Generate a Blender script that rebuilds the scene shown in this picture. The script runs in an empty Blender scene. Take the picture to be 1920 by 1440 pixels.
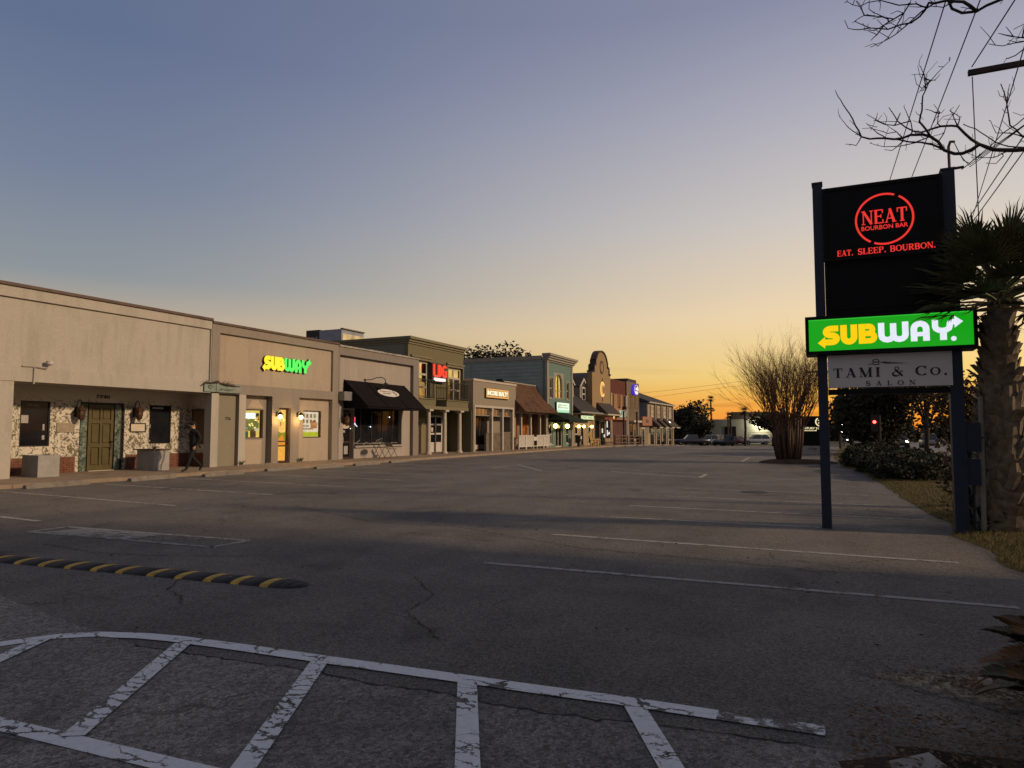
import bpy, bmesh, math, random
from mathutils import Vector, Matrix, noise as mnoise
random.seed(7)
SC = bpy.context.scene
COL = SC.collection
R = math.radians

# ------------------------------------------------------------------ camera
cam_d = bpy.data.cameras.new('camera')
cam = bpy.data.objects.new('camera', cam_d)
COL.objects.link(cam)
cam.location = (0, 0, 1.5)
cam.rotation_euler = (R(90 + 3.843), 0, R(24.969))
cam_d.sensor_width = 36.0
cam_d.lens = 36.0 * 1310 / 1920
cam_d.clip_start = 0.05
cam_d.clip_end = 3000
SC.camera = cam

# ------------------------------------------------------------------ sky (dusk, sun just below the horizon ahead right)
def lin(c):
    return tuple((v / 255 / 12.92) if v / 255 <= 0.04045 else ((v / 255 + 0.055) / 1.055) ** 2.4 for v in c)
W = bpy.data.worlds.new('World'); SC.world = W
W.use_nodes = True
nt = W.node_tree; nt.nodes.clear()
def wn(t, **k):
    n = nt.nodes.new(t)
    for a, b in k.items(): setattr(n, a, b)
    return n
def wm(op, a, b=None):
    n = wn('ShaderNodeMath', operation=op)
    for i, s in enumerate((a, b)):
        if s is None: continue
        if isinstance(s, (int, float)): n.inputs[i].default_value = s
        else: nt.links.new(s, n.inputs[i])
    return n.outputs[0]
tc = wn('ShaderNodeTexCoord'); sp = wn('ShaderNodeSeparateXYZ')
nt.links.new(tc.outputs['Generated'], sp.inputs[0])
el = wm('DIVIDE', wm('ARCSINE', sp.outputs[2]), math.pi / 2)          # elevation / 90 deg
hx = wm('MULTIPLY', sp.outputs[0], math.sin(R(12))); hy = wm('MULTIPLY', sp.outputs[1], math.cos(R(12)))
hl = wm('SQRT', wm('ADD', wm('ADD', wm('MULTIPLY', sp.outputs[0], sp.outputs[0]), wm('MULTIPLY', sp.outputs[1], sp.outputs[1])), 1e-6))
ca = wm('DIVIDE', wm('ADD', hx, hy), hl)
wf0 = wn('ShaderNodeMapRange'); wf0.inputs[1].default_value = 0.31; wf0.inputs[2].default_value = 1.0
nt.links.new(ca, wf0.inputs[0])
wfp = wm('POWER', wf0.outputs[0], 1.95)
def ramp(stops):
    n = wn('ShaderNodeValToRGB'); cr = n.color_ramp
    while len(cr.elements) > 1: cr.elements.remove(cr.elements[-1])
    for i, (p, c) in enumerate(stops):
        e = cr.elements[0] if i == 0 else cr.elements.new(p / 90)
        e.position = p / 90; e.color = (*lin(c), 1)
    nt.links.new(el, n.inputs[0])
    return n.outputs[0]
near = ramp([(0, (255, 138, 36)), (1.6, (255, 168, 52)), (3.0, (255, 194, 84)), (4.2, (253, 214, 122)), (6, (247, 215, 148)), (9, (243, 217, 176)),
             (16, (210, 202, 195)), (24, (175, 174, 187)), (31, (140, 143, 167)), (45, (122, 128, 147)), (90, (108, 113, 132))])
far = ramp([(0, (196, 150, 112)), (4, (178, 154, 128)), (8, (182, 168, 149)), (11, (142, 149, 154)), (18, (118, 130, 153)), (27, (98, 112, 144)), (45, (102, 113, 135)), (90, (108, 113, 132))])
back = ramp([(0, (150, 134, 132)), (4, (156, 146, 146)), (11, (166, 157, 156)), (22, (150, 148, 154)), (45, (122, 124, 140)), (90, (108, 113, 132))])
mx = wn('ShaderNodeMix', data_type='RGBA')
wb = wn('ShaderNodeMapRange'); wb.inputs[1].default_value = 0.25; wb.inputs[2].default_value = -0.75
nt.links.new(ca, wb.inputs[0])
mb_ = wn('ShaderNodeMix', data_type='RGBA'); nt.links.new(wb.outputs[0], mb_.inputs['Factor']); nt.links.new(far, mb_.inputs[6]); nt.links.new(back, mb_.inputs[7])
nt.links.new(wfp, mx.inputs['Factor']); nt.links.new(mb_.outputs[2], mx.inputs[6]); nt.links.new(near, mx.inputs[7])
# thin haze streaks low over the horizon
mpn = wn('ShaderNodeMapping'); mpn.inputs['Scale'].default_value = (3.0, 3.0, 55); nt.links.new(tc.outputs['Generated'], mpn.inputs['Vector'])
skn = wn('ShaderNodeTexNoise'); skn.inputs['Scale'].default_value = 2.2; skn.inputs['Detail'].default_value = 5; nt.links.new(mpn.outputs[0], skn.inputs['Vector'])
skm = wn('ShaderNodeMapRange'); skm.inputs[1].default_value = .55; skm.inputs[2].default_value = .75; nt.links.new(skn.outputs[0], skm.inputs[0])
ske = wn('ShaderNodeMapRange'); ske.inputs[1].default_value = .065; ske.inputs[2].default_value = .02; nt.links.new(el, ske.inputs[0])
mx2 = wn('ShaderNodeMix', data_type='RGBA', blend_type='MULTIPLY'); nt.links.new(wm('MULTIPLY', wm('MULTIPLY', skm.outputs[0], ske.outputs[0]), .8), mx2.inputs['Factor']); nt.links.new(mx.outputs[2], mx2.inputs[6]); mx2.inputs[7].default_value = (.74, .66, .66, 1)
bg = wn('ShaderNodeBackground'); bg.inputs[1].default_value = 1.0
nt.links.new(mx2.outputs[2], bg.inputs[0])
wo = wn('ShaderNodeOutputWorld'); nt.links.new(bg.outputs[0], wo.inputs[0])

# ------------------------------------------------------------------ the one sun lamp: low, warm, from the right
sun_d = bpy.data.lights.new('sun', 'SUN'); sun_d.energy = 3.0; sun_d.angle = R(4); sun_d.color = (1.0, 0.71, 0.44)
sun = bpy.data.objects.new('sun', sun_d); COL.objects.link(sun)
SAZ, SEL = 82.0, 25.0            # from +Y towards +X, elevation
sv = Vector((math.sin(R(SAZ)) * math.cos(R(SEL)), math.cos(R(SAZ)) * math.cos(R(SEL)), math.sin(R(SEL))))
sun.rotation_euler = sv.to_track_quat('Z', 'Y').to_euler(); sun.location = sv * 60
SC.view_settings.view_transform = 'Standard'; SC.view_settings.look = 'None'
SC.view_settings.exposure = 0.0; SC.view_settings.gamma = 1.0; SC.view_settings.use_curve_mapping = False
SC.cycles.use_denoising = True
SC.cycles.sample_clamp_indirect = 4.0
SC.cycles.max_bounces = 6

# ------------------------------------------------------------------ materials
MATS = {}
class NT:
    def __init__(s, name):
        m = bpy.data.materials.new(name); m.use_nodes = True
        s.m = m; s.t = m.node_tree; s.t.nodes.clear()
        s.out = s.n('ShaderNodeOutputMaterial')
        s.geo = s.n('ShaderNodeNewGeometry').outputs['Position']
    def n(s, t, **k):
        x = s.t.nodes.new(t)
        for a, b in k.items(): setattr(x, a, b)
        return x
    def l(s, a, b): s.t.links.new(a, b)
    def set(s, sock, v):
        if isinstance(v, bpy.types.NodeSocket): s.l(v, sock)
        elif isinstance(v, tuple) and len(v) == 3 and sock.type == 'RGBA': sock.default_value = (*v, 1)
        else: sock.default_value = v
    def math(s, op, a, b=0.0, c=None):
        x = s.n('ShaderNodeMath', operation=op); s.set(x.inputs[0], a); s.set(x.inputs[1], b)
        if c is not None: s.set(x.inputs[2], c)
        return x.outputs[0]
    def noise(s, scale, detail=4, rough=.55, vec=None, dist=0.0):
        x = s.n('ShaderNodeTexNoise'); x.inputs['Scale'].default_value = scale; x.inputs['Detail'].default_value = detail
        x.inputs['Roughness'].default_value = rough; x.inputs['Distortion'].default_value = dist
        s.l(vec or s.geo, x.inputs['Vector']); return x.outputs[0]
    def stretch(s, sx, sy, sz, rz=0):
        x = s.n('ShaderNodeMapping'); x.inputs['Scale'].default_value = (sx, sy, sz); x.inputs['Rotation'].default_value = (0, 0, rz)
        s.l(s.geo, x.inputs['Vector']); return x.outputs[0]
    def mr(s, v, a, b, c=0.0, d=1.0):
        x = s.n('ShaderNodeMapRange'); s.set(x.inputs[0], v)
        for i, q in enumerate((a, b, c, d)): x.inputs[i + 1].default_value = q
        return x.outputs[0]
    def mix(s, f, a, b, blend='MIX'):
        x = s.n('ShaderNodeMix', data_type='RGBA', blend_type=blend); s.set(x.inputs['Factor'], f); s.set(x.inputs[6], a); s.set(x.inputs[7], b)
        return x.outputs[2]
    def voro(s, scale, feat='F1', vec=None, rnd=1.0):
        x = s.n('ShaderNodeTexVoronoi', feature=feat); x.inputs['Scale'].default_value = scale; x.inputs['Randomness'].default_value = rnd
        s.l(vec or s.geo, x.inputs['Vector']); return x
    def bsdf(s, col, rough=.8, spec=.3, bump=None, bs=.3, bd=.02, metal=0.0, **k):
        b = s.n('ShaderNodeBsdfPrincipled'); s.set(b.inputs['Base Color'], col); s.set(b.inputs['Roughness'], rough)
        s.set(b.inputs['Metallic'], metal); b.inputs['Specular IOR Level'].default_value = spec
        for kk, v in k.items(): s.set(b.inputs[kk.replace('_', ' ')], v)
        if bump is not None:
            u = s.n('ShaderNodeBump'); u.inputs['Strength'].default_value = bs; u.inputs['Distance'].default_value = bd
            s.l(bump, u.inputs['Height']); s.l(u.outputs[0], b.inputs['Normal'])
        s.l(b.outputs[0], s.out.inputs[0]); return b
def plain(name, c, rough=.7, var=.18, scale=6, bump=0.0, bscale=60, spec=.3, metal=0.0, bd=.01):
    if name in MATS: return MATS[name]
    s = NT(name)
    v = s.mr(s.noise(scale), .25, .75, 1 - var, 1 + var)
    col = s.mix(1.0, c, v, 'MULTIPLY')
    s.bsdf(col, rough, spec, s.noise(bscale, 3) if bump else None, bump, bd, metal)
    MATS[name] = s.m; return s.m
def stucco(name, c, stain=.35, grime=(.13, .11, .09), bs=.35):
    if name in MATS: return MATS[name]
    s = NT(name); c = tuple(v * .68 for v in c)
    streak = s.noise(1.0, 5, .6, s.stretch(3, 3, .35), 0.6)
    blot = s.noise(.7, 5, .6)
    fine = s.noise(18, 3)
    f = s.math('ADD', s.math('MULTIPLY', streak, .6), s.math('MULTIPLY', blot, .4))
    col = s.mix(s.mr(f, .48, .78, 0, stain), c, grime)
    col = s.mix(1.0, col, s.mr(fine, .3, .7, .93, 1.06), 'MULTIPLY')
    s.bsdf(col, .9, .2, s.noise(55, 4, .7), bs, .012)
    MATS[name] = s.m; return s.m
def emit(name, c, strength, var=0.0, scale=4, base=(.02, .02, .02)):
    if name in MATS: return MATS[name]
    s = NT(name)
    col = c if not var else s.mix(1.0, c, s.mr(s.noise(scale, 3), .25, .75, 1 - var, 1 + var), 'MULTIPLY')
    s.bsdf(base, .4, .3, Emission_Color=col, Emission_Strength=float(strength))
    MATS[name] = s.m; return s.m
def glass(name, c=(.012, .013, .016), rough=.04, spec=.8, metal=0.0, wob=.0):
    if name in MATS: return MATS[name]
    s = NT(name)
    s.bsdf(s.mix(1.0, c, s.mr(s.noise(2.5, 2), .3, .7, .7, 1.3), 'MULTIPLY'), rough, spec, s.noise(1.3, 2) if wob else None, wob, .05, metal)
    MATS[name] = s.m; return s.m

def asphalt_nodes(s, gain=1.0, coarse=1.0):
    """old asphalt: aggregate speckle, patches, stains, cracks -> colour, bump height"""
    big = s.noise(.16, 5, .6); mid = s.noise(1.3, 5, .65); fine = s.noise(75, 4, .8); lane = s.noise(1.0, 4, .6, s.stretch(.5, .07, 1))
    spk = s.voro(140 / coarse).outputs['Distance']
    pebble = s.voro(95); pc = s.n('ShaderNodeSeparateColor'); s.l(pebble.outputs['Color'], pc.inputs[0])
    base = s.mix(s.mr(big, .35, .65), (.106, .098, .091), (.180, .162, .145))
    base = s.mix(s.mr(mid, .42, .75, 0, .45), base, (.215, .187, .158))
    base = s.mix(s.mr(lane, .46, .72, 0, .4), base, (.046, .043, .042))
    base = s.mix(1.0, base, s.mr(fine, .2, .8, .1, 2.1), 'MULTIPLY')
    grit = s.voro(62 / coarse); gcs = s.n('ShaderNodeSeparateColor'); s.l(grit.outputs['Color'], gcs.inputs[0])
    base = s.mix(1.0, base, s.mr(gcs.outputs[1], 0, 1, .5 * gain, 1.5 * gain), 'MULTIPLY')
    base = s.mix(1.0, base, s.mr(spk, 0, .7, 1.3, .55), 'MULTIPLY')
    base = s.mix(s.mr(pc.outputs[0], .86, .97, 0, .55), base, (.22, .20, .18))
    oil = s.noise(.55, 3, .6, s.stretch(1, 1, 1, .4), .8)
    base = s.mix(s.mr(oil, .60, .72, 0, .6), base, (.028, .026, .026))
    wob = s.n('ShaderNodeVectorMath', operation='ADD')
    nz = s.n('ShaderNodeTexNoise'); nz.inputs['Scale'].default_value = 2.2; nz.inputs['Detail'].default_value = 5
    s.l(s.geo, nz.inputs['Vector']); sc = s.n('ShaderNodeVectorMath', operation='SCALE'); sc.inputs['Scale'].default_value = .8
    s.l(nz.outputs['Color'], sc.inputs[0]); s.l(s.geo, wob.inputs[0]); s.l(sc.outputs[0], wob.inputs[1])
    cr = s.voro(.33, 'DISTANCE_TO_EDGE', wob.outputs[0]).outputs['Distance']
    crack = s.math('MULTIPLY', s.mr(cr, 0.0, .0075, 1, 0), s.mr(s.noise(.21, 2), .47, .56))
    base = s.mix(s.math('MULTIPLY', crack, .55), base, (.014, .013, .012))
    h = s.math('SUBTRACT', s.math('ADD', s.math('MULTIPLY', fine, .7), s.math('MULTIPLY', s.mr(spk, 0, .6, 1, 0), .8)), s.math('MULTIPLY', crack, 1.5))
    return base, h
def mat_asphalt(name='asphalt', gain=1.0, coarse=1.0):
    s = NT(name); c, h = asphalt_nodes(s, gain, coarse)
    s.bsdf(c, s.mr(s.noise(.9, 4), .3, .7, .62, .9), .35, h, .75, .012); return s.m
def mat_paint(name, wear, c=(.55, .56, .57), wscale=9, chip=False):
    s = NT(name); a, h = asphalt_nodes(s)
    n1 = s.noise(wscale, 5, .7, None, .4); n2 = s.noise(.8, 3)
    w = s.math('ADD', s.math('MULTIPLY', n1, .75), s.math('MULTIPLY', n2, .35))
    f = s.mr(w, wear, wear + .07)
    pcol = s.mix(s.mr(s.noise(26, 4, .7), .35, .7, 0, .5), c, tuple(v * .62 for v in c))
    if chip:
        wv = s.n('ShaderNodeVectorMath', operation='ADD'); nz = s.n('ShaderNodeTexNoise'); nz.inputs['Scale'].default_value = 9; nz.inputs['Detail'].default_value = 5; nz.inputs['Roughness'].default_value = .7
        s.l(s.geo, nz.inputs['Vector']); sc = s.n('ShaderNodeVectorMath', operation='SCALE'); sc.inputs['Scale'].default_value = .16; s.l(nz.outputs['Color'], sc.inputs[0]); s.l(s.geo, wv.inputs[0]); s.l(sc.outputs[0], wv.inputs[1])
        mp = s.n('ShaderNodeMapping'); mp.inputs['Scale'].default_value = (.8, 1.7, 1); mp.inputs['Rotation'].default_value = (0, 0, .35); s.l(wv.outputs[0], mp.inputs['Vector'])
        v = s.voro(chip, 'DISTANCE_TO_EDGE', mp.outputs[0]); on = s.mr(s.noise(2.3, 3), .42, .72, -.01, .075 + chip * .006)
        cr = s.math('SUBTRACT', v.outputs['Distance'], on); cr = s.mr(cr, -.004, .010, 0, 1)
        f = s.math('MULTIPLY', f, cr)
    col = s.mix(f, a, pcol)
    s.bsdf(col, .75, .3, s.math('ADD', h, s.math('MULTIPLY', f, .8)), .5, .01); return s.m
M = {}
M['asphalt'] = mat_asphalt(); M['apron'] = mat_asphalt('old_coarse_asphalt', 1.45, 1.5)
M['paint_old'] = mat_paint('faded_line_paint', .47, (.40, .375, .33), 6)
M['paint_mid'] = mat_paint('worn_line_paint', .465, (.34, .33, .31), 9)
M['paint_new'] = mat_paint('cracked_white_paint', .33, (.74, .75, .76), 8, 4.0)
M['paint_end'] = mat_paint('nearly_gone_white_paint', .53, (.70, .71, .72), 12, 9.0)
M['paint_flaky'] = mat_paint('flaking_white_paint', .40, (.72, .73, .74), 9, 8.0)
def mat_concrete(name, a, b, sc=2.0):
    s = NT(name); f = s.noise(sc, 6, .65); c = s.mix(s.mr(f, .3, .7), a, b)
    c = s.mix(s.mr(s.noise(.6, 4, .6, None, 1.0), .56, .75, 0, .6), c, tuple(v * .45 for v in a))
    c = s.mix(1.0, c, s.mr(s.noise(90, 3, .7), .3, .7, .85, 1.12), 'MULTIPLY')
    s.bsdf(c, .88, .25, s.noise(60, 4, .7), .4, .01); return s.m
M['walk'] = mat_concrete('sidewalk_concrete', (.20, .150, .105), (.29, .225, .16))
M['conc'] = mat_concrete('weathered_concrete', (.24, .225, .20), (.36, .34, .30), 5)
M['conc_l'] = mat_concrete('planter_concrete', (.25, .245, .235), (.34, .33, .31), 4)
def mat_soil():
    s = NT('soil_and_litter'); f = s.noise(6, 6, .7); g = s.noise(40, 4, .8)
    c = s.mix(s.mr(f, .35, .65), (.030, .022, .016), (.085, .062, .042)); c = s.mix(s.mr(g, .5, .75, 0, .7), c, (.16, .12, .085))
    s.bsdf(c, .95, .15, s.math('ADD', f, g), .9, .05); return s.m
M['soil'] = mat_soil()
def mat_grassground():
    s = NT('dry_turf'); f = s.noise(3.0, 6, .7); g = s.noise(60, 4, .8)
    c = s.mix(s.mr(f, .35, .65), (.075, .068, .022), (.155, .115, .048)); c = s.mix(s.mr(g, .4, .75, 0, .6), c, (.05, .055, .018))
    s.bsdf(c, .95, .15, g, .8, .03); return s.m
M['turf'] = mat_grassground()
M['earth'] = plain('earth', (.05, .045, .035), .95, .3, .3)

# ------------------------------------------------------------------ mesh helpers
def gz(y):
    """the lot falls gently away beyond 60 m"""
    t = min(max(y - 60, 0), 45); return -0.00042 * t * t
ROOT = {}
class MB:
    def __init__(s): s.v = []; s.f = []; s.mi = []; s.cur = 0
    def add(s, vs, fs):
        o = len(s.v); s.v += [tuple(q) for q in vs]
        for f in fs: s.f.append(tuple(i + o for i in f)); s.mi.append(s.cur)
    def quad(s, a, b, c, d): s.add([a, b, c, d], [(0, 1, 2, 3)])
    def poly(s, pts): s.add(pts, [tuple(range(len(pts)))])
    def box(s, x0, y0, z0, x1, y1, z1):
        s.add([(x0, y0, z0), (x1, y0, z0), (x1, y1, z0), (x0, y1, z0), (x0, y0, z1), (x1, y0, z1), (x1, y1, z1), (x0, y1, z1)],
              [(0, 3, 2, 1), (4, 5, 6, 7), (0, 1, 5, 4), (1, 2, 6, 5), (2, 3, 7, 6), (3, 0, 4, 7)]); return s
    def prism(s, pts, off):
        """extrude a polygon of 3-D points by the vector off"""
        n = len(pts); o = Vector(off)
        s.add([Vector(p) for p in pts] + [Vector(p) + o for p in pts],
              [tuple(range(n))[::-1], tuple(range(n, 2 * n))] + [(i, (i + 1) % n, (i + 1) % n + n, i + n) for i in range(n)]); return s
    def px(s, yz, x0, x1): return s.prism([(x0, y, z) for y, z in yz], (x1 - x0, 0, 0))
    def py(s, xz, y0, y1): return s.prism([(x, y0, z) for x, z in xz], (0, y1 - y0, 0))
    def pz(s, xy, z0, z1): return s.prism([(x, y, z0) for x, y in xy], (0, 0, z1 - z0))
    def tube(s, pts, rad, n=6, cap=True):
        pts = [Vector(p) for p in pts]; m = len(pts)
        if not hasattr(rad, '__len__'): rad = [rad] * m
        vs = []; prev = None
        for i, p in enumerate(pts):
            d = (pts[min(i + 1, m - 1)] - pts[max(i - 1, 0)])
            if d.length < 1e-9: d = Vector((0, 0, 1))
            d.normalize()
            if prev is None:
                a = d.orthogonal().normalized()
            else:
                a = prev - d * prev.dot(d)
                a = a.normalized() if a.length > 1e-6 else d.orthogonal().normalized()
            prev = a; b = d.cross(a)
            for k in range(n):
                t = 2 * math.pi * k / n; vs.append(p + (a * math.cos(t) + b * math.sin(t)) * rad[i])
        fs = [(i * n + k, i * n + (k + 1) % n, (i + 1) * n + (k + 1) % n, (i + 1) * n + k) for i in range(m - 1) for k in range(n)]
        if cap: fs += [tuple(range(n))[::-1], tuple(range((m - 1) * n, m * n))]
        s.add(vs, fs); return s
    def lathe(s, prof, c, n=16, axis='z'):
        c = Vector(c); vs = []
        for r, h in prof:
            for k in range(n):
                t = 2 * math.pi * k / n; u, w = r * math.cos(t), r * math.sin(t)
                vs.append(c + Vector({'z': (u, w, h), 'x': (h, u, w), 'y': (w, h, u)}[axis]))
        m = len(prof)
        fs = [(i * n + k, i * n + (k + 1) % n, (i + 1) * n + (k + 1) % n, (i + 1) * n + k) for i in range(m - 1) for k in range(n)]
        fs += [tuple(range(n))[::-1], tuple(range((m - 1) * n, m * n))]
        s.add(vs, fs); return s
    def ball(s, c, r, n=10, sz=1.0):
        return s.lathe([(max(r * math.sin(math.pi * i / (n // 2)), 1e-4), -r * sz * math.cos(math.pi * i / (n // 2))) for i in range(n // 2 + 1)], c, n)
    def ribbon(s, fr, pts, w, th=.03, n0=0.0, closed=False):
        """flat stroke of width w along 2-D points, thickened; fr = (origin, u, v, n)"""
        O, U, V, N = fr; P = [Vector(p).to_2d() if len(p) > 2 else Vector(p) for p in pts]; m = len(P)
        if not hasattr(w, '__len__'): w = [w] * m
        L = []; Rr = []
        for i in range(m):
            a = P[(i - 1) % m] if (closed or i > 0) else None; b = P[(i + 1) % m] if (closed or i < m - 1) else None
            d1 = (P[i] - a).normalized() if a is not None and (P[i] - a).length > 1e-9 else None
            d2 = (b - P[i]).normalized() if b is not None and (b - P[i]).length > 1e-9 else None
            if d1 is None: d1 = d2
            if d2 is None: d2 = d1
            n1 = Vector((-d1.y, d1.x)); n2 = Vector((-d2.y, d2.x)); mt = n1 + n2
            mt = mt.normalized() if mt.length > 1e-6 else n1
            k = 1 / max(mt.dot(n1), .5)
            L.append(P[i] + mt * w[i] / 2 * k); Rr.append(P[i] - mt * w[i] / 2 * k)
        to = lambda q, h: O + U * q.x + V * q.y + N * h
        vs = []
        for i in range(m): vs += [to(L[i], n0), to(Rr[i], n0), to(L[i], n0 + th), to(Rr[i], n0 + th)]
        fs = []
        for i in range(m if closed else m - 1):
            a = 4 * i; b = 4 * ((i + 1) % m)
            fs += [(a + 2, a + 3, b + 3, b + 2), (a, b, b + 1, a + 1), (a, a + 2, b + 2, b), (a + 1, b + 1, b + 3, a + 3)]
        if not closed: fs += [(0, 1, 3, 2), (4 * m - 4, 4 * m - 2, 4 * m - 1, 4 * m - 3)]
        s.add(vs, fs); return s
    def shape(s, fr, pts, th=.03, n0=0.0):
        O, U, V, N = fr
        return s.prism([O + U * p[0] + V * p[1] + N * n0 for p in pts], N * th)
    def build(s, name, mat, parent=None, smooth=False, loc=None, local=False, recalc=True):
        me = bpy.data.meshes.new(name)
        o = bpy.data.objects.new(name, me); COL.objects.link(o)
        off = Vector((0, 0, 0))
        if parent is not None:
            o.parent = parent; off = ROOT.get(parent.name, Vector((0, 0, 0))); ROOT[o.name] = off
        elif loc is not None:
            off = Vector(loc); o.location = off; ROOT[o.name] = off
        if local: off = Vector((0, 0, 0))
        me.from_pydata([(Vector(v) - off)[:] for v in s.v], [], s.f)
        mats = mat if isinstance(mat, (list, tuple)) else [mat]
        for mm in mats: me.materials.append(mm)
        if len(mats) > 1:
            me.polygons.foreach_set('material_index', s.mi)
        if recalc:
            bm = bmesh.new(); bm.from_mesh(me); bmesh.ops.recalc_face_normals(bm, faces=bm.faces); bm.to_mesh(me); bm.free()
        if smooth:
            me.polygons.foreach_set('use_smooth', [True] * len(me.polygons))
        me.update()
        return o
def thing(name, label, cat, loc, rz=0.0, group=None):
    o = bpy.data.objects.new(name, None); COL.objects.link(o); o.empty_display_size = .2
    o.location = loc; o.rotation_euler = (0, 0, rz); o['label'] = label; o['category'] = cat
    if group: o['group'] = group
    ROOT[o.name] = Vector(loc); return o
def tag(o, label, cat, group=None):
    o['label'] = label; o['category'] = cat
    if group: o['group'] = group
    return o
def struct(o, kind='structure'): o['kind'] = kind; return o
def bx(name, mat, parent, *b):
    return MB().box(*b).build(name, mat, parent)
def kids(o): return [c for c in bpy.data.objects if c.parent == o]
def dup(root, loc, rz=0.0, label=None, group=None):
    r = root.copy(); COL.objects.link(r); r.location = loc; r.rotation_euler = (0, 0, rz)
    if label: r['label'] = label
    if group: r['group'] = group
    ROOT[r.name] = Vector(loc)
    for ch in kids(root):
        c = ch.copy(); COL.objects.link(c); c.parent = r
        for g in kids(ch):
            d = g.copy(); COL.objects.link(d); d.parent = c
    return r
def fr_x(x, y0=0.0, z0=0.0):   # frame on a wall that faces +X (u runs along +Y)
    return (Vector((x, y0, z0)), Vector((0, 1, 0)), Vector((0, 0, 1)), Vector((1, 0, 0)))
def fr_y(y, x0=0.0, z0=0.0):   # frame on a face that looks towards -Y (u runs along +X)
    return (Vector((x0, y, z0)), Vector((1, 0, 0)), Vector((0, 0, 1)), Vector((0, -1, 0)))
def text(mb, fr, s, u0, u1, v0, v1, th=.01, n0=0.0, bold=0.0, shear=0.0):
    """lettering as a mesh, fitted to the box u0..u1, v0..v1 of a frame"""
    cu = bpy.data.curves.new('lettering', 'FONT'); cu.body = s; cu.size = 1; cu.offset = bold; cu.extrude = .5; cu.resolution_u = 3; cu.shear = shear
    ob = bpy.data.objects.new('lettering', cu); COL.objects.link(ob)
    dg = bpy.context.evaluated_depsgraph_get(); dg.update()
    me = bpy.data.meshes.new_from_object(ob.evaluated_get(dg))
    xs = [v.co.x for v in me.vertices]; ys = [v.co.y for v in me.vertices]
    ax, bx_, ay, by = min(xs), max(xs), min(ys), max(ys)
    O, U, V, N = fr
    vs = [O + U * (u0 + (v.co.x - ax) / (bx_ - ax) * (u1 - u0)) + V * (v0 + (v.co.y - ay) / (by - ay) * (v1 - v0)) + N * (n0 + (v.co.z + .5) * th) for v in me.vertices]
    mb.add(vs, [tuple(p.vertices) for p in me.polygons])
    bpy.data.objects.remove(ob); bpy.data.curves.remove(cu); bpy.data.meshes.remove(me)
    return mb
def arc(cx, cy, rx, ry, a0, a1, n=14):
    return [(cx + rx * math.cos(R(a0 + (a1 - a0) * i / n)), cy + ry * math.sin(R(a0 + (a1 - a0) * i / n))) for i in range(n + 1)]
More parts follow.
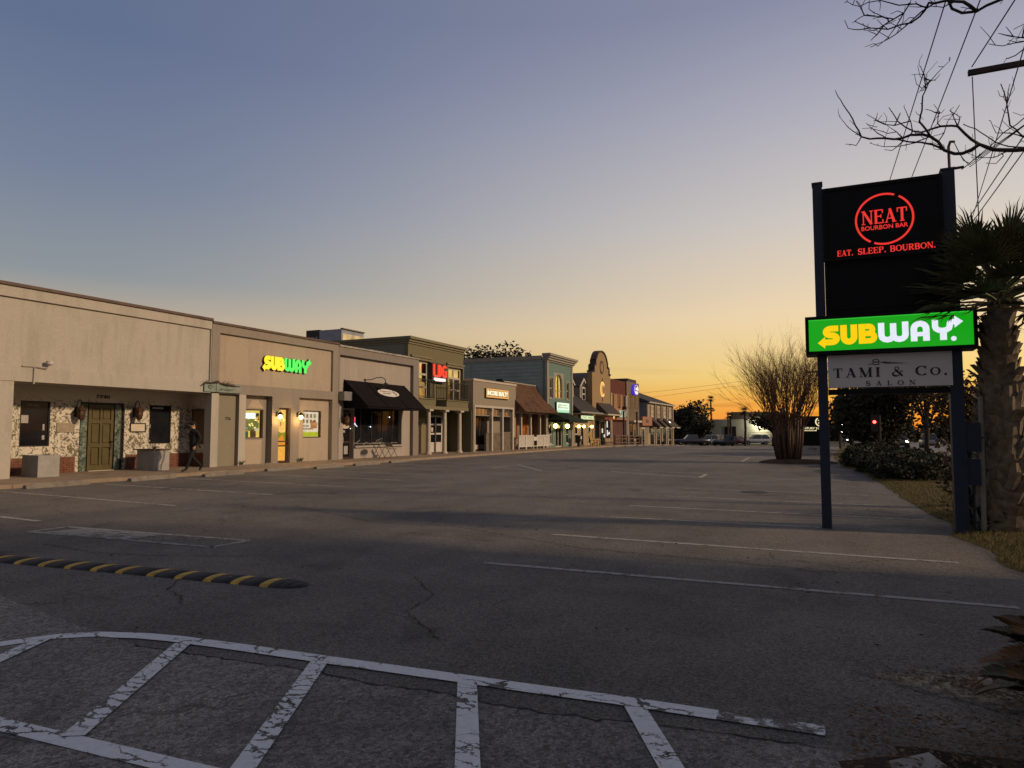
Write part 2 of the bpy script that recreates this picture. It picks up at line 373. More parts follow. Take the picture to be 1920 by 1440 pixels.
# --- slab-serif letters: strokes (points, widths) in a cell of height 1
def serif_glyph(ch, T=.17, t=.06, se=.06):
    sv_ = lambda x, y, w=.16: ([(x - w, y), (x + w, y)], se)
    vw = lambda pts, c: [t + (T - t) * abs(math.cos(math.atan2(p[1] - c[1], (p[0] - c[0]) * 1.0))) ** 1.3 for p in pts]
    b, u = se / 2, 1 - se / 2
    if ch == 'N': return .86, [([(.14, 0), (.14, 1)], t), ([(.14, 1), (.72, 0)], T), ([(.72, 0), (.72, 1)], t), sv_(.14, b, .13), sv_(.10, u, .10), sv_(.72, u, .13)]
    if ch == 'E': return .74, [([(.17, 0), (.17, 1)], T), ([(.05, u), (.66, u)], t), ([(.05, b), (.68, b)], t), ([(.2, .52), (.52, .52)], t), ([(.64, 1), (.64, .74)], t), ([(.66, 0), (.66, .28)], t), ([(.52, .40), (.52, .64)], t)]
    if ch == 'A': return .86, [([(.14, 0), (.43, 1)], t), ([(.40, 1), (.70, 0)], T), ([(.22, .3), (.62, .3)], t), sv_(.14, b, .12), sv_(.70, b, .15)]
    if ch == 'T': return .76, [([(.38, 0), (.38, 1)], T), ([(.04, u), (.72, u)], t), ([(.06, 1), (.06, .7)], t), ([(.70, 1), (.70, .7)], t), sv_(.38, b)]
    if ch == 'L': return .70, [([(.17, 0), (.17, 1)], T), sv_(.17, u), ([(.03, b), (.64, b)], t), ([(.62, 0), (.62, .3)], t)]
    if ch == 'I': return .40, [([(.2, 0), (.2, 1)], T), sv_(.2, u), sv_(.2, b)]
    if ch == 'M': return 1.02, [([(.14, 0), (.14, 1)], t), ([(.14, 1), (.50, 0)], T), ([(.50, 0), (.84, 1)], t), ([(.84, 0), (.84, 1)], T), sv_(.14, b, .12), sv_(.84, b, .16), sv_(.10, u, .1), sv_(.88, u, .12)]
    if ch in 'PBR':
        top = [(.2, u)] + arc(.36, .74, .26, .24, 90, -90) + [(.2, .5)]
        st = [([(.17, 0), (.17, 1)], T), sv_(.12, u, .1), (top, [t] + vw(top[1:-1], (.36, .74)) + [t])]
        if ch == 'P': return .74, st + [sv_(.17, b)]
        if ch == 'B':
            lo = [(.2, .5)] + arc(.38, .26, .28, .24, 90, -90) + [(.2, b)]
            return .78, st + [(lo, [t] + vw(lo[1:-1], (.38, .26)) + [t]), sv_(.12, b, .1)]
        return .82, st + [([(.40, .5), (.66, .03)], T * .9), sv_(.17, b), sv_(.70, b, .1)]
    if ch in 'Oo':
        p = arc(.45, .5, .36, .46, 0, 360, 24)[:-1]; return .9, [(p, vw(p, (.45, .5)), True)]
    if ch == 'C':
        p = arc(.46, .5, .37, .46, 42, 318, 22); return .86, [(p, vw(p, (.46, .5))), ([(.76, .98), (.76, .66)], t), ([(.74, .04), (.74, .2)], t)]
    if ch == 'S':
        p = arc(.36, .73, .25, .24, 20, 270, 12) + arc(.36, .26, .27, .23, 90, -160, 12)[1:]
        return .72, [(p, [t + (T - t) * math.sin(math.pi * i / (len(p) - 1)) for i in range(len(p))]), ([(.60, 1), (.60, .72)], t), ([(.1, 0), (.1, .3)], t)]
    if ch == 'U':
        p = [(.16, 1), (.16, .36)] + arc(.42, .36, .26, .33, 180, 360, 12)[1:] + [(.68, 1)]
        return .84, [(p, [T, T] + [T - (T - t) * i / 12 for i in range(1, 13)] + [t]), sv_(.16, u), sv_(.68, u, .12)]
    if ch == '&':
        p = [(.80, .02), (.30, .66)] + arc(.40, .80, .15, .17, 200, -20, 10) + [(.40, .52)] + arc(.34, .26, .25, .23, 120, 330, 12) + [(.74, .52)]
        return .92, [(p, [T * .8, T * .8] + [t * 1.2] * 11 + [t] + [t + (T - t) * .7 * math.sin(math.pi * i / 12) for i in range(13)] + [t]), ([(.62, .52), (.86, .52)], se)]
    if ch == '.': return .34, [([(.06, .09), (.24, .09)], .18)]
    return .42, []
def serif(mb, fr, s, u0, u1, v0, v1, th=.006, n0=0.0, small=None, T=.17, t=.06, track=.04):
    gl = []; x = 0
    for ch in s:
        w, st = serif_glyph(ch, T, t); k = small if (small and ch in 'o') else 1.0
        gl.append((x, k, st)); x += w * k + track
    sx = (u1 - u0) / (x - track); sy = v1 - v0
    q = 0
    for x0, k, st in gl:
        for item in st:
            pts, w = item[0], item[1]; q += 1
            P = [(u0 + (x0 + p[0] * k) * sx, v0 + p[1] * k * sy) for p in pts]
            sc = (sx + sy) / 2 * k
            mb.ribbon(fr, P, [a * sc for a in w] if hasattr(w, '__len__') else w * sc, th, n0 + (q % 5) * .0004, len(item) > 2)
    return mb
def sub_logo(mb, fr, u0, u1, v0, v1, th, part, dot=False):
    """heavy rounded wordmark with an arrow out of the first and the last letter; part 0 = S U B, 1 = W A Y"""
    H = v1 - v0; sx = (u1 - u0) / 5.0
    X = lambda a: u0 + a * sx
    w = .30 * H
    def st(pts, ww=None, n0=0.0): mb.ribbon(fr, [(X(a), v0 + b * H) for a, b in pts], ww or w, th, n0)
    if part == 0:
        st([(.76, .85)] + [(.48 + .17 * math.cos(R(a)), .68 + .17 * math.sin(R(a))) for a in range(90, 271, 20)] + [(.50, .51)] +
           [(.52 + .17 * math.cos(R(a)), .33 + .18 * math.sin(R(a))) for a in range(90, -91, -20)] + [(.24, .15)])
        mb.shape(fr, [(X(0.0), v0 + .13 * H), (X(.27), v0 + .44 * H), (X(.27), v0 - .16 * H)], th, .001)
        st([(.95, 1.0), (.95, .38)] + [(1.135 + .185 * math.cos(R(a)), .38 + .24 * math.sin(R(a))) for a in range(180, 361, 20)] + [(1.32, 1.0)])
        st([(1.60, 1.0), (1.60, 0.0)], None, .001)
        st([(1.55, .865), (1.84, .865)] + [(1.86 + .11 * math.cos(R(a)), .69 + .175 * math.sin(R(a))) for a in range(90, -91, -30)] + [(1.55, .515)], w * .88)
        st([(1.55, .50), (1.88, .50)] + [(1.90 + .13 * math.cos(R(a)), .32 + .185 * math.sin(R(a))) for a in range(90, -91, -30)] + [(1.55, .135)], w * .88, .002)
    else:
        st([(2.28, 1.0), (2.28, .36)] + [(2.485 + .205 * math.cos(R(a)), .36 + .22 * math.sin(R(a))) for a in range(180, 361, 30)] + [(2.69, .95)], w * .92)
        st([(2.69, .95), (2.69, .36)] + [(2.895 + .205 * math.cos(R(a)), .36 + .22 * math.sin(R(a))) for a in range(180, 361, 30)] + [(3.10, 1.0)], w * .92, .001)
        st([(3.385, 0.0), (3.385, .60)] + [(3.59 + .205 * math.cos(R(a)), .60 + .26 * math.sin(R(a))) for a in range(180, -1, -20)] + [(3.795, 0.0)], w * .94)
        st([(3.385, .34), (3.795, .34)], w * .7, .001)
        st([(4.09, 1.0), (4.09, .68)] + [(4.33 + .24 * math.cos(R(a)), .66 + .20 * math.sin(R(a))) for a in range(180, 331, 30)] + [(4.56, .66), (4.57, .76)] +
           [(4.66 + .09 * math.cos(R(a)), .78 + .08 * math.sin(R(a))) for a in range(180, 89, -30)] + [(4.76, .86)], w * .86)
        st([(4.35, .5), (4.35, 0.0)], w * .95, .001)
        mb.shape(fr, [(X(4.72), v0 + 1.15 * H), (X(5.0), v0 + .86 * H), (X(4.72), v0 + .57 * H)], th, .001)
        if dot: mb.shape(fr, [(X(4.68) + .035 * math.cos(R(a)), v0 + .05 * H + .035 * math.sin(R(a))) for a in range(0, 360, 30)], th)
    return mb
def wall_x(mb, x, d, y0, y1, z0, z1, holes=()):
    """a wall face at x looking to +X, pierced by holes (y0,y1,z0,z1) with reveals of depth d"""
    ys = sorted({y0, y1, *[h[0] for h in holes], *[h[1] for h in holes]}); zs = sorted({z0, z1, *[h[2] for h in holes], *[h[3] for h in holes]})
    for a, b in zip(ys, ys[1:]):
        for c, e in zip(zs, zs[1:]):
            my, mz = (a + b) / 2, (c + e) / 2
            if any(h[0] < my < h[1] and h[2] < mz < h[3] for h in holes): continue
            mb.quad((x, a, c), (x, b, c), (x, b, e), (x, a, e))
    for h in holes:
        a, b, c, e = h
        mb.quad((x, a, c), (x - d, a, c), (x - d, a, e), (x, a, e)); mb.quad((x, b, c), (x, b, e), (x - d, b, e), (x - d, b, c))
        mb.quad((x, a, e), (x - d, a, e), (x - d, b, e), (x, b, e)); mb.quad((x, a, c), (x, b, c), (x - d, b, c), (x - d, a, c))
    mb.quad((x, y0, z0), (x, y0, z1), (x - d, y0, z1), (x - d, y0, z0)); mb.quad((x, y1, z0), (x - d, y1, z0), (x - d, y1, z1), (x, y1, z1))
    mb.quad((x, y0, z1), (x, y1, z1), (x - d, y1, z1), (x - d, y0, z1))
    return mb
def frame_x(mb, x, y0, y1, z0, z1, w=.05, d=.06, mull=(), trans=()):
    """window or door frame bars around y0..y1, z0..z1 with mullions and transoms"""
    mb.box(x - d, y0, z0, x, y0 + w, z1); mb.box(x - d, y1 - w, z0, x, y1, z1)
    mb.box(x - d, y0 + w, z0, x, y1 - w, z0 + w); mb.box(x - d, y0 + w, z1 - w, x, y1 - w, z1)
    for m in mull: mb.box(x - d, m - w / 2, z0 + w, x - .004, m + w / 2, z1 - w)
    for t in trans: mb.box(x - d, y0 + w, t - w / 2, x - .008, y1 - w, t + w / 2)
    return mb
def window(parent, x, y0, y1, z0, z1, fm, gm, w=.05, mull=(), trans=(), name='window', sill=None):
    f = frame_x(MB(), x, y0, y1, z0, z1, w, .06, mull, trans).build(name, fm, parent)
    ys = [y0 + w] + [v for m in mull for v in (m - w / 2, m + w / 2)] + [y1 - w]
    zs = [z0 + w] + [v for t in trans for v in (t - w / 2, t + w / 2)] + [z1 - w]
    for i in range(0, len(ys), 2):
        for j in range(0, len(zs), 2):
            MB().box(x - .045, ys[i], zs[j], x - .03, ys[i + 1], zs[j + 1]).build('pane', gm, f)
    if sill: MB().box(x - .02, y0 - .08, z0 - .09, x + .1, y1 + .08, z0).build('sill', sill, f)
    return f

# ------------------------------------------------------------------ ground, lot, road, walk
YS = [-60, -30, -10, 0, 10, 20, 30, 40, 50, 60] + [60 + 3 * i for i in range(1, 17)]
def sheet(name, mat, xs, ys, dz, fx=None):
    mb = MB(); n = len(xs)
    for y in ys:
        for x in xs: mb.v.append((x, y, gz(y) + dz))
    for j in range(len(ys) - 1):
        for i in range(n - 1):
            a = j * n + i; mb.f.append((a, a + 1, a + n + 1, a + n)); mb.mi.append(0)
    o = mb.build(name, mat); return struct(o)
sheet('ground', M['earth'], [-1600, -40, 0, 40, 1600], [-400] + YS + [160, 400, 2600], -.10)
sheet('parking_lot', M['asphalt'], [-19.6, -12, -4, 3.1], YS, 0)
M['road'] = plain('road_asphalt', (.12, .115, .115), .7, .3, 1.2, .3, 90)
sheet('road', M['road'], [3.1, 9, 15], YS + [160, 400], -.012)
# polygon strips that follow the fall of the ground
def strip(name, mat, left, right, dz, kind='structure', step=1.0, dome=0.0, rough=0.0):
    """ground strip between two polylines given as (x, y); both run up Y"""
    def at(pl, y):
        for (x0, y0), (x1, y1) in zip(pl, pl[1:]):
            if y0 <= y <= y1: return x0 + (x1 - x0) * (y - y0) / max(y1 - y0, 1e-6)
        return pl[-1][0] if y > pl[-1][1] else pl[0][0]
    y0, y1 = max(left[0][1], right[0][1]), min(left[-1][1], right[-1][1])
    n = max(2, int((y1 - y0) / step)); mb = MB(); K = 7
    for j in range(n + 1):
        y = y0 + (y1 - y0) * j / n; a, b = at(left, y), at(right, y)
        a += mnoise.noise((y * 1.3, 7.1, 0)) * rough
        for k in range(K):
            t = k / (K - 1); x = a + (b - a) * t
            z = gz(y) + dz + dome * math.sin(math.pi * t) ** .6 + (mnoise.noise((x * 2, y * 2, 0)) * .02 if 0 < k < K - 1 and dome else 0)
            mb.v.append((x, y, z if k not in (0, K - 1) else gz(y) + min(dz, .004)))
    for j in range(n):
        for k in range(K - 1):
            a = j * K + k; mb.f.append((a, a + 1, a + K + 1, a + K)); mb.mi.append(0)
    o = mb.build(name, mat, smooth=True); o['kind'] = kind; return o
VL = [(1.95, 8.6), (1.66, 9.2), (1.68, 10.7), (1.46, 11.6), (1.62, 13.2), (1.48, 14.4), (1.29, 17.2), (1.12, 21.6), (.77, 27), (.14, 33.2), (-.2, 40), (-.3, 50), (.2, 65), (.2, 100)]
VR = [(3.1, 8.6), (3.1, 100)]
strip('verge', M['turf'], VL, VR, .012, dome=.05, step=.4, rough=.12)
def blob(name, mat, c, rx, ry, h, kind='structure', nz=.14, n=64, seed=0):
    m = MB(); rings = ((1.0, .002), (.94, h * .35), (.8, h * .8), (.5, h), (.02, h))
    for q, z in rings:
        for i in range(n):
            t = 2 * math.pi * i / n; k = 1 + nz * mnoise.noise((math.cos(t) * 2.2, math.sin(t) * 2.2, seed)) + nz * .6 * mnoise.noise((math.cos(t) * 7, math.sin(t) * 7, seed))
            x, y = c[0] + rx * q * k * math.cos(t), c[1] + ry * q * k * math.sin(t); m.v.append((x, y, gz(y) + z + (.02 * mnoise.noise((x * 6, y * 6, 2)) if .01 < z and h > .03 else 0)))
    for r in range(len(rings) - 1):
        for i in range(n): m.f.append((r * n + i, r * n + (i + 1) % n, r * n + n + (i + 1) % n, r * n + n + i)); m.mi.append(0)
    o = m.build(name, mat, smooth=True); o['kind'] = kind; return o
blob('planting_bed', M['soil'], (1.75, 3.15), 1.85, 1.05, .08, 'structure', .2, 90, 3)
isl = MB()
for k, (rx, ry, z) in enumerate(((1.75, 1.15, .004), (1.6, 1.0, .09), (1.1, .7, .17), (.1, .1, .2))):
    for i in range(28):
        t = 2 * math.pi * i / 28; q = 1 + .12 * mnoise.noise((math.cos(t) * 2, math.sin(t) * 2, 5))
        isl.v.append((-1.75 + rx * q * math.cos(t), 35.3 + ry * q * math.sin(t), z))
for k in range(3):
    for i in range(28): isl.f.append((k * 28 + i, k * 28 + (i + 1) % 28, k * 28 + 28 + (i + 1) % 28, k * 28 + 28 + i)); isl.mi.append(0)
struct(isl.build('planting_island', M['soil'], smooth=True))
# sidewalk in cast bays with open joints
sw = MB(); y = 2.0
while y < 104:
    L = 1.83 if y < 60 else 3.6
    a, b = gz(y), gz(y + L - .012)
    x0, x1 = -23.4, -19.55
    sw.add([(x0, y, a - .05), (x1, y, a - .05), (x1, y + L - .012, b - .05), (x0, y + L - .012, b - .05), (x0, y, a + .12), (x1 - .03, y, a + .11), (x1 - .03, y + L - .012, b + .11), (x0, y + L - .012, b + .12)],
           [(4, 5, 6, 7), (0, 1, 5, 4), (1, 2, 6, 5), (2, 3, 7, 6), (3, 0, 4, 7)])
    y += L
struct(sw.build('sidewalk', M['walk']))
# road kerbs and the far side of the road
kb = MB()
for y in range(9, 100, 3):
    a, b = gz(y), gz(y + 3)
    kb.add([(3.08, y, a - .05), (3.23, y, a - .05), (3.23, y + 2.98, b - .05), (3.08, y + 2.98, b - .05), (3.08, y, a + .1), (3.21, y, a + .1), (3.21, y + 2.98, b + .1), (3.08, y + 2.98, b + .1)],
           [(4, 5, 6, 7), (0, 1, 5, 4), (1, 2, 6, 5), (2, 3, 7, 6), (3, 0, 4, 7)])
struct(kb.build('road_kerb', M['conc']))
strip('far_verge', M['turf'], [(15, 0), (15, 108)], [(30, 0), (30, 108)], .02, dome=.04, step=6)

# ------------------------------------------------------------------ painted markings (sheets 4 mm over the asphalt)
def line(mb, pts, w, z=.004):
    P = [Vector(p) for p in pts]; m = len(P); vs = []
    for i in range(m):
        d = (P[min(i + 1, m - 1)] - P[max(i - 1, 0)]).normalized(); n = Vector((-d.y, d.x)) * w / 2
        for q in (P[i] + n, P[i] - n): vs.append((q.x, q.y, gz(q.y) + z))
    mb.add(vs, [(2 * i, 2 * i + 1, 2 * i + 3, 2 * i + 2) for i in range(m - 1)])
def seg(a, b, n=2): return [(a[0] + (b[0] - a[0]) * i / n, a[1] + (b[1] - a[1]) * i / n) for i in range(n + 1)]
ap = MB(); top = [(-14, 4.6), (-7, 3.9), (-4.5, 3.42), (-3.05, 3.52), (-2.55, 3.50), (-2.1, 3.55), (-1.5, 3.53), (-.7, 3.66), (-.1, 3.72), (.3, 3.6)]; tp = []
for a, b in zip(top, top[1:]):
    n = max(2, int(math.dist(a, b) / .06))
    for i in range(n): t = i / n; tp.append((a[0] + (b[0] - a[0]) * t + random.gauss(0, .008), a[1] + (b[1] - a[1]) * t + random.gauss(0, .009)))
ap.v = [(x, y, .004) for x, y in tp] + [(x, -8.0, .004) for x, y in tp]; n = len(tp)
for i in range(n - 1): ap.f.append((i, i + 1, n + i + 1, n + i)); ap.mi.append(0)
struct(ap.build('asphalt_apron', M['apron']))
zo = MB(); line(zo, [(-5.7, 2.2), (-5.55, 2.7), (-5.34, 3.1), (-5.2, 3.32), (-5.0, 3.47), (-4.65, 3.59), (-4.38, 3.64), (-3.8, 3.69), (-3.12, 3.73), (-2.57, 3.77), (-2.12, 3.80), (-1.64, 3.83), (-1.18, 3.87), (-.74, 3.89), (-.62, 3.895)], .13, .008)
line(zo, [(-5.4, 2.18), (-3.91, 2.23), (-3.33, 2.26), (-2.59, 2.30), (0.2, 2.46)], .115, .008)
struct(zo.build('hatch_outline_marking', M['paint_new']))
ze = MB(); line(ze, [(-.62, 3.895), (-.4, 3.905), (-.1, 3.92)], .125, .008); struct(ze.build('hatch_outline_marking', M['paint_end']))
zs = MB()
for a, b in (((-5.23, 3.25), (-4.75, 2.26)), ((-4.22, 3.58), (-3.44, 2.29)), ((-3.09, 3.68), (-2.40, 2.34)), ((-2.04, 3.75), (-1.30, 2.40)), ((-1.05, 3.83), (-.30, 2.44))):
    line(zs, seg(a, b, 3), .115, .012)
struct(zs.build('hatch_stripe_marking', M['paint_flaky']))
ck = MB()
def crack(pts, w0):
    P = []
    for a, b in zip(pts, pts[1:]):
        n = max(2, int(math.dist(a, b) / .05))
        for i in range(n): t = i / n; P.append((a[0] + (b[0] - a[0]) * t + random.gauss(0, .012), a[1] + (b[1] - a[1]) * t + random.gauss(0, .012)))
    for a, b in zip(P, P[1:]): line(ck, [a, b], w0 * random.uniform(.4, 1.6), .006)
crack([(-4.5, 3.42), (-3.05, 3.52), (-2.55, 3.50), (-2.1, 3.55), (-1.5, 3.53), (-.7, 3.66), (-.1, 3.72)], .013)
crack([(-6.1, 5.1), (-5.8, 4.72), (-5.5, 4.6), (-5.15, 4.35)], .010); crack([(-4.0, 6.2), (-3.4, 5.6), (-3.3, 5.0), (-2.6, 4.4)], .008); crack([(-10, 11), (-7, 9.6), (-5.5, 9.7), (-3, 8.6), (0, 8.3)], .012); crack([(-9.6, 5.9), (-8.4, 5.75), (-7.6, 5.9), (-6.4, 6.4)], .012)
struct(ck.build('asphalt_crack', plain('crack_black', (.022, .020, .018), .95, .2)))
pr = MB()
for a, b in (((-3.72, 7.19), (1.35, 7.30)), ((-3.81, 9.56), (1.2, 9.46)), ((-3.89, 11.91), (-.3, 11.97)), ((-3.85, 13.87), (1.3, 13.7)), ((-3.7, 16.25), (.8, 16.0)),
             ((-3.7, 18.6), (.6, 18.4)), ((-3.8, 21.1), (.4, 20.9)), ((-3.9, 23.5), (.2, 23.3))):
    line(pr, seg(a, b, 4), .10)
struct(pr.build('stall_line_marking', M['paint_mid']))
pl = MB()
for i in range(9):
    y = 7.75 + 2.66 * i
    line(pl, seg((-18.85, y + .1), (-12.1, y - .42), 5), .10)
line(pl, seg((-12.72, 25.29), (-12.84, 28.7)), .12); line(pl, seg((-12.8, 28.2), (-10.15, 24.42), 3), .12); line(pl, seg((-12.72, 25.3), (-10.2, 24.6)), .1)
line(pl, seg((-7.69, 25.18), (-4.06, 22.96), 3), .12); line(pl, seg((-4.06, 22.96), (-4.19, 25.04)), .14); line(pl, seg((-7.2, 26.2), (-4.19, 25.04)), .1); line(pl, seg((-4.3, 35.65), (-4.58, 41.5)), .14)
struct(pl.build('stall_line_marking', M['paint_old']))
bxm = MB(); A, B, Cc, D = (-10.98, 6.52), (-10.99, 7.09), (-7.35, 7.26), (-7.38, 6.66)
for a, b in ((A, B), (B, Cc), (Cc, D), (D, A)): line(bxm, seg(a, b, 3), .10)
for i in range(17):
    t = .35 + i * .155; line(bxm, seg((-10.98 + t, 6.55), (-10.98 + t + .18, 7.1)), .125 if i < 11 else .03, .008)
struct(bxm.build('hatched_box_marking', M['paint_mid']))
# far seams of a patched strip
seam = MB()
for a, b in (((-11.1, 43.3), (-5.6, 41.9)), ((-12.0, 55.5), (-2.4, 51.5))): line(seam, seg(a, b, 4), .35, .004)
M['tar'] = plain('tar_seal', (.02, .019, .018), .6, .3, 2)
struct(seam.build('tar_seam_marking', M['tar']))

# ------------------------------------------------------------------ speed bump
M['rubber'] = plain('black_rubber', (.028, .028, .03), .75, .35, 12, .3, 120)
M['yellow'] = plain('scuffed_yellow_tape', (.46, .29, .045), .6, .4, 16, .1, 90)
sb = thing('speed_bump', 'black rubber speed bump with yellow stripes across the asphalt', 'speed bump', (-6.9, 5.19, 0), math.atan2(.4, 4.4))
def bump_prof(k): return [(.16 * math.cos(R(a)) * k, .036 * math.sin(R(a)) ** .8 * k) for a in range(0, 181, 20)]
def bump_seg(x0, x1, k0=1.0, k1=1.0, lift=1.0):
    m = MB(); a = [(x0, p[0], p[1] * lift) for p in bump_prof(k0)]; b = [(x1, p[0], p[1] * lift) for p in bump_prof(k1)]
    n = len(a); m.add(a + b, [(i, i + 1, n + i + 1, n + i) for i in range(n - 1)] + [tuple(range(n)), tuple(range(n, 2 * n))]); return m
stx = [-8.91 + 6.9 + .02, -1.56, -1.18, -.78, -.39, -.03, .40, .77, 1.14, 1.48, 1.83]
stx = [-3.6, -3.2, -2.82, -2.4] + stx
edges = []; x = -4.2
for s_ in stx:
    bump_seg(x, s_ - .05).build('rubber_segment', M['rubber'], sb, True, local=True)
    bump_seg(s_ - .05, s_ + .05, 1.012, 1.012).build('yellow_stripe', M['yellow'], sb, True, local=True); x = s_ + .05
endm = MB(); pv = None
for x0, x1, k0, k1 in ((x, 2.0, 1, 1), (2.0, 2.1, 1, .86), (2.1, 2.18, .86, .55), (2.18, 2.22, .55, .1)):
    q = bump_seg(x0, x1, k0, k1); endm.add(q.v, q.f)
endm.build('end_cap', M['rubber'], sb, True, local=True)
bl = MB()
for s_ in stx[::2]: bl.lathe([(.016, 0), (.016, .004), (.006, .006)], (s_ + .19, -.04, .035), 8)
struct(bl.build('bolt', plain('bolt_steel', (.12, .12, .12), .4, .2, 9, metal=.8), sb, local=True), 'stuff')

# ------------------------------------------------------------------ wheel stops
def stop_mesh(L=1.7):
    m = MB(); N = 8
    for i in range(N + 1):
        y = -L / 2 + L * i / N; k = .72 if i in (0, N) else 1.0; j = .012 * mnoise.noise((i * 1.7, 3, 1))
        for x, z in ((-.10, 0), (-.07, .10 * k + j), (-.04, .13 * k + j), (.04, .13 * k + j), (.07, .10 * k + j), (.10, 0)): m.v.append((x, y, z))
    for i in range(N):
        for k in range(5): a = i * 6 + k; m.f.append((a, a + 1, a + 7, a + 6)); m.mi.append(0)
    m.f += [tuple(range(6)), tuple(range(N * 6, N * 6 + 6))]; m.mi += [0, 0]
    return m
M['stopconc'] = mat_concrete('wheel_stop_concrete', (.13, .115, .095), (.23, .205, .17), 5)
ws0 = stop_mesh().build('wheel_stop', M['stopconc'], loc=(-19.15, 12.05, 0), local=True)
WSL = ['worn concrete wheel stop before the mural shop\'s first planter', 'low concrete wheel stop before the green panelled door', 'concrete wheel stop before the walking person', 'concrete wheel stop before the teal board shop corner',
       'concrete wheel stop before the left lit sandwich shop window', 'pale concrete wheel stop before the lit sandwich shop doorway', 'concrete wheel stop before the black awning shop door']
tag(ws0, WSL[0], 'wheel stop', 'wheel stops along the shop walk')
for i, (x, y) in enumerate(((-19.2, 15.0), (-18.85, 17.4), (-19.3, 20.65), (-18.75, 22.7), (-18.9, 25.4), (-19.1, 28.2))):
    o = ws0.copy(); COL.objects.link(o); o.location = (x, y, 0); o.rotation_euler = (0, 0, R(random.uniform(-3, 5))); o['label'] = WSL[i + 1]
for i, (y, t) in enumerate(((64.2, 'wheel stop on the lot before the glowing hanging letter sign shop'), (68.0, 'wheel stop before the brown awning shop'), (72.5, 'wheel stop left of the wooden ramp rail'), (75.2, 'wheel stop before the wooden ramp rail'),
                             (84.2, 'wheel stop before the low pink fascia'), (88.5, 'wheel stop before the first dark triangular awning'), (91.5, 'wheel stop before the second dark triangular awning'), (95.0, 'wheel stop before the third dark triangular awning'), (98.5, 'wheel stop before the last dark triangular awning'))):
    o = ws0.copy(); COL.objects.link(o); o.location = (-19.0, y, gz(y)); o['label'] = 'far pale concrete ' + t
# ------------------------------------------------------------------ fallen leaves and litter (nobody could count them)
lv = MB()
def leaf(x, y, z, s):
    a = random.uniform(0, 6.28); c, d = math.cos(a) * s, math.sin(a) * s; h = random.uniform(.2, .6) * s
    lv.add([(x - c, y - d, z), (x + d * .45, y - c * .45, z + h), (x + c, y + d, z + .002), (x - d * .45, y + c * .45, z + h * .4)], [(0, 1, 2, 3)])
for i in range(260):
    leaf(random.uniform(-11, 1.4), random.uniform(3.4, 24), .003, random.uniform(.012, .03))
for i in range(900):
    x = random.gauss(.75, .3); y = random.gauss(4.95, .17); leaf(x, y, .012 + random.random() * .012, random.uniform(.006, .02))
for i in range(3200):
    x = random.uniform(.0, 2.4); y = random.uniform(3.0, 4.25) ; leaf(x, y, .06 + random.random() * .03, random.uniform(.008, .022))
M['leaf_litter'] = plain('dead_leaves', (.115, .068, .038), .8, .8, 30)
lo = lv.build('fallen_leaves', M['leaf_litter'], recalc=False); struct(lo, 'stuff')
def mat_sand():
    s = NT('lit_sandy_litter'); a_, h_ = asphalt_nodes(s); f = s.noise(14, 6, .75); c = s.mix(s.mr(f, .4, .6), (.11, .085, .055), (.55, .46, .33))  # pale sand colour also carries the warm light lying on the litter
    mp = s.n('ShaderNodeMapping', vector_type='POINT'); mp.inputs['Location'].default_value = (-1.15 / .86, -4.95 / .29, 0); mp.inputs['Scale'].default_value = (1 / .86, 1 / .29, 0); s.l(s.geo, mp.inputs['Vector'])
    ln = s.n('ShaderNodeVectorMath', operation='LENGTH'); s.l(mp.outputs[0], ln.inputs[0]); e_ = s.math('ADD', ln.outputs['Value'], s.math('MULTIPLY', s.math('SUBTRACT', s.noise(5, 5, .7), .5), 1.5))
    c = s.mix(s.mr(e_, .68, 1.12, 1, 0), a_, c); s.bsdf(c, .95, .15, f, .9, .03); return s.m
blob('litter_patch', mat_sand(), (1.15, 4.95), .98, .34, .006, 'stuff', .3, 90, 8)
tag(MB().box(-.10, -.05, -.05, .10, .05, .012).build('concrete_chunk', M['conc'], loc=(.27, 3.56, .06), local=True), 'broken grey kerb block lying in the leaf litter', 'kerb block')
bpy.data.objects['concrete_chunk'].rotation_euler = (R(8), R(-6), R(35))
tag(MB().box(-.03, -.02, 0, .035, .022, .03).build('paper_scrap', plain('paper', (.5, .48, .45), .8), loc=(.74, 5.0, .015), local=True), 'crumpled white paper scrap in the litter patch', 'litter')
mh = MB().lathe([(.33, 0), (.33, .008), (.30, .012), (.02, .012)], (0, 0, 0), 24)
tag(mh.build('drain_cover', plain('cast_iron', (.03, .028, .027), .6, .3, 8, .4, 70, metal=.5), loc=(-1.9, 18.2, .001), local=True), 'round dark drain cover set in the parking lot', 'drain cover')

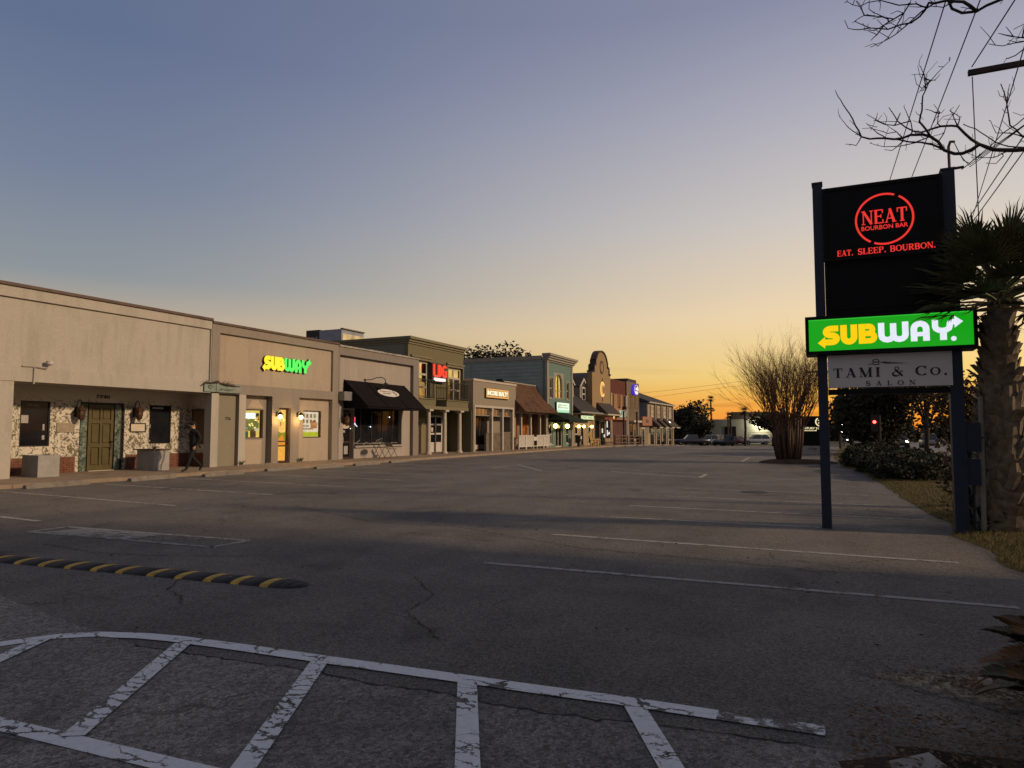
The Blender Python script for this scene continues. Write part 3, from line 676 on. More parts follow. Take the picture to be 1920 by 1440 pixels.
# ------------------------------------------------------------------ shop row, near half (facade plane faces +X)
XF = -21.8
def zb(y): return gz(y) + .10
def mat_mural():
    s = NT('vine_mural')
    w = s.n('ShaderNodeVectorMath', operation='ADD'); nz = s.n('ShaderNodeTexNoise'); nz.inputs['Scale'].default_value = 3.2; nz.inputs['Detail'].default_value = 2
    s.l(s.geo, nz.inputs['Vector']); sc = s.n('ShaderNodeVectorMath', operation='SCALE'); sc.inputs['Scale'].default_value = .55; s.l(nz.outputs['Color'], sc.inputs[0])
    s.l(s.geo, w.inputs[0]); s.l(sc.outputs[0], w.inputs[1])
    def vine(scale, wd, th):
        n = s.noise(scale, 1.5, .5, w.outputs[0]); d = s.math('ABSOLUTE', s.math('SUBTRACT', n, .5))
        return s.math('MULTIPLY', s.mr(d, wd * .4, wd, 1, 0), s.mr(s.noise(scale * 1.1, 1), th, th + .04))
    v1 = vine(3.2, .034, .36); v2 = vine(6.0, .050, .42)
    fl = s.voro(4.2, 'F1', w.outputs[0]); fc = s.n('ShaderNodeSeparateColor'); s.l(fl.outputs['Color'], fc.inputs[0])
    dot = s.math('MULTIPLY', s.mr(fl.outputs['Distance'], .20, .28, 1, 0), s.mr(fc.outputs[0], .55, .6))
    sep = s.n('ShaderNodeSeparateXYZ'); s.l(s.geo, sep.inputs[0])
    fade = s.mr(s.math('ADD', sep.outputs[2], s.math('MULTIPLY', s.noise(1.2, 3), .8)), 2.75, 3.05, 1, 0)
    f = s.math('MULTIPLY', s.math('MINIMUM', s.math('ADD', s.math('ADD', v1, v2), dot), 1), fade)
    base = s.mix(s.mr(s.noise(1.0, 4), .35, .7), (.60, .57, .49), (.53, .485, .40))
    c = s.mix(s.math('MULTIPLY', f, .92), base, s.mix(s.noise(2, 2), (.10, .075, .055), (.12, .115, .06)))
    s.bsdf(c, .9, .2, s.noise(50, 3), .25, .01); return s.m
M['mural'] = mat_mural()
M['cream'] = stucco('cream_stucco', (.575, .535, .46), .42)
M['taupe'] = stucco('taupe_stucco', (.36, .315, .265), .4)
M['tan'] = stucco('tan_stucco', (.53, .44, .345), .55, (.19, .155, .125))
M['sage'] = stucco('sage_stucco', (.33, .30, .22), .3)
M['grey'] = stucco('grey_stucco', (.47, .415, .365), .5, (.48, .45, .41))
M['greyd'] = stucco('dark_grey_stucco', (.31, .275, .245), .4)
M['brown_metal'] = plain('brown_metal_coping', (.10, .065, .05), .5, .3, 3)
M['conc_cap'] = mat_concrete('worn_parapet_cap', (.16, .15, .13), (.45, .43, .38), 6)
M['dark'] = plain('dark_metal', (.018, .017, .017), .45, .2, 9)
M['brownframe'] = plain('bronze_frame', (.055, .032, .022), .5, .2, 9)
M['glass'] = glass('dark_window_glass', spec=.28, wob=.03)
M['mirror'] = glass('coated_window_glass', (.80, .74, .62), .06, .5, 1.0, .04)
M['clear'] = NT('clear_glass'); M['clear'].bsdf((.95, .97, .96), .02, .5, Transmission_Weight=1.0, IOR=1.2); M['clear'] = M['clear'].m
M['white'] = plain('white_paint', (.50, .475, .435), .6, .12, 5)
M['roofing'] = plain('roof_membrane', (.09, .088, .085), .9, .3, 1)
M['red_brick'] = plain('red_brick', (.155, .058, .036), .85, .4, 7, .4, 60)
M['mortar'] = plain('mortar', (.20, .17, .14), .9, .2, 10)
M['copper'] = plain('rusty_copper', (.085, .045, .028), .55, .4, 20, .1, 60, metal=.4)
def solid(parent, mat, *b, name='wall'): return MB().box(*b).build(name, mat, parent)
def bricks_x(mb, x, y0, y1, z0, z1, L=.2, Hh=.064, g=.012, d=.035):
    """running-bond bricks proud of a wall that faces +X"""
    r = 0; z = z0
    while z + Hh <= z1 + .01:
        y = y0 - (L / 2 if r % 2 else 0)
        while y < y1:
            a, b = max(y, y0), min(y + L, y1)
            if b - a > .03: mb.box(x, a, z, x + d + random.uniform(-.004, .004), b - g, z + Hh)
            y += L + .001
        z += Hh + g; r += 1
def bricks_y(mb, y, x0, x1, z0, z1, L=.2, Hh=.064, g=.012, d=.035):
    r = 0; z = z0
    while z + Hh <= z1 + .01:
        x = x0 - (L / 2 if r % 2 else 0)
        while x < x1:
            a, b = max(x, x0), min(x + L, x1)
            if b - a > .03: mb.box(a, y - d + random.uniform(-.004, .004), z, b - g, y, z + Hh)
            x += L + .001
        z += Hh + g; r += 1

# ---- A: white shop with the vine mural in its porch
A = thing('mural_shop', 'cream stucco shop with vine mural in its porch and olive panelled door', 'shop building', (-28, 11, .1))
solid(A, M['cream'], -40, 2, 0, XF - 1.62, 19.40, 5.5)
solid(A, M['roofing'], -40, 2, 5.5, XF - .3, 19.40, 5.55, name='roof')
w = MB(); wall_x(w, XF, .25, 2, 19.39, 2.97, 5.75, [(2.2, 19.36, 3.40, 5.42)]); w.build('upper_wall', M['cream'], A)
bx('wall_panel', M['cream'], A, XF - .40, 2.2, 3.40, XF - .075, 19.36, 5.42)
bx('porch_beam', M['cream'], A, XF - .2, 2, 2.96, XF + .02, 19.385, 3.385)
bx('porch_ceiling', M['cream'], A, XF - 1.6, 2.1, 2.955, XF - .21, 19.85, 3.0)
cp = MB(); y = 2.0
while y < 19.3:
    b = min(y + 3.0, 19.41); cp.box(XF - .35, y, 5.75, XF + .06, b - .006, 5.84); y += 3.0
cp.build('coping', M['brown_metal'], A)
w = MB(); wall_x(w, XF, 1.55, 2, 12.33, .05, 2.955, []); w.build('side_pier', M['cream'], A)
w = MB(); wall_x(w, XF - 1.5, .11, 12.33, 19.77, .05, 2.955, [(13.40, 14.33, 1.0, 2.46), (15.32, 16.96, .1, 2.49), (17.96, 18.90, 1.02, 2.47)]); w.build('mural_wall', M['mural'], A)
bx('end_wall', M['mural'], A, XF - 1.5, 19.76, .05, XF - .35, 19.9, 2.955)
bx('porch_pillar', M['cream'], A, XF - .35, 19.45, .05, XF + .01, 19.80, 2.955)
bk = MB(); bricks_x(bk, XF - 1.5, 12.40, 15.18, .11, .64); bricks_x(bk, XF - 1.5, 17.06, 19.70, .11, .64); bricks_y(bk, 19.76, XF - 1.46, XF - .40, .11, .64)
struct(bk.build('brick_facing', M['red_brick'], A), 'stuff')
mo = MB(); mo.box(XF - 1.499, 12.36, .09, XF - 1.478, 15.2, .65); mo.box(XF - 1.499, 17.04, .09, XF - 1.478, 19.74, .65); mo.box(XF - 1.47, 19.74, .09, XF - .38, 19.759, .65); mo.build('brick_mortar', M['mortar'], A)
for (a, b, c, d) in ((13.40, 14.33, 1.0, 2.46), (17.96, 18.90, 1.02, 2.47)):
    window(A, XF - 1.52, a, b, c, d, M['dark'], M['glass'], .04)
# things seen in / stuck on the shop windows
st = MB(); fr = fr_x(XF - 1.549); text(st, fr, 'OPEN', 13.62, 13.78, 2.30, 2.36, .003); text(st, fr, 'DAILY', 13.82, 14.02, 2.30, 2.36, .003); st.box(XF - 1.549, 14.13, 1.52, XF - 1.546, 14.19, 1.72); st.box(XF - 1.549, 14.12, 1.22, XF - 1.546, 14.2, 1.36); st.box(XF - 1.549, 13.46, 1.75, XF - 1.546, 13.68, 2.0)
st.box(XF - 1.549, 18.12, 2.33, XF - 1.546, 18.58, 2.39); st.box(XF - 1.549, 18.01, 1.62, XF - 1.546, 18.05, 1.75); st.lathe([(.03, 0), (.03, .003)], (XF - 1.549, 18.03, 1.13), 10, 'x')
st.build('window_sticker', plain('pale_sticker', (.35, .33, .31), .7), A)
OD = plain('olive_door_paint', (.088, .070, .026), .5, .15, 5)
dr = MB(); dr.box(XF - 1.62, 15.66, .12, XF - 1.60, 16.58, 2.40)
for y0, y1 in ((15.66, 15.76), (16.08, 16.16), (16.48, 16.58)): dr.box(XF - 1.60, y0, .12, XF - 1.555, y1, 2.40)
for z0, z1 in ((.12, .30), (.93, 1.05), (1.76, 1.88), (2.28, 2.40)):
    for y0, y1 in ((15.76, 16.08), (16.16, 16.48)): dr.box(XF - 1.60, y0, z0, XF - 1.556, y1, z1)
door = dr.build('door', OD, A)
for i, (z0, z1) in enumerate(((.30, .93), (1.05, 1.76), (1.88, 2.28))):
    for y0 in (15.76, 16.16):
        MB().box(XF - 1.60, y0 + .05, z0 + .05, XF - 1.572, y0 + .27, z1 - .05).build('panel', OD, door)
hd = MB(); hd.lathe([(.03, 0), (.03, .02), (.012, .03), (.012, .06), (.032, .07), (.02, .1)], (XF - 1.55, 16.5, 1.12), 10, 'x'); hd.box(XF - 1.56, 16.47, .85, XF - 1.545, 16.53, 1.05); hd.build('handle', M['dark'], door)
M['green_mural'] = NT('green_leaf_panel'); s_ = M['green_mural']; s_.bsdf(s_.mix(s_.mr(s_.noise(7, 4, .6, None, 1.5), .42, .62), (.028, .05, .035), (.20, .23, .19)), .7, .3); M['green_mural'] = s_.m
for a, b in ((15.36, 15.60), (16.62, 16.84)):
    bx('sidelight_panel', M['green_mural'], A, XF - 1.60, a, .12, XF - 1.53, b, 2.44)
bx('door_frame', M['dark'], A, XF - 1.62, 15.325, .11, XF - 1.605, 16.955, 2.485)
bx('threshold', M['white'], A, XF - 1.60, 15.66, .10, XF - 1.45, 16.58, .135)
nm = MB(); text(nm, fr_x(XF - 1.5), '7740', 15.86, 16.36, 2.63, 2.75, .02, .0, .01); nm.build('house_number', M['dark'], A)
pq = MB(); pq.box(XF - 1.5, 14.54, 1.46, XF - 1.47, 15.13, 1.77); pq.build('plaque', plain('weathered_plaque', (.30, .25, .18), .8, .3, 12), A)
pq2 = frame_x(MB(), XF - 1.46, 17.17, 17.80, 1.46, 1.79, .03, .04).build('plaque', M['dark'], A); bx('plaque_board', plain('cream_board', (.55, .48, .37), .8, .15, 9), pq2, XF - 1.5, 17.20, 1.49, XF - 1.48, 17.77, 1.76)
bd = MB(); bd.box(XF - 1.25, 19.70, 1.05, XF - .55, 19.755, 2.30); b_ = bd.build('boarded_window', plain('plywood', (.13, .075, .035), .7, .3, 6), A)
bdf = MB(); bdf.box(XF - 1.30, 19.68, 1.0, XF - 1.25, 19.757, 2.35); bdf.box(XF - .55, 19.68, 1.0, XF - .50, 19.757, 2.35); bdf.box(XF - 1.25, 19.68, 2.30, XF - .55, 19.757, 2.35); bdf.box(XF - 1.25, 19.68, 1.0, XF - .55, 19.757, 1.05); bdf.build('board_frame', M['brownframe'], b_)
# lanterns on the mural wall
def wall_lantern(name, label, x, y, z, lit=0.0, group=None, s=1.0):
    t = thing(name, label, 'wall lamp', (x, y, z), 0, group); S = lambda v: v * s
    m = MB(); m.box(x, y - S(.05), z - S(.16), x + S(.02), y + S(.05), z + S(.12))
    m.tube([(x + S(.02), y, z + S(.02)), (x + S(.06), y, z + S(.26)), (x + S(.16), y, z + S(.33)), (x + S(.24), y, z + S(.25)), (x + S(.24), y, z + S(.16))], S(.013), 6)
    m.build('bracket', M['dark'], t)
    h = MB(); h.lathe([(S(.02), S(.16)), (S(.05), S(.13)), (S(.13), S(.04)), (S(.135), S(.03)), (S(.10), S(.03))], (x + S(.24), y, z), 8); h.build('hood', M['copper'], t)
    g = MB(); g.lathe([(S(.10), S(.03)), (S(.105), -S(.10)), (S(.07), -S(.22)), (S(.02), -S(.26))], (x + S(.24), y, z), 8)
    g.build('lamp_shade', emit('lit_lamp_glass', (1.0, .62, .22), 9) if lit else M['copper'], t)
    c = MB()
    for k in range(4):
        a = R(45 + 90 * k); c.tube([(x + S(.24) + S(.108) * math.cos(a), y + S(.108) * math.sin(a), z + S(.03)), (x + S(.24) + S(.075) * math.cos(a), y + S(.075) * math.sin(a), z - S(.22))], S(.008), 4)
    c.build('cage', M['dark'], t)
    return t
wall_lantern('wall_lantern', 'rusty copper lantern on the mural wall left of the olive door', XF - 1.5, 15.17, 2.16, s=1.2)
wall_lantern('wall_lantern', 'rusty copper lantern on the mural wall right of the olive door', XF - 1.5, 17.32, 2.20, s=1.2)
# planters
def planter(label, x0, y0, x1, y1, z1, slab):
    t = thing('planter', label, 'planter', ((x0 + x1) / 2, (y0 + y1) / 2, .1))
    m = MB(); k = .05; m.box(x0, y0, .1, x1, y0 + k, z1); m.box(x0, y1 - k, .1, x1, y1, z1); m.box(x0, y0 + k, .1, x0 + k, y1 - k, z1); m.box(x1 - k, y0 + k, .1, x1, y1 - k, z1); m.build('box', M['conc_l'], t)
    bx('soil', M['soil'], t, x0 + k, y0 + k, .3, x1 - k, y1 - k, z1 - .03)
    if slab: bx('slab', M['brown_metal'], t, x0 - .12, y0 - .05, z1, x1 + .04, y1 + .02, z1 + .035)
    return t
planter('square grey concrete planter under the left mural window', -22.4, 13.0, -21.62, 13.64, .77, False)
P2 = planter('grey concrete planter with a slab top under the right mural window', -22.5, 16.9, -21.62, 17.52, .83, True)
tw = MB()
for i in range(14):
    a = random.uniform(0, 6.28); tw.tube([(-22.0, 17.2, .865), (-22 + .1 * math.cos(a), 17.2 + .12 * math.sin(a), .9 + random.random() * .06), (-22 + .2 * math.cos(a), 17.2 + .22 * math.sin(a), .89 + random.random() * .08)], .008, 4)
tag(tw.build('dried_bush', M['brown_metal']), 'small dark dried bush on the slab topped planter', 'plant')
hose = MB(); hose.tube([(-21.60, 17.18, .88), (-21.57, 17.3, .80), (-21.57, 17.26, .5), (-21.58, 17.18, .3), (-21.56, 17.15, .12), (-21.3, 16.9, .115), (-21.2, 16.5, .115)], .012, 6)
tag(hose.build('garden_hose', M['brown_metal'], smooth=True), 'thin brown hose hanging down the slab topped planter', 'hose')
# flood light on the porch beam
fl = thing('flood_light', 'small white flood light on an arm over the porch beam', 'flood light', (XF, 12.85, 3.2))
m = MB(); m.tube([(XF + .05, 12.85, 2.9), (XF + .05, 12.85, 3.42), (XF + .05, 12.5, 3.42)], .025, 8); m.tube([(XF + .05, 12.85, 3.42), (XF + .1, 13.2, 3.40), (XF + .1, 13.26, 3.5)], .02, 8); m.build('arm', M['cream'], fl)
MB().lathe([(.03, 0), (.09, .05), (.10, .14), (.02, .15)], (XF + .1, 13.26, 3.48), 12).build('lamp_head', M['white'], fl)

# ---- B: taupe sandwich shop
B = thing('sandwich_shop', 'taupe stucco shop with glowing yellow and green letters on its upper panel', 'shop building', (-28, 23, .1))
solid(B, M['taupe'], -40, 19.42, 3.01, XF - .62, 26.95, 5.5); solid(B, M['taupe'], -40, 19.93, 0, XF - .62, 26.95, 3.0)
solid(B, M['roofing'], -40, 19.42, 5.5, XF - .42, 26.95, 5.55, name='roof')
w = MB(); wall_x(w, XF, .40, 19.41, 26.97, 3.0, 5.66, [(19.79, 26.55, 3.37, 5.33)]); w.quad((XF, 19.41, 3.0), (XF, 26.97, 3.0), (XF - .4, 26.97, 3.0), (XF - .4, 19.41, 3.0)); w.build('front_wall', M['taupe'], B)
hol = [(19.81, 20.82, .05, 2.965), (21.18, 22.65, .05, 2.97), (23.04, 23.77, .10, 2.50), (24.31, 26.55, .05, 2.99)]
w = MB(); wall_x(w, XF, .40, 19.803, 26.97, .05, 3.0, hol); w.build('front_wall', M['taupe'], B)
bx('wall_panel', M['tan'], B, XF - .3, 19.79, 3.37, XF - .11, 26.55, 5.33)
bx('side_panel', M['sage'], B, XF - .30, 19.81, .05, XF - .16, 20.82, 2.965)
bx('bay_pier', M['cream'], B, XF - .30, 20.825, .05, XF + .012, 21.18, 2.96)
w = MB(); wall_x(w, XF - .30, .12, 21.18, 22.65, .05, 2.97, [(21.20, 22.45, 1.19, 2.40)]); w.build('bay_wall', M['taupe'], B)
bx('bay_patch', M['tan'], B, XF - .30, 21.45, .12, XF - .292, 22.38, 1.12)
MB().prism([(XF - .30, a, b) for a, b in ((21.55, 2.46), (22.42, 2.46), (22.14, 2.80), (21.80, 2.80))], (.008, 0, 0)).build('bay_patch', M['tan'], B)
w = MB(); wall_x(w, XF - .20, .12, 24.31, 26.55, .05, 2.99, [(24.79, 26.0, 1.19, 2.43)]); w.build('bay_wall', M['tan'], B)
cp = MB(); y = 19.41
while y < 26.9:
    b = min(y + 2.6, 26.98); cp.box(XF - .3, y, 5.66, XF + .05, b - .006, 5.75); y += 2.6
cp.build('coping', M['brown_metal'], B)
nm = MB(); text(nm, fr_x(XF - .16), '7726', 20.28, 20.56, 1.93, 2.05, .012, 0, .008); nm.build('house_number', M['dark'], B)
# lit shop window 1
f = frame_x(MB(), XF - .34, 21.20, 22.45, 1.19, 2.40, .045, .06).build('window', M['brownframe'], B)
gx = XF - .47
E_ = lambda n, c, k, *b: MB().box(*b).build(n, emit('glow_%02x%02x%02x_%d' % (int(c[0] * 255), int(c[1] * 255), int(c[2] * 255), int(k * 10)), c, k, .25, 9), f)
E_('interior', (.70, .50, .10), 1.1, gx - .02, 21.24, 1.23, gx, 22.41, 2.36)
E_('poster', (.16, .20, .04), .8, gx, 21.60, 1.5, gx + .012, 22.36, 2.0); E_('poster', (.62, .45, .16), 1.0, gx, 21.25, 1.66, gx + .014, 21.42, 2.28)
E_('poster', (.02, .10, .045), 1.0, gx, 21.25, 1.24, gx + .02, 21.78, 1.70); E_('poster', (.45, .40, .32), .9, gx, 21.27, 1.60, gx + .024, 21.74, 1.65); E_('poster', (.30, .22, .03), .9, gx, 21.26, 1.47, gx + .024, 21.77, 1.57)
E_('poster', (.12, .06, .02), .6, gx, 21.9, 1.24, gx + .018, 22.2, 1.55); E_('poster', (.55, .5, .3), 1.0, gx, 22.12, 1.50, gx + .02, 22.36, 1.62); E_('poster', (.04, .035, .02), .5, gx, 22.2, 1.95, gx + .02, 22.36, 2.25)
for i in range(9):
    yy = 21.72 + .58 * random.random(); zz = 1.62 + .42 * random.random()
    MB().ball((gx + .02, yy, zz), .022 + .02 * random.random(), 8).build('poster', emit('warm_spot', (1.0, .72, .25), 1.3), f)
for i in range(4): E_('poster', (.10, .045, .03), .6, gx + .014, 21.27, 1.72 + i * .12, gx + .02, 21.39, 1.79 + i * .12)
M['clear_pane'] = M['clear']
MB().box(XF - .385, 21.245, 1.235, XF - .38, 22.405, 2.355).build('pane', M['clear'], f)
op = thing('neon_sign', 'white glowing open sign hanging in the left sandwich shop window', 'neon sign', (gx + .07, 21.8, 2.1))
MB().box(gx + .03, 21.46, 2.02, gx + .05, 22.12, 2.25).build('back_plate', emit('neon_back', (.45, .85, .85), 1.6), op)
nn = MB(); text(nn, fr_x(gx + .05), 'OPEN', 21.52, 22.06, 2.06, 2.21, .012, .001, .01); nn.build('letters', emit('neon_white', (.9, 1, 1), 3.0), op)
# lit door
d = frame_x(MB(), XF - .13, 23.06, 23.75, .15, 2.48, .06, .05, (), (1.05, .85)).build('door', M['brownframe'], B)
gx2 = XF - .23
def ED(n, c, k, *b): return MB().box(*b).build(n, emit('glow_%02x%02x%02x_%d' % (int(c[0] * 255), int(c[1] * 255), int(c[2] * 255), int(k * 10)), c, k, .2, 7), d)
ED('poster', (.95, .55, .13), 1.05, gx2, 23.12, 1.08, gx2 + .01, 23.69, 2.42); ED('poster', (.92, .42, .06), 1.0, gx2, 23.12, .21, gx2 + .01, 23.69, .83); ED('poster', (.85, .30, .03), .9, gx2, 23.12, .87, gx2 + .01, 23.69, 1.03)
MB().prism([(gx2 + .01, a, b) for a, b in ((23.12, 1.09), (23.69, 1.09), (23.69, 1.44), (23.4, 1.42), (23.12, 1.58))], (.004, 0, 0)).build('poster', emit('glow_olive', (.30, .32, .02), .8), d)
MB().prism([(gx2 + .014, a, b) for a, b in ((23.2, 1.09), (23.62, 1.09), (23.52, 1.36))], (.003, 0, 0)).build('poster', emit('glow_orange', (.9, .28, .02), .9), d)
rg = MB(); frd = fr_x(gx2 + .014); rg.ribbon(frd, arc(23.66, 2.05, .13, .22, 95, 265, 12), .035, .004); rg.build('poster', emit('glow_lime', (.45, .75, .15), 1.0), d)
tx = MB(); text(tx, frd, 'S', 23.34, 23.44, 1.72, 1.88, .003, 0, .02); tx.build('lettering', M['brownframe'], d)
MB().box(gx2 + .04, 23.11, .20, gx2 + .046, 23.70, 2.43).build('pane', M['clear'], d)
hd = MB(); hd.tube([(XF - .12, 23.70, .95), (XF - .08, 23.70, .97), (XF - .08, 23.70, 1.25), (XF - .12, 23.70, 1.27)], .012, 6); hd.build('handle', M['dark'], d)
# lit menu window
f = frame_x(MB(), XF - .24, 24.79, 26.0, 1.19, 2.43, .05, .06).build('window', M['brownframe'], B)
gx3 = XF - .33
def EM(n, c, k, *b): return MB().box(*b).build(n, emit('glow_%02x%02x%02x_%d' % (int(c[0] * 255), int(c[1] * 255), int(c[2] * 255), int(k * 10)), c, k, .25, 11), f)
EM('menu', (.72, .58, .40), 1.05, gx3 - .01, 24.84, 1.24, gx3, 25.95, 2.38); EM('menu', (.50, .52, .02), .9, gx3, 24.84, 1.25, gx3 + .006, 25.95, 1.45)
for i in range(2):
    for j in range(5 - i): EM('menu', (.14, .08, .05), .6, gx3, 24.92 + j * .105, 1.56 + i * .13, gx3 + .006, 24.98 + j * .105, 1.63 + i * .13)
for i in range(16): EM('menu', random.choice([(.55, .20, .06), (.30, .09, .03), (.65, .33, .12), (.40, .14, .07)]), .8, gx3, 25.42 + random.random() * .42, 1.55 + random.random() * .4, gx3 + .006 + .0003 * i, 25.5 + random.random() * .4, 1.62 + random.random() * .36)
for i in range(8): EM('menu', random.choice([(.25, .14, .09), (.30, .30, .20), (.40, .20, .12)]), .7, gx3, 24.88 + (i % 4) * .25, 1.86 + (i // 4) * .24, gx3 + .005, 25.02 + (i % 4) * .25, 2.02 + (i // 4) * .26)
MB().box(XF - .285, 24.845, 1.245, XF - .28, 25.945, 2.375).build('pane', M['clear'], f)
# wall lamps either side of the lit door
LAMPS = []
for y, lab in ((22.90, 'left'), (24.17, 'right')):
    t = thing('wall_lamp', 'lit amber wall lamp on the %s pier of the sandwich shop doorway' % ('left' if lab == 'left' else 'right'), 'wall lamp', (XF, y, 2.2), 0, 'lamps by the sandwich shop door')
    m = MB(); m.box(XF, y - .05, 2.12, XF + .02, y + .05, 2.32); m.tube([(XF + .02, y, 2.2), (XF + .10, y, 2.36), (XF + .20, y, 2.38), (XF + .22, y, 2.30)], .014, 6); m.build('bracket', M['dark'], t)
    MB().lathe([(.03, .11), (.05, .10), (.13, .0), (.12, -.01), (.02, -.01)], (XF + .22, y, 2.20), 12).build('hood', M['dark'], t)
    MB().ball((XF + .22, y, 2.10), .085, 12).build('bulb', emit('warm_bulb', (1.0, .66, .26), 16), t)
    LAMPS.append((XF + .30, y, 2.0, 26.0, (1.0, .55, .18)))
# channel letters
def lit_letters(name, label, fr, u0, u1, v0, v1, mats, back):
    t = thing(name, label, 'shop sign', fr[0] + fr[1] * (u0 + u1) / 2 + fr[2] * v0)
    for p, mm in enumerate(mats):
        m = MB(); sub_logo(m, fr, u0, u1, v0, v1, .10, p); m.build('letter_can', M['dark'], t)
        fr2 = (fr[0] + fr[3] * .101, fr[1], fr[2], fr[3]); m = MB(); sub_logo(m, fr2, u0, u1, v0, v1, .012, p); m.build('letter_face', mm, t)
    return t
lit_letters('channel_letter_sign', 'glowing SUBWAY channel letters in yellow and green on the taupe wall', fr_x(XF - .10), 22.02, 25.02, 4.10, 4.68, [emit('glow_yellow', (1.0, .72, .02), 1.25), emit('glow_green', (.08, .85, .10), 1.15)], None)
LAMPS.append((XF + .5, 22.9, 4.4, 3.0, (1, .8, .2))); LAMPS.append((XF + .5, 24.3, 4.4, 3.0, (.3, 1, .3)))
# teal gift shop board with dry vine
G_ = thing('shop_board', 'weathered teal gift gallery board with a dry vine along its top', 'shop sign', (XF + .06, 19.9, 3.0))
bx('board', plain('teal_board', (.19, .235, .205), .8, .3, 5), G_, XF + .02, 19.05, 3.0, XF + .06, 20.84, 3.32)
bx('board_edge', M['brownframe'], G_, XF + .019, 19.03, 2.99, XF + .065, 19.05, 3.33); bx('board_joint', M['brownframe'], G_, XF + .06, 19.60, 3.01, XF + .066, 19.62, 3.31)
tx = MB(); fb = fr_x(XF + .06); text(tx, fb, 'GIFT GALLERY', 19.76, 20.42, 3.07, 3.14, .006); tx.ribbon(fb, arc(19.33, 3.18, .1, .07, 20, 300, 8) + [(19.42, 3.2)], .018, .006); tx.ribbon(fb, [(19.22, 3.26), (19.30, 3.12), (19.34, 3.25)], .015, .006); tx.build('lettering', plain('dark_lettering', (.05, .05, .04), .8), G_)
tx = MB(); tx.ribbon(fb, arc(20.6, 3.12, .035, .09, 0, 360, 10), .03, .006); tx.build('motif', plain('pink_motif', (.38, .22, .17), .8), G_)
vn = MB()
vn.tube([(XF + .08, 18.9, 3.22), (XF + .1, 19.1, 3.34), (XF + .09, 19.35, 3.33), (XF + .1, 19.62, 3.40), (XF + .1, 19.75, 3.36), (XF + .1, 20.05, 3.30), (XF + .09, 20.4, 3.28), (XF + .07, 20.78, 3.27)], [.02, .03, .02, .035, .03, .035, .03, .01], 6)
for i in range(22):
    y0 = random.uniform(18.95, 20.6); a = Vector((XF + .09, y0, 3.33)); vn.tube([a, a + Vector((random.uniform(0, .06), random.uniform(-.15, .15), random.uniform(-.02, .12))), a + Vector((random.uniform(0, .1), random.uniform(-.25, .25), random.uniform(-.08, .14)))], [.009, .007, .004], 4)
vn.build('vine', plain('dry_vine', (.05, .035, .025), .9), G_)
# weeds and gravel by the wall foot
wd = MB()
for i in range(160):
    y = random.choice([random.uniform(21.0, 22.9), random.uniform(24.2, 26.6)]); x = XF + random.uniform(.02, .28)
    s_ = random.uniform(.01, .035); wd.ball((x, y, .12 + s_ * .4), s_, 6)
struct(wd.build('gravel_strip', M['conc'], recalc=False), 'stuff')
gw = MB()
for y in (20.95, 24.28, 24.4):
    for i in range(40):
        a = random.uniform(0, 6.28); r = random.uniform(.05, .16); b0 = Vector((XF + .1, y, .12)); gw.tube([b0, b0 + Vector((r * .5 * math.cos(a), r * .5 * math.sin(a), .12)), b0 + Vector((r * math.cos(a), r * math.sin(a), .12 + random.uniform(0, .1)))], [.006, .005, .002], 3)
struct(gw.build('weeds', plain('weed_green', (.05, .065, .025), .8, .5), recalc=False), 'stuff')

# ---- C: grey shop with the big black awning
Cb = thing('awning_shop', 'grey stucco shop with wide black awning over its display window', 'shop building', (-28, 30.5, .1))
solid(Cb, M['grey'], -40, 26.99, 0, XF - 1.0, 34.07, 5.45)
solid(Cb, M['roofing'], -40, 26.99, 5.45, XF - .42, 34.07, 5.5, name='roof')
w = MB(); wall_x(w, XF, .22, 26.98, 34.09, .05, 5.60, [(27.06, 33.55, .04, 5.20)]); w.build('front_wall', M['greyd'], Cb)
w = MB(); wall_x(w, XF - .20, .40, 27.06, 33.55, .05, 5.2, [(28.50, 32.70, .76, 2.72), (27.62, 28.48, .10, 2.55)]); w.build('wall_panel', M['grey'], Cb)
cp = MB(); y = 26.98
while y < 34:
    b = min(y + 1.2, 34.1); cp.box(XF - .3, y, 5.60, XF + .05, b - .01, 5.68 + random.uniform(-.006, .012)); y += 1.2
cp.build('coping', M['conc_cap'], Cb)
window(Cb, XF - .42, 28.50, 32.70, .76, 2.72, M['dark'], M['glass'], .06, (29.30, 30.25, 31.20, 32.10), sill=None)
bx('window_sill', M['conc'], Cb, XF - .40, 28.50, .66, XF - .10, 32.72, .76)
dd = frame_x(MB(), XF - .38, 27.66, 28.44, .14, 2.40, .07, .05, (), (.95,)).build('door', M['brownframe'], Cb)
MB().box(XF - .42, 27.73, .21, XF - .41, 28.37, 2.33).build('pane', M['glass'], dd)
MB().tube([(XF - .36, 27.80, .9), (XF - .32, 27.80, .92), (XF - .32, 27.80, 1.2), (XF - .36, 27.80, 1.22)], .012, 6).build('handle', M['white'], dd)
ov = MB(); ov.prism([(XF - .405, 28.05 + .30 * math.cos(R(a)), 1.72 + .11 * math.sin(R(a))) for a in range(0, 360, 20)], (.01, 0, 0)); ov.build('door_plaque', plain('pale_plaque', (.5, .43, .35), .7, .3, 20), dd)
sg = MB(); sg.box(XF - .405, 27.80, 1.42, XF - .395, 28.02, 1.53); sg.box(XF - .405, 27.95, .35, XF - .395, 28.25, .75); sg.build('door_sticker', plain('grey_sticker', (.30, .30, .30), .7, .2, 20), dd)
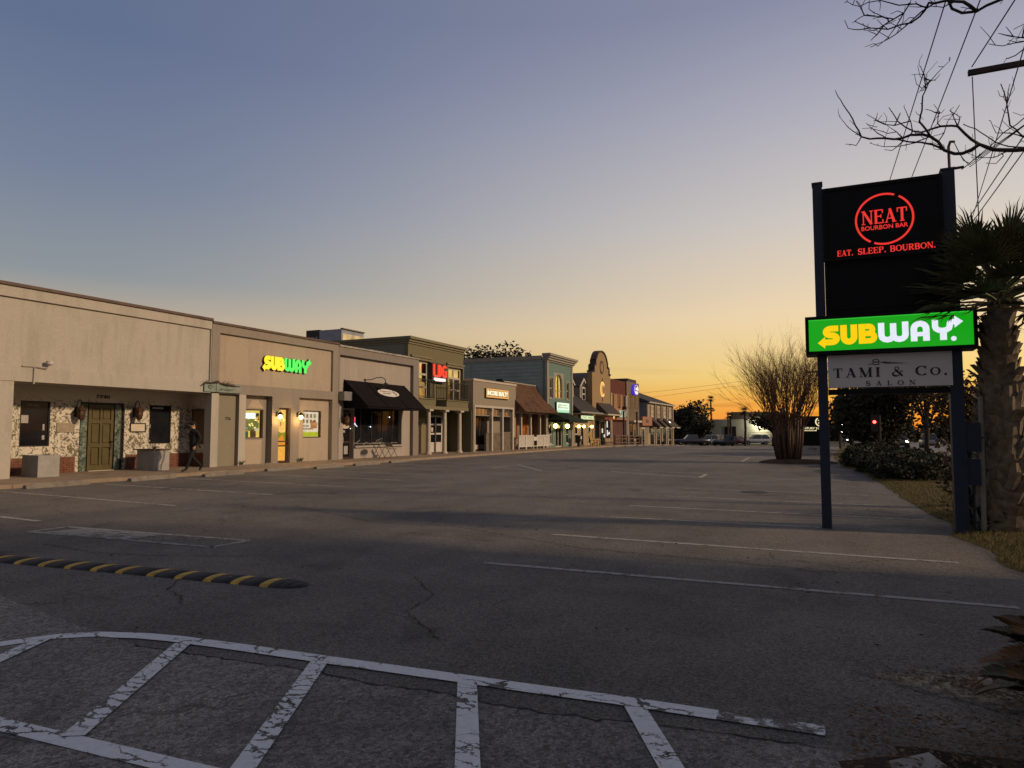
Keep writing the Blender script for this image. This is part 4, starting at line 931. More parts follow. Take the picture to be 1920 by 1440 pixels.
# display inside the window: pale branches, a red and white neon
ds = thing('neon_sign', 'small red and white neon in the window under the black awning', 'neon sign', (XF - .5, 28.85, 1.9))
MB().box(XF - .417, 28.66, 1.95, XF - .405, 28.84, 2.20).build('red_tube', emit('neon_red', (1.0, .06, .10), 1.4), ds)
m = MB(); frn = fr_x(XF - .415); m.ribbon(frn, [(28.62, 1.70), (28.80, 1.86), (29.0, 1.72)], .035, .01); m.ribbon(frn, [(28.72, 1.86), (28.86, 1.90)], .03, .01); m.build('white_tube', emit('neon_w', (.8, .85, 1.0), 1.6), ds)
br = MB(); br.tube([(XF - .418, 28.55, .86), (XF - .418, 32.62, .86)], .014, 5)
for k in range(16):
    y = random.uniform(28.6, 32.3); z = .86; pts = [(XF - .418, y, z)]
    for q in range(3): y += random.uniform(-.1, .3); z += random.uniform(-.08, .14); pts.append((XF - .418, y, z))
    br.tube(pts, .012, 4)
tag(br.build('branch_display', plain('pale_branches', (.30, .28, .24), .8, .3, 10)), 'pale dry branch display low in the window under the black awning', 'window display')
for i, (y, z) in enumerate(((31.8, 2.25), (30.1, 1.72), (28.42, 1.62))): MB().ball((XF - .39, y, z), .025, 8).build('window_light', emit('cold_spot', (.8, .85, 1), 4), Cb)
AW = thing('awning', 'wide black fabric awning with a white oval emblem', 'awning', (XF, 30.2, 3.3))
M['black_fabric'] = plain('black_canvas', (.010, .008, .009), .95, .35, 5, .2, 120, spec=.08)
m = MB(); m.prism([(XF - .19, 27.62, 4.02), (XF + 1.26, 27.62, 2.70), (XF + 1.26, 27.62, 2.60), (XF + 1.22, 27.62, 2.60), (XF - .19, 27.62, 2.62)], (0, 5.24, 0)); m.build('canopy', M['black_fabric'], AW)
rib = MB(); 
for y in (27.62, 29.35, 31.1, 32.84): rib.tube([(XF - .18, y, 4.03), (XF + 1.27, y, 2.705)], .018, 6)
rib.tube([(XF + 1.27, 27.62, 2.7), (XF + 1.27, 32.86, 2.7)], .018, 6); rib.build('frame', M['black_fabric'], AW)
O = Vector((XF - .19, 0, 4.02)); U = Vector((0, 1, 0)); V = Vector((-1.45, 0, 1.32)).normalized(); N = U.cross(V).normalized()
if N.x < 0: N = -N
fo = (O, U, V, N)
em = MB(); em.shape(fo, [(30.55 + .92 * math.cos(R(a)), -.80 + .30 * math.sin(R(a))) for a in range(0, 360, 12)], .012, .004); em.build('oval_emblem', plain('emblem_white', (.58, .55, .50), .7, .1), AW)
mk = MB()
for (a, b, v) in ((29.9, 30.85, -.70), (30.0, 30.7, -.86)):
    u = a
    while u < b: q = random.uniform(.04, .12); mk.ribbon(fo, [(u, v), (u + q, v)], random.uniform(.05, .10), .004, .017); u += q + .03
for k in range(3): mk.ribbon(fo, [(30.95 + k * .11, -.70), (31.05 + k * .11, -.92)], .04, .004, .017)
struct(mk.build('emblem_print', plain('emblem_grey', (.16, .15, .14), .7), AW), 'stuff')
gl_ = thing('gooseneck_lamp', 'black gooseneck lamp over the black awning', 'wall lamp', (XF - .2, 29.7, 4.1))
m = MB(); m.lathe([(.07, 0), (.07, .03)], (XF - .2, 29.3, 4.12), 10, 'x'); m.tube([(XF - .18, 29.3, 4.12), (XF + .1, 29.45, 4.13), (XF + .3, 29.6, 4.24), (XF + .5, 29.85, 4.26), (XF + .6, 29.98, 4.15), (XF + .6, 30.0, 4.0)], .022, 8); m.build('arm', M['dark'], gl_)
MB().lathe([(.03, .12), (.06, .10), (.22, .0), (.21, -.01), (.03, .06)], (XF + .6, 30.0, 3.88), 14).build('lamp_head', M['dark'], gl_)
tag(MB().box(XF - .02, 27.0, 2.97, XF + .34, 27.66, 3.40).build('utility_box', plain('grey_box_paint', (.17, .17, .165), .6, .2, 4)), 'grey metal utility box beside the black awning', 'utility box')
# coach lamp right beside the awning shop door
wall_lantern('wall_lantern', 'dark lantern by the door under the black awning', XF, 27.30, 2.05, s=1.2)
# cafe table and folding chair
ct = thing('cafe_table', 'dark folding cafe table under the window by the awning', 'table', (-21.15, 29.45, .12))
m = MB(); m.lathe([(.32, 0), (.32, .02), (.02, .02)], (-21.15, 29.45, .80), 16); m.build('tabletop', M['dark'], ct)
for sx in (-.2, .2):
    MB().tube([(-21.15 + sx, 29.15, .12), (-21.15 + sx, 29.72, .80)], .014, 6).build('leg', M['dark'], ct); MB().tube([(-21.15 + sx * .85, 29.75, .12), (-21.15 + sx * .85, 29.18, .80)], .014, 6).build('leg', M['dark'], ct)
ch = thing('folding_chair', 'slim folding chair with a pale back beside the cafe table', 'chair', (-21.1, 30.35, .12))
for sx in (-.19, .19):
    MB().tube([(-21.1 + sx, 30.72, .12), (-21.1 + sx, 30.06, .98)], .012, 6).build('leg', M['dark'], ch); MB().tube([(-21.1 + sx * .9, 30.05, .12), (-21.1 + sx * .9, 30.62, .60)], .012, 6).build('leg', M['dark'], ch)
m = MB()
for k in range(4): m.box(-21.30, 30.22 + k * .1, .57, -20.90, 30.30 + k * .1, .585)
m.build('seat', M['dark'], ch)
m = MB(); m.prism([(-21.3, 30.10, .92), (-21.3, 30.115, .92), (-21.3, 30.285, .70), (-21.3, 30.27, .70)], (.4, 0, 0)); m.build('backrest', plain('grey_slat', (.26, .24, .22), .7), ch)

# ------------------------------------------------------------------ shop row, far half
M['olive'] = stucco('olive_stucco', (.215, .195, .115), .2)
M['olive_l'] = stucco('olive_trim', (.26, .235, .145), .12)
M['darkolive'] = stucco('dark_olive_side', (.27, .255, .20), .2)
M['greige'] = stucco('greige_stucco', (.36, .315, .245), .12)
M['trim'] = plain('cream_trim', (.42, .38, .315), .7, .1, 4)
M['iron'] = plain('wrought_iron', (.03, .028, .024), .5, .2, 9)
# ---- D: olive two-storey shop with balconies
D = thing('olive_shop', 'olive two storey shop with balconies and white columns', 'shop building', (-30, 37.4, .1))
XD = -22.55
w = MB(); wall_x(w, XD, .25, 34.10, 40.72, 2.9, 6.62, [(34.55, 36.50, 3.38, 5.72), (38.66, 40.62, 3.38, 5.60)]); w.build('front_wall', M['olive'], D)
solid(D, M['darkolive'], -40, 34.10, 2.98, XD - .26, 40.72, 6.9); solid(D, M['darkolive'], -40, 34.10, .05, -23.73, 40.72, 2.976); solid(D, M['roofing'], -40, 34.2, 6.9, XD - .5, 40.6, 6.93, name='roof')
for i, (z0, z1, o) in enumerate(((6.60, 6.72, .06), (6.724, 6.86, .14), (6.864, 7.02, .24))):
    m = MB(); m.box(XD - .02, 34.10 - o * .5, z0, XD + o, 40.72 + o * .3, z1); m.box(-40, 34.098 - o * .5, z0, XD - .022, 34.10, z1); m.build('cornice', M['olive_l'], D)
for (a, b, c, d, ml) in ((34.55, 36.50, 3.38, 5.72, (35.5,)), (38.66, 40.62, 3.38, 5.60, (39.64,))):
    window(D, XD - .12, a + .08, b - .08, c, d - .02, M['trim'], M['mirror'], .12, ml, (4.15, 4.92), 'french_door')
    m = MB(); m.box(XD, a - .14, c, XD + .06, a, d + .14); m.box(XD, b, c, XD + .06, b + .10, d + .14); m.box(XD, a, d, XD + .06, b, d + .14); m.box(XD, a - .2, d + .144, XD + .12, b + .12, d + .26); m.build('window_trim', M['olive_l'], D)
def balcony(y0, y1):
    m = MB(); m.box(XD, y0, 2.98, XF - .05, y1, 3.36); m.box(XD, y0 - .04, 3.364, XF, y1 + .04, 3.42); o = m.build('balcony', M['olive'], D)
    r = MB(); x = XF - .08
    for z in (3.50, 4.50): r.box(x - .02, y0, z, x + .02, y1, z + .04); r.box(XD, y0, z, x - .022, y0 + .04, z + .04); r.box(XD, y1 - .04, z, x - .022, y1, z + .04)
    n = int((y1 - y0) / .12)
    for i in range(n + 1):
        yy = y0 + (y1 - y0 - .02) * i / n; r.box(x - .01, yy, 3.42, x + .01, yy + .02, 4.50)
    for i in range(1, 6):
        xx = XD + (x - XD) * i / 6; r.box(xx, y0 + .01, 3.42, xx + .02, y0 + .03, 4.50); r.box(xx, y1 - .03, 3.42, xx + .02, y1 - .01, 4.50)
    r.build('railing', M['iron'], o)
balcony(34.12, 36.01); balcony(37.37, 40.14)
bx('porch_ceiling', M['olive_l'], D, XD - 1.1, 34.11, 2.86, XF - .35, 40.71, 2.975)
w = MB(); wall_x(w, -23.62, .1, 34.10, 40.72, .05, 2.86, [(38.10, 39.80, .12, 2.52)]); w.build('porch_wall', M['olive'], D)
bx('porch_wall', M['olive'], D, -23.6, 40.66, .05, XF - .1, 40.715, 2.86)
for y in (35.40, 37.25, 39.13):
    m = MB(); m.lathe([(.20, .10), (.20, .20), (.16, .24), (.135, .30), (.115, 2.60), (.13, 2.62), (.17, 2.68)], (XF - .12, y, 0), 14); m.box(XF - .33, y - .21, 2.68, XF + .09, y + .21, 2.78)
    m.build('column', M['trim'], D, False)
bx('porch_lintel', M['olive_l'], D, XF - .30, 34.12, 2.78, XF + .06, 40.0, 2.972)
dw = frame_x(MB(), -23.58, 38.12, 39.78, .14, 2.50, .11, .06, (38.95,), (.72, 1.32, 1.92)).build('french_door', M['white'], D)
for y0, y1 in ((38.23, 38.895), (39.005, 39.67)):
    for z0, z1 in ((.775, 1.265), (1.375, 1.865), (1.975, 2.39)): MB().box(-23.63, y0, z0, -23.62, y1, z1).build('pane', M['glass'], dw)
    MB().box(-23.635, y0, .25, -23.60, y1, .665).build('panel', M['white'], dw)
bx('door_notice', M['white'], D, -23.618, 38.45, 1.45, -23.61, 38.68, 1.72)
dd = MB().box(-23.60, 36.75, .12, -23.55, 37.62, 2.35).build('door', plain('taupe_door', (.19, .155, .09), .6, .15), D)
for z0, z1 in ((.3, 1.0), (1.12, 1.6), (1.72, 2.2)): MB().box(-23.55, 36.90, z0, -23.535, 37.47, z1).build('panel', plain('taupe_door', (.19, .155, .09), .6, .15), dd)
ls = thing('channel_letter_sign', 'glowing red LDG letters over a white strip on the olive shop', 'shop sign', (XD, 37.3, 4.6))
bx('back_box', M['dark'], ls, XD + .005, 36.42, 4.50, XD + .22, 38.05, 5.66)
frl = fr_x(XD + .225); m = MB()
m.ribbon(frl, [(36.56, 5.60), (36.56, 5.0)] + arc(36.68, 5.0, .12, .13, 180, 270, 5)[1:] + [(36.93, 4.87)], .105, .10); m.build('letter_face', emit('glow_red', (.95, .055, .025), 1.05), ls)
m = MB(); m.ribbon(frl, [(37.10, 4.82), (37.10, 5.58)], .105, .10); m.ribbon(frl, [(37.04, 5.52), (37.2, 5.52)] + arc(37.20, 5.2, .17, .32, 90, -90, 10)[1:-1] + [(37.2, 4.88), (37.04, 4.88)], .105, .102); m.build('letter_face', emit('glow_red', (.95, .055, .025), 1.05), ls)
m = MB(); m.ribbon(frl, [(38.0, 5.46), (37.86, 5.52)] + arc(37.80, 5.2, .21, .33, 90, 270, 10) + [(37.97, 4.88), (37.97, 5.2), (37.82, 5.2)], .105, .10); m.build('letter_face', emit('glow_red', (.95, .055, .025), 1.05), ls)
m = MB(); m.box(XD + .225, 36.62, 4.56, XD + .30, 37.30, 4.76); m.box(XD + .225, 37.34, 4.56, XD + .30, 37.92, 4.76); m.build('white_strip', emit('glow_pinkwhite', (1.0, .86, .78), 1.05, .2, 14), ls)
LAMPS.append((XD + .6, 37.2, 5.1, 4.0, (1, .1, .05)))
hv = thing('rooftop_unit', 'grey rooftop air unit with a bright metal end above the olive shop', 'rooftop unit', (-30, 36, 6.93))
bx('cabinet', plain('unit_grey', (.25, .27, .32), .5, .2, 2), hv, -30.3, 35.5, 6.93, -28.52, 37.8, 8.0)
bx('intake', M['dark'], hv, -31.4, 35.5, 6.93, -30.31, 37.8, 8.05)
for i in range(3): bx('intake_louvre', plain('louvre_grey', (.16, .16, .18), .5), hv, -31.25 + i * .31, 35.47, 7.10, -31.05 + i * .31, 35.495, 7.6)
bx('end_panel', glass('bright_metal_end', (.80, .72, .55), .18, .5, 1.0, .08), hv, -28.515, 35.6, 7.05, -28.49, 37.7, 7.72)
bx('cover', plain('unit_brown', (.20, .16, .12), .6), hv, -28.60, 35.48, 8.004, -28.40, 37.82, 8.06)

# ---- E: greige realty shop
Eb = thing('realty_shop', 'greige one storey shop with a glowing gold framed name sign', 'shop building', (-28, 44, .1))
solid(Eb, M['greige'], -40, 40.74, .05, XF - 1.02, 47.48, 4.8); solid(Eb, M['roofing'], -40, 40.8, 4.8, XF - .3, 47.4, 4.83, name='roof')
w = MB(); wall_x(w, XF, .9, 40.73, 47.49, .05, 4.84, [(40.98, 46.98, .08, 3.08)]); w.build('front_wall', M['greige'], Eb)
m = MB(); m.box(XF - .25, 40.70, 4.84, XF + .05, 47.52, 4.98); m.box(-40, 40.70, 4.84, XF - .252, 40.9, 4.98); m.build('coping', M['trim'], Eb)
m = MB(); m.box(XF, 40.85, 3.08, XF + .05, 47.1, 3.22); m.box(XF, 40.84, .1, XF + .05, 40.98, 3.076); m.box(XF, 46.98, .1, XF + .05, 47.12, 3.076); m.build('bay_trim', M['trim'], Eb)
for y in (43.48, 45.18, 46.90):
    m = MB(); m.box(XF - .16, y - .09, .08, XF + .06, y + .09, 2.95); m.box(XF - .2, y - .13, 2.954, XF + .10, y + .13, 3.06); m.build('column', M['trim'], Eb)
w = MB(); wall_x(w, XF - .80, .1, 40.95, 46.99, .05, 3.10, [(42.30, 44.35, .12, 2.52)]); w.build('bay_wall', M['greige'], Eb)
df = frame_x(MB(), XF - .78, 42.32, 44.33, .14, 2.50, .10, .06, (43.2,), ()).build('door', M['brownframe'], Eb)
for a, b in ((42.42, 43.15), (43.25, 44.23)): MB().box(XF - .83, a, .24, XF - .82, b, 2.40).build('pane', M['glass'], df)
bx('door_kick_panel', M['trim'], Eb, XF - .815, 42.5, .2, XF - .80, 44.2, .55)
for (a, b) in ((41.0, 43.38), (43.58, 45.08), (45.28, 46.80)):
    t = frame_x(MB(), XF - .12, a, b, 2.52, 3.06, .06, .05, tuple(a + (b - a) * k / 4 for k in (1, 2, 3))).build('transom_window', M['greige'], Eb)
    MB().box(XF - .16, a + .06, 2.58, XF - .15, b - .06, 3.0).build('pane', glass('grey_reflecting_glass', (.32, .30, .28), .1, .5, .8, .04), t)
bs = MB()
for a, b in ((43.58, 45.08), (45.28, 46.80)): bricks_x(bs, XF - .16, a, b, .10, 1.36, .22, .07, .014, .05)
bricks_x(bs, XF - .2, 42.95, 43.38, .10, 1.36, .22, .07, .014, .05)
struct(bs.build('stone_facing', plain('grey_brown_stone', (.17, .135, .10), .9, .45, 5, .3, 40), Eb), 'stuff')
m = MB()
for a, b in ((43.58, 45.08), (45.28, 46.80), (42.95, 43.38)): m.box(XF - .3, a, .08, XF - .165, b, 1.36); m.box(XF - .3, a, 1.364, XF - .09, b, 1.42)
m.build('low_wall', M['mortar'], Eb)
rs = thing('realty_sign', 'gold framed halo lit realty name sign on the greige shop', 'shop sign', (XF, 44.2, 3.75))
bx('back_plate', M['dark'], rs, XF + .005, 42.36, 3.76, XF + .10, 45.98, 4.42)
m = MB(); fr = fr_x(XF + .10); m.ribbon(fr, [(42.52, 3.86), (45.9, 3.86), (45.9, 4.36), (42.52, 4.36)], .10, .04, 0, True); m.build('gold_frame', emit('glow_gold', (.85, .40, .09), .95), rs)
bx('inner_plate', plain('sign_inner', (.22, .17, .10), .6), rs, XF + .10, 42.58, 3.92, XF + .108, 45.84, 4.30)
m = MB(); text(m, fr, 'INCORE', 42.62, 44.2, 3.96, 4.28, .03, .012, .02); text(m, fr, 'REALTY', 44.34, 45.82, 3.96, 4.28, .03, .012, .02); m.build('letters', emit('glow_creamwhite', (1.0, .84, .55), 1.2), rs)

# ---- F: shop with the brown shingle mansard and the white porch rail
Fb = thing('porch_shop', 'low shop with a brown shingle mansard over a white railed porch', 'shop building', (-28, 50.5, .1))
solid(Fb, plain('brown_siding', (.15, .10, .07), .8), -40, 47.50, .05, -23.2, 53.55, 5.0)
roof = MB(); rows = 16
def man(t): return (-22.75 + 1.85 * t ** 1.35, 5.22 - 2.27 * t)   # x, z along the slope
for r in range(rows):
    t0, t1 = r / rows, (r + 1) / rows; (xa, za), (xb, zb_) = man(t0), man(t1); y = 47.42 - t1 * .1 - random.random() * .2; yend = 53.55 + t1 * .55
    while y < yend:
        q = min(y + random.uniform(.22, .34), yend); k = random.uniform(.018, .05); ya = max(y, 47.42 - t1 * .1)
        if q - ya > .05: roof.add([(xa, ya, za), (xa, q - .01, za), (xb + k, q - .01, zb_ + k * .6), (xb + k, ya, zb_ + k * .6), (xb + k - .02, q - .01, zb_ - .03), (xb + k - .02, ya, zb_ - .03)], [(0, 1, 2, 3), (3, 2, 4, 5)])
        y = q
s_ = NT('brown_shingle'); cc = s_.mix(s_.mr(s_.noise(1.6, 5, .7), .3, .7), (.075, .042, .027), (.155, .088, .054)); s_.bsdf(s_.mix(s_.mr(s_.noise(.8, 4, .6, s_.stretch(1, 3, .3)), .55, .7, 0, .6), cc, (.05, .025, .018)), .9, .15); M['shingle'] = s_.m
ro = struct(roof.build('shingles', M['shingle'], Fb, recalc=False), 'stuff')
m = MB(); cs = [man(k / 8) for k in range(9)]
m.prism([(x - .04, 47.44, z - .03) for x, z in cs] + [(-23.2, 47.44, cs[-1][1]), (-23.2, 47.44, 5.19)], (0, 6.6, 0)); m.build('roof_core', M['shingle'], Fb)
bx('roof_cap', plain('ridge_grey', (.30, .27, .23), .8, .4, 4), Fb, -23.3, 47.40, 5.20, -22.70, 53.6, 5.28)
bx('ridge_end', M['dark'], Fb, -23.4, 47.36, 4.9, -22.85, 47.44, 5.42)
w = MB(); wall_x(w, -23.0, .1, 47.5, 53.6, .05, 2.95, []); w.build('porch_wall', plain('porch_wall_paint', (.22, .17, .12), .8), Fb)
for a, b in ((49.4, 50.35), (50.85, 52.35), (52.85, 54.2)):
    if b > 53.5: b = 53.5
    bx('wood_panel', plain('orange_wood', (.29, .095, .02), .6, .4, 3), Fb, -23.0, a, .9, -22.94, b, 2.72)
for y in (48.40, 50.2, 52.1, 53.45):
    bx('porch_post', M['trim'], Fb, XF - .08, y - .08, .1, XF + .08, y + .08, 2.85)
bx('porch_beam', M['trim'], Fb, XF - .1, 47.5, 2.85, XF + .1, 53.6, 2.96)
bx('porch_end', plain('porch_wall_paint', (.22, .17, .12), .8), Fb, -23.0, 53.5, .05, XF - .12, 53.58, 2.9)
rl = thing('porch_railing', 'white panelled railing in front of the brown roofed porch', 'railing', (XF + .4, 50.3, .1))
for a, b in ((47.15, 48.4), (48.5, 49.85), (50.6, 51.9), (52.0, 53.25)):
    m = MB(); x = XF + .4; m.box(x - .04, a, 1.08, x + .04, b, 1.17); m.box(x - .03, a, .30, x + .03, b, .37)
    m.box(x - .04, a - .05, .1, x + .04, a + .03, 1.22); m.box(x - .04, b - .03, .1, x + .04, b + .05, 1.22); fo_ = m.build('rail_frame', M['white'], rl)
    n = int((b - a) / .09)
    s2 = MB()
    for i in range(n): s2.box(x - .012, a + .05 + i * .09, .372, x + .012, a + .12 + i * .09, 1.078)
    s2.build('pickets', plain('picket_white', (.50, .47, .42), .7), rl)
bx('gate_board', M['white'], rl, XF + .37, 49.9, .75, XF + .43, 50.55, 1.05); bx('gate_rail', M['white'], rl, XF + .37, 49.9, .30, XF + .43, 50.55, .36)

# ---- G: teal two-storey shop
M['teal'] = stucco('teal_stucco', (.175, .275, .245), .12, (.10, .14, .12))
M['tealside'] = plain('teal_siding', (.215, .270, .255), .7, .12, 2)
M['gtrim'] = plain('grey_green_trim', (.26, .24, .20), .7, .1, 3)
Gb = thing('teal_shop', 'teal two storey shop with an arched window and dark green awning', 'shop building', (-30, 57, .1))
cl = MB(); z = .1
while z < 7.45:
    cl.prism([(-45, 53.62, z), (-45, 53.575, z), (-45, 53.60, z + .30), (-45, 53.62, z + .30)], (45 + XF - .42, 0, 0)); z += .30
cl.build('siding', M['tealside'], Gb); solid(Gb, M['tealside'], -45, 53.62, .05, XF - .31, 59.75, 7.6); solid(Gb, M['roofing'], -45, 53.7, 7.6, XF - .4, 59.7, 7.64, name='roof')
bx('side_fascia', M['gtrim'], Gb, -45, 53.52, 7.45, XF - .42, 53.63, 7.78)
bx('corner_board', M['gtrim'], Gb, -29.0, 53.55, .1, -28.9, 53.572, 7.44)
arch = [(55.63, 4.30), (55.63, 5.55)] + [(56.44 - .81 * math.cos(R(a)), 5.55 + .85 * math.sin(R(a))) for a in range(10, 171, 20)] + [(57.25, 5.55), (57.25, 4.30)]
w = MB(); wall_x(w, XF, .28, 53.62, 59.76, .05, 7.34, [(54.20, 55.0, 4.25, 5.95), (58.22, 58.95, 4.30, 5.80), (55.3, 57.6, 4.28, 6.5), (54.15, 54.9, .40, 2.04), (55.65, 57.3, .12, 2.04), (58.15, 58.9, .40, 2.04)]); w.build('front_wall', M['teal'], Gb)
m = MB(); m.prism([(XF - .05, a, b) for a, b in [(55.3, 4.28), (55.3, 6.5), (57.6, 6.5), (57.6, 4.28), (57.25, 4.28)] + arch[::-1][0:] + [(55.63, 4.28)]], (.05, 0, 0)); m.build('arch_surround', M['gtrim'], Gb)
fr = fr_x(XF - .1); m = MB(); m.ribbon(fr, arch, .12, .06, 0, True); m.ribbon(fr, [(56.44, 4.30), (56.44, 6.4)], .07, .05); m.ribbon(fr, [(55.66, 4.95), (57.22, 4.95)], .05, .04)
af = m.build('arched_window', M['gtrim'], Gb); m = MB(); m.prism([(XF - .12, a, b) for a, b in arch], (.015, 0, 0)); m.build('pane', M['mirror'], af)
for a, b, c, d in ((54.20, 55.0, 4.25, 5.95), (58.22, 58.95, 4.30, 5.80)):
    window(Gb, XF - .06, a, b, c, d, M['gtrim'], M['glass'], .10, (), ((c + d) / 2,), 'window', M['gtrim'])
    m = MB(); m.box(XF, a - .1, c, XF + .03, a, d + .1); m.box(XF, b, c, XF + .03, b + .1, d + .1); m.box(XF, a, d, XF + .03, b, d + .1); m.build('window_trim', M['gtrim'], Gb)
for a, b, c in ((54.15, 54.9, .40), (58.15, 58.9, .40)): window(Gb, XF - .06, a, b, c, 2.04, M['trim'], M['glass'], .08, (), (1.2,), 'window', M['trim'])
window(Gb, XF - .10, 55.65, 57.3, .12, 2.04, M['trim'], M['glass'], .10, (56.47,), (), 'door')
m = MB(); m.box(XF - .12, 53.60, .1, XF + .07, 53.95, 7.34); m.box(XF - .12, 59.45, .1, XF + .07, 59.78, 7.34); m.build('corner_pilaster', M['gtrim'], Gb)
for i, (z0, z1, o) in enumerate(((7.30, 7.42, .10), (7.424, 7.60, .22), (7.604, 7.76, .34), (7.764, 7.95, .46))):
    bx('cornice', M['gtrim'], Gb, XF - .3, 53.62 - o * .6, z0, XF + o, 59.8 + o * .8, z1)
gs = thing('lightbox_sign', 'glowing pale green light box sign above the dark green awning', 'shop sign', (XF, 57, 3.1))
bx('cabinet', M['dark'], gs, XF + .005, 55.46, 3.06, XF + .17, 58.54, 3.98)
bx('lit_face', emit('glow_mint', (.80, 1.0, .74), 1.0, .12, 2), gs, XF + .171, 55.50, 3.30, XF + .18, 58.50, 3.94); bx('lit_base', emit('glow_mint_band', (.42, .86, .56), .9), gs, XF + .171, 55.50, 3.09, XF + .18, 58.50, 3.296)
m = MB(); fr = fr_x(XF + .18)
m.ribbon(fr, arc(55.98, 3.66, .12, .2, 60, -200, 10) + [(55.72, 3.48)], .05, .006); m.ribbon(fr, arc(56.3, 3.7, .13, .08, 0, 330, 10), .045, .006)
for (u0, u1, v) in ((56.5, 57.8, 3.72), (56.2, 58.25, 3.50)):
    u = u0
    while u < u1: q = random.uniform(.08, .2); m.ribbon(fr, [(u, v - .02), (u + q * .5, v + .04), (u + q, v - .02)], .035, .006); u += q + .06
m.build('sign_print', plain('sign_print_grey', (.22, .25, .20), .7), gs)
ga = thing('awning', 'dark green hipped awning over the lit teal shop entrance', 'awning', (XF, 57, 2.5))
m = MB(); A0, A1 = (XF, 54.2, 3.06), (XF, 58.9, 3.06); B0, B1 = (XF + 1.9, 53.9, 2.40), (XF + 1.35, 60.1, 2.40); C0, C1 = (XF, 53.7, 2.42), (XF, 60.4, 2.42)
m.add([A0, A1, B0, B1, C0, C1, (XF + 1.1, 55.6, 2.95), (B0[0], B0[1], 2.22), (B1[0], B1[1], 2.22), (C0[0], C0[1], 2.24), (C1[0], C1[1], 2.24)],
      [(0, 6, 2, 4), (0, 1, 6), (6, 1, 3, 2), (1, 5, 3), (2, 3, 8, 7), (4, 2, 7, 9), (3, 5, 10, 8)]); m.build('canopy', plain('green_canvas', (.016, .024, .017), .9, .4, 3, spec=.1), ga)
def globe(label, x, y, z, r, col=(1.0, .68, .20), st_=7, pw=3.0, grp=None):
    t = thing('globe_lamp', label, 'wall lamp', (x, y, z), 0, grp)
    MB().ball((x, y, z), r, 12).build('globe', emit('lamp_globe', col, st_), t); MB().lathe([(.05, r * .9), (.09, r * .95), (.03, r * 1.3)], (x, y, z), 8).build('cap', M['dark'], t)
    MB().tube([(XF - .2, y, z + r), (x, y, z + r * 1.25)], .02, 5).build('bracket', M['dark'], t)
    LAMPS.append((x + .1, y, z, pw, (1.0, .6, .2)))
globe('left round amber globe lamp under the dark green awning', XF + .28, 54.95, 1.92, .20, grp='globe lamps under the green awning'); globe('right round amber globe lamp under the dark green awning', XF + .28, 57.75, 1.92, .20, grp='globe lamps under the green awning')

# ---- H: cottage front with dormers
Hb = thing('cottage_shop', 'shop with a dark shingle roof and white dormer windows', 'shop building', (-28, 63, .0))
M['darkshingle'] = plain('dark_shingle', (.040, .036, .036), .9, .35, 3, .4, 30)
solid(Hb, plain('warm_siding', (.27, .20, .125), .8), -30, 59.8, 0, XF - .06, 65.55, 3.1)
rf = MB(); rf.prism([(-21.0, 59.82, 3.28), (-26.5, 59.82, 8.0), (-26.5, 59.82, 3.28)], (0, 5.72, 0)); rf.build('roof', M['darkshingle'], Hb)
for r in range(14):
    pass
bx('gutter', M['gtrim'], Hb, -21.15, 59.9, 3.14, -20.95, 66.5, 3.27); bx('eave_soffit', M['gtrim'], Hb, XF - .05, 59.82, 3.08, -21.16, 65.6, 3.14)
for y in (60.35, 64.0):
    dm = MB(); dm.box(-25.0, y, 4.7, -22.55, y + 1.9, 5.9); d_ = dm.build('dormer', M['gtrim'], Hb)
    m = MB(); m.prism([(-22.50, y - .2, 5.86), (-22.50, y + .95, 6.75), (-22.50, y + 2.1, 5.86)], (-3, 0, 0)); m.build('dormer_roof', M['darkshingle'], d_)
    m = MB(); m.prism([(-22.49, y - .2, 5.80), (-22.49, y + .95, 6.68), (-22.49, y + 2.1, 5.80), (-22.49, y + 1.85, 5.80), (-22.49, y + .95, 6.45), (-22.49, y + .05, 5.80)], (.06, 0, 0)); m.build('dormer_trim', M['white'], d_)
    f = frame_x(MB(), -22.48, y + .45, y + 1.45, 4.45, 5.75, .12, .08, (), (5.1,)).build('dormer_window', M['white'], Hb); MB().box(-22.535, y + .57, 4.57, -22.52, y + 1.33, 5.63).build('pane', M['glass'], f)
fx = XF - .02
window(Hb, fx, 60.4, 61.3, .25, 1.95, M['trim'], M['glass'], .1, (), (1.2,), 'window'); window(Hb, fx, 64.2, 65.1, .2, 1.95, M['white'], M['glass'], .1, (), (1.15,), 'window'); window(Hb, fx, 62.0, 63.0, .12, 2.0, M['trim'], M['glass'], .12, (), (), 'door')
cs_ = thing('lightbox_sign', 'glowing pale yellow nail shop light box under the cottage eave', 'shop sign', (XF, 63.6, 2.6))
bx('cabinet', M['dark'], cs_, XF, 61.55, 2.55, XF + .15, 65.5, 2.98); bx('lit_face', emit('glow_paleyellow', (.88, 1.0, .55), .95, .1), cs_, XF + .151, 61.75, 2.60, XF + .16, 65.45, 2.94)
m = MB(); text(m, fr_x(XF + .16), 'CHIC NAILS', 61.95, 65.3, 2.65, 2.89, .006); m.build('lettering', plain('sign_green_letters', (.10, .22, .09), .7), cs_)
for i, (y, q) in enumerate(((60.9, 'leftmost'), (62.3, 'middle'), (64.7, 'rightmost'))): globe('%s bright lamp under the cottage shop sign' % q, XF + .22, y, 1.92, .15, (1.0, .66, .28), 11, 4.0)
nb = thing('news_box', 'black newspaper box standing before the cottage shop front', 'newspaper box', (-21.0, 59.1, .1))
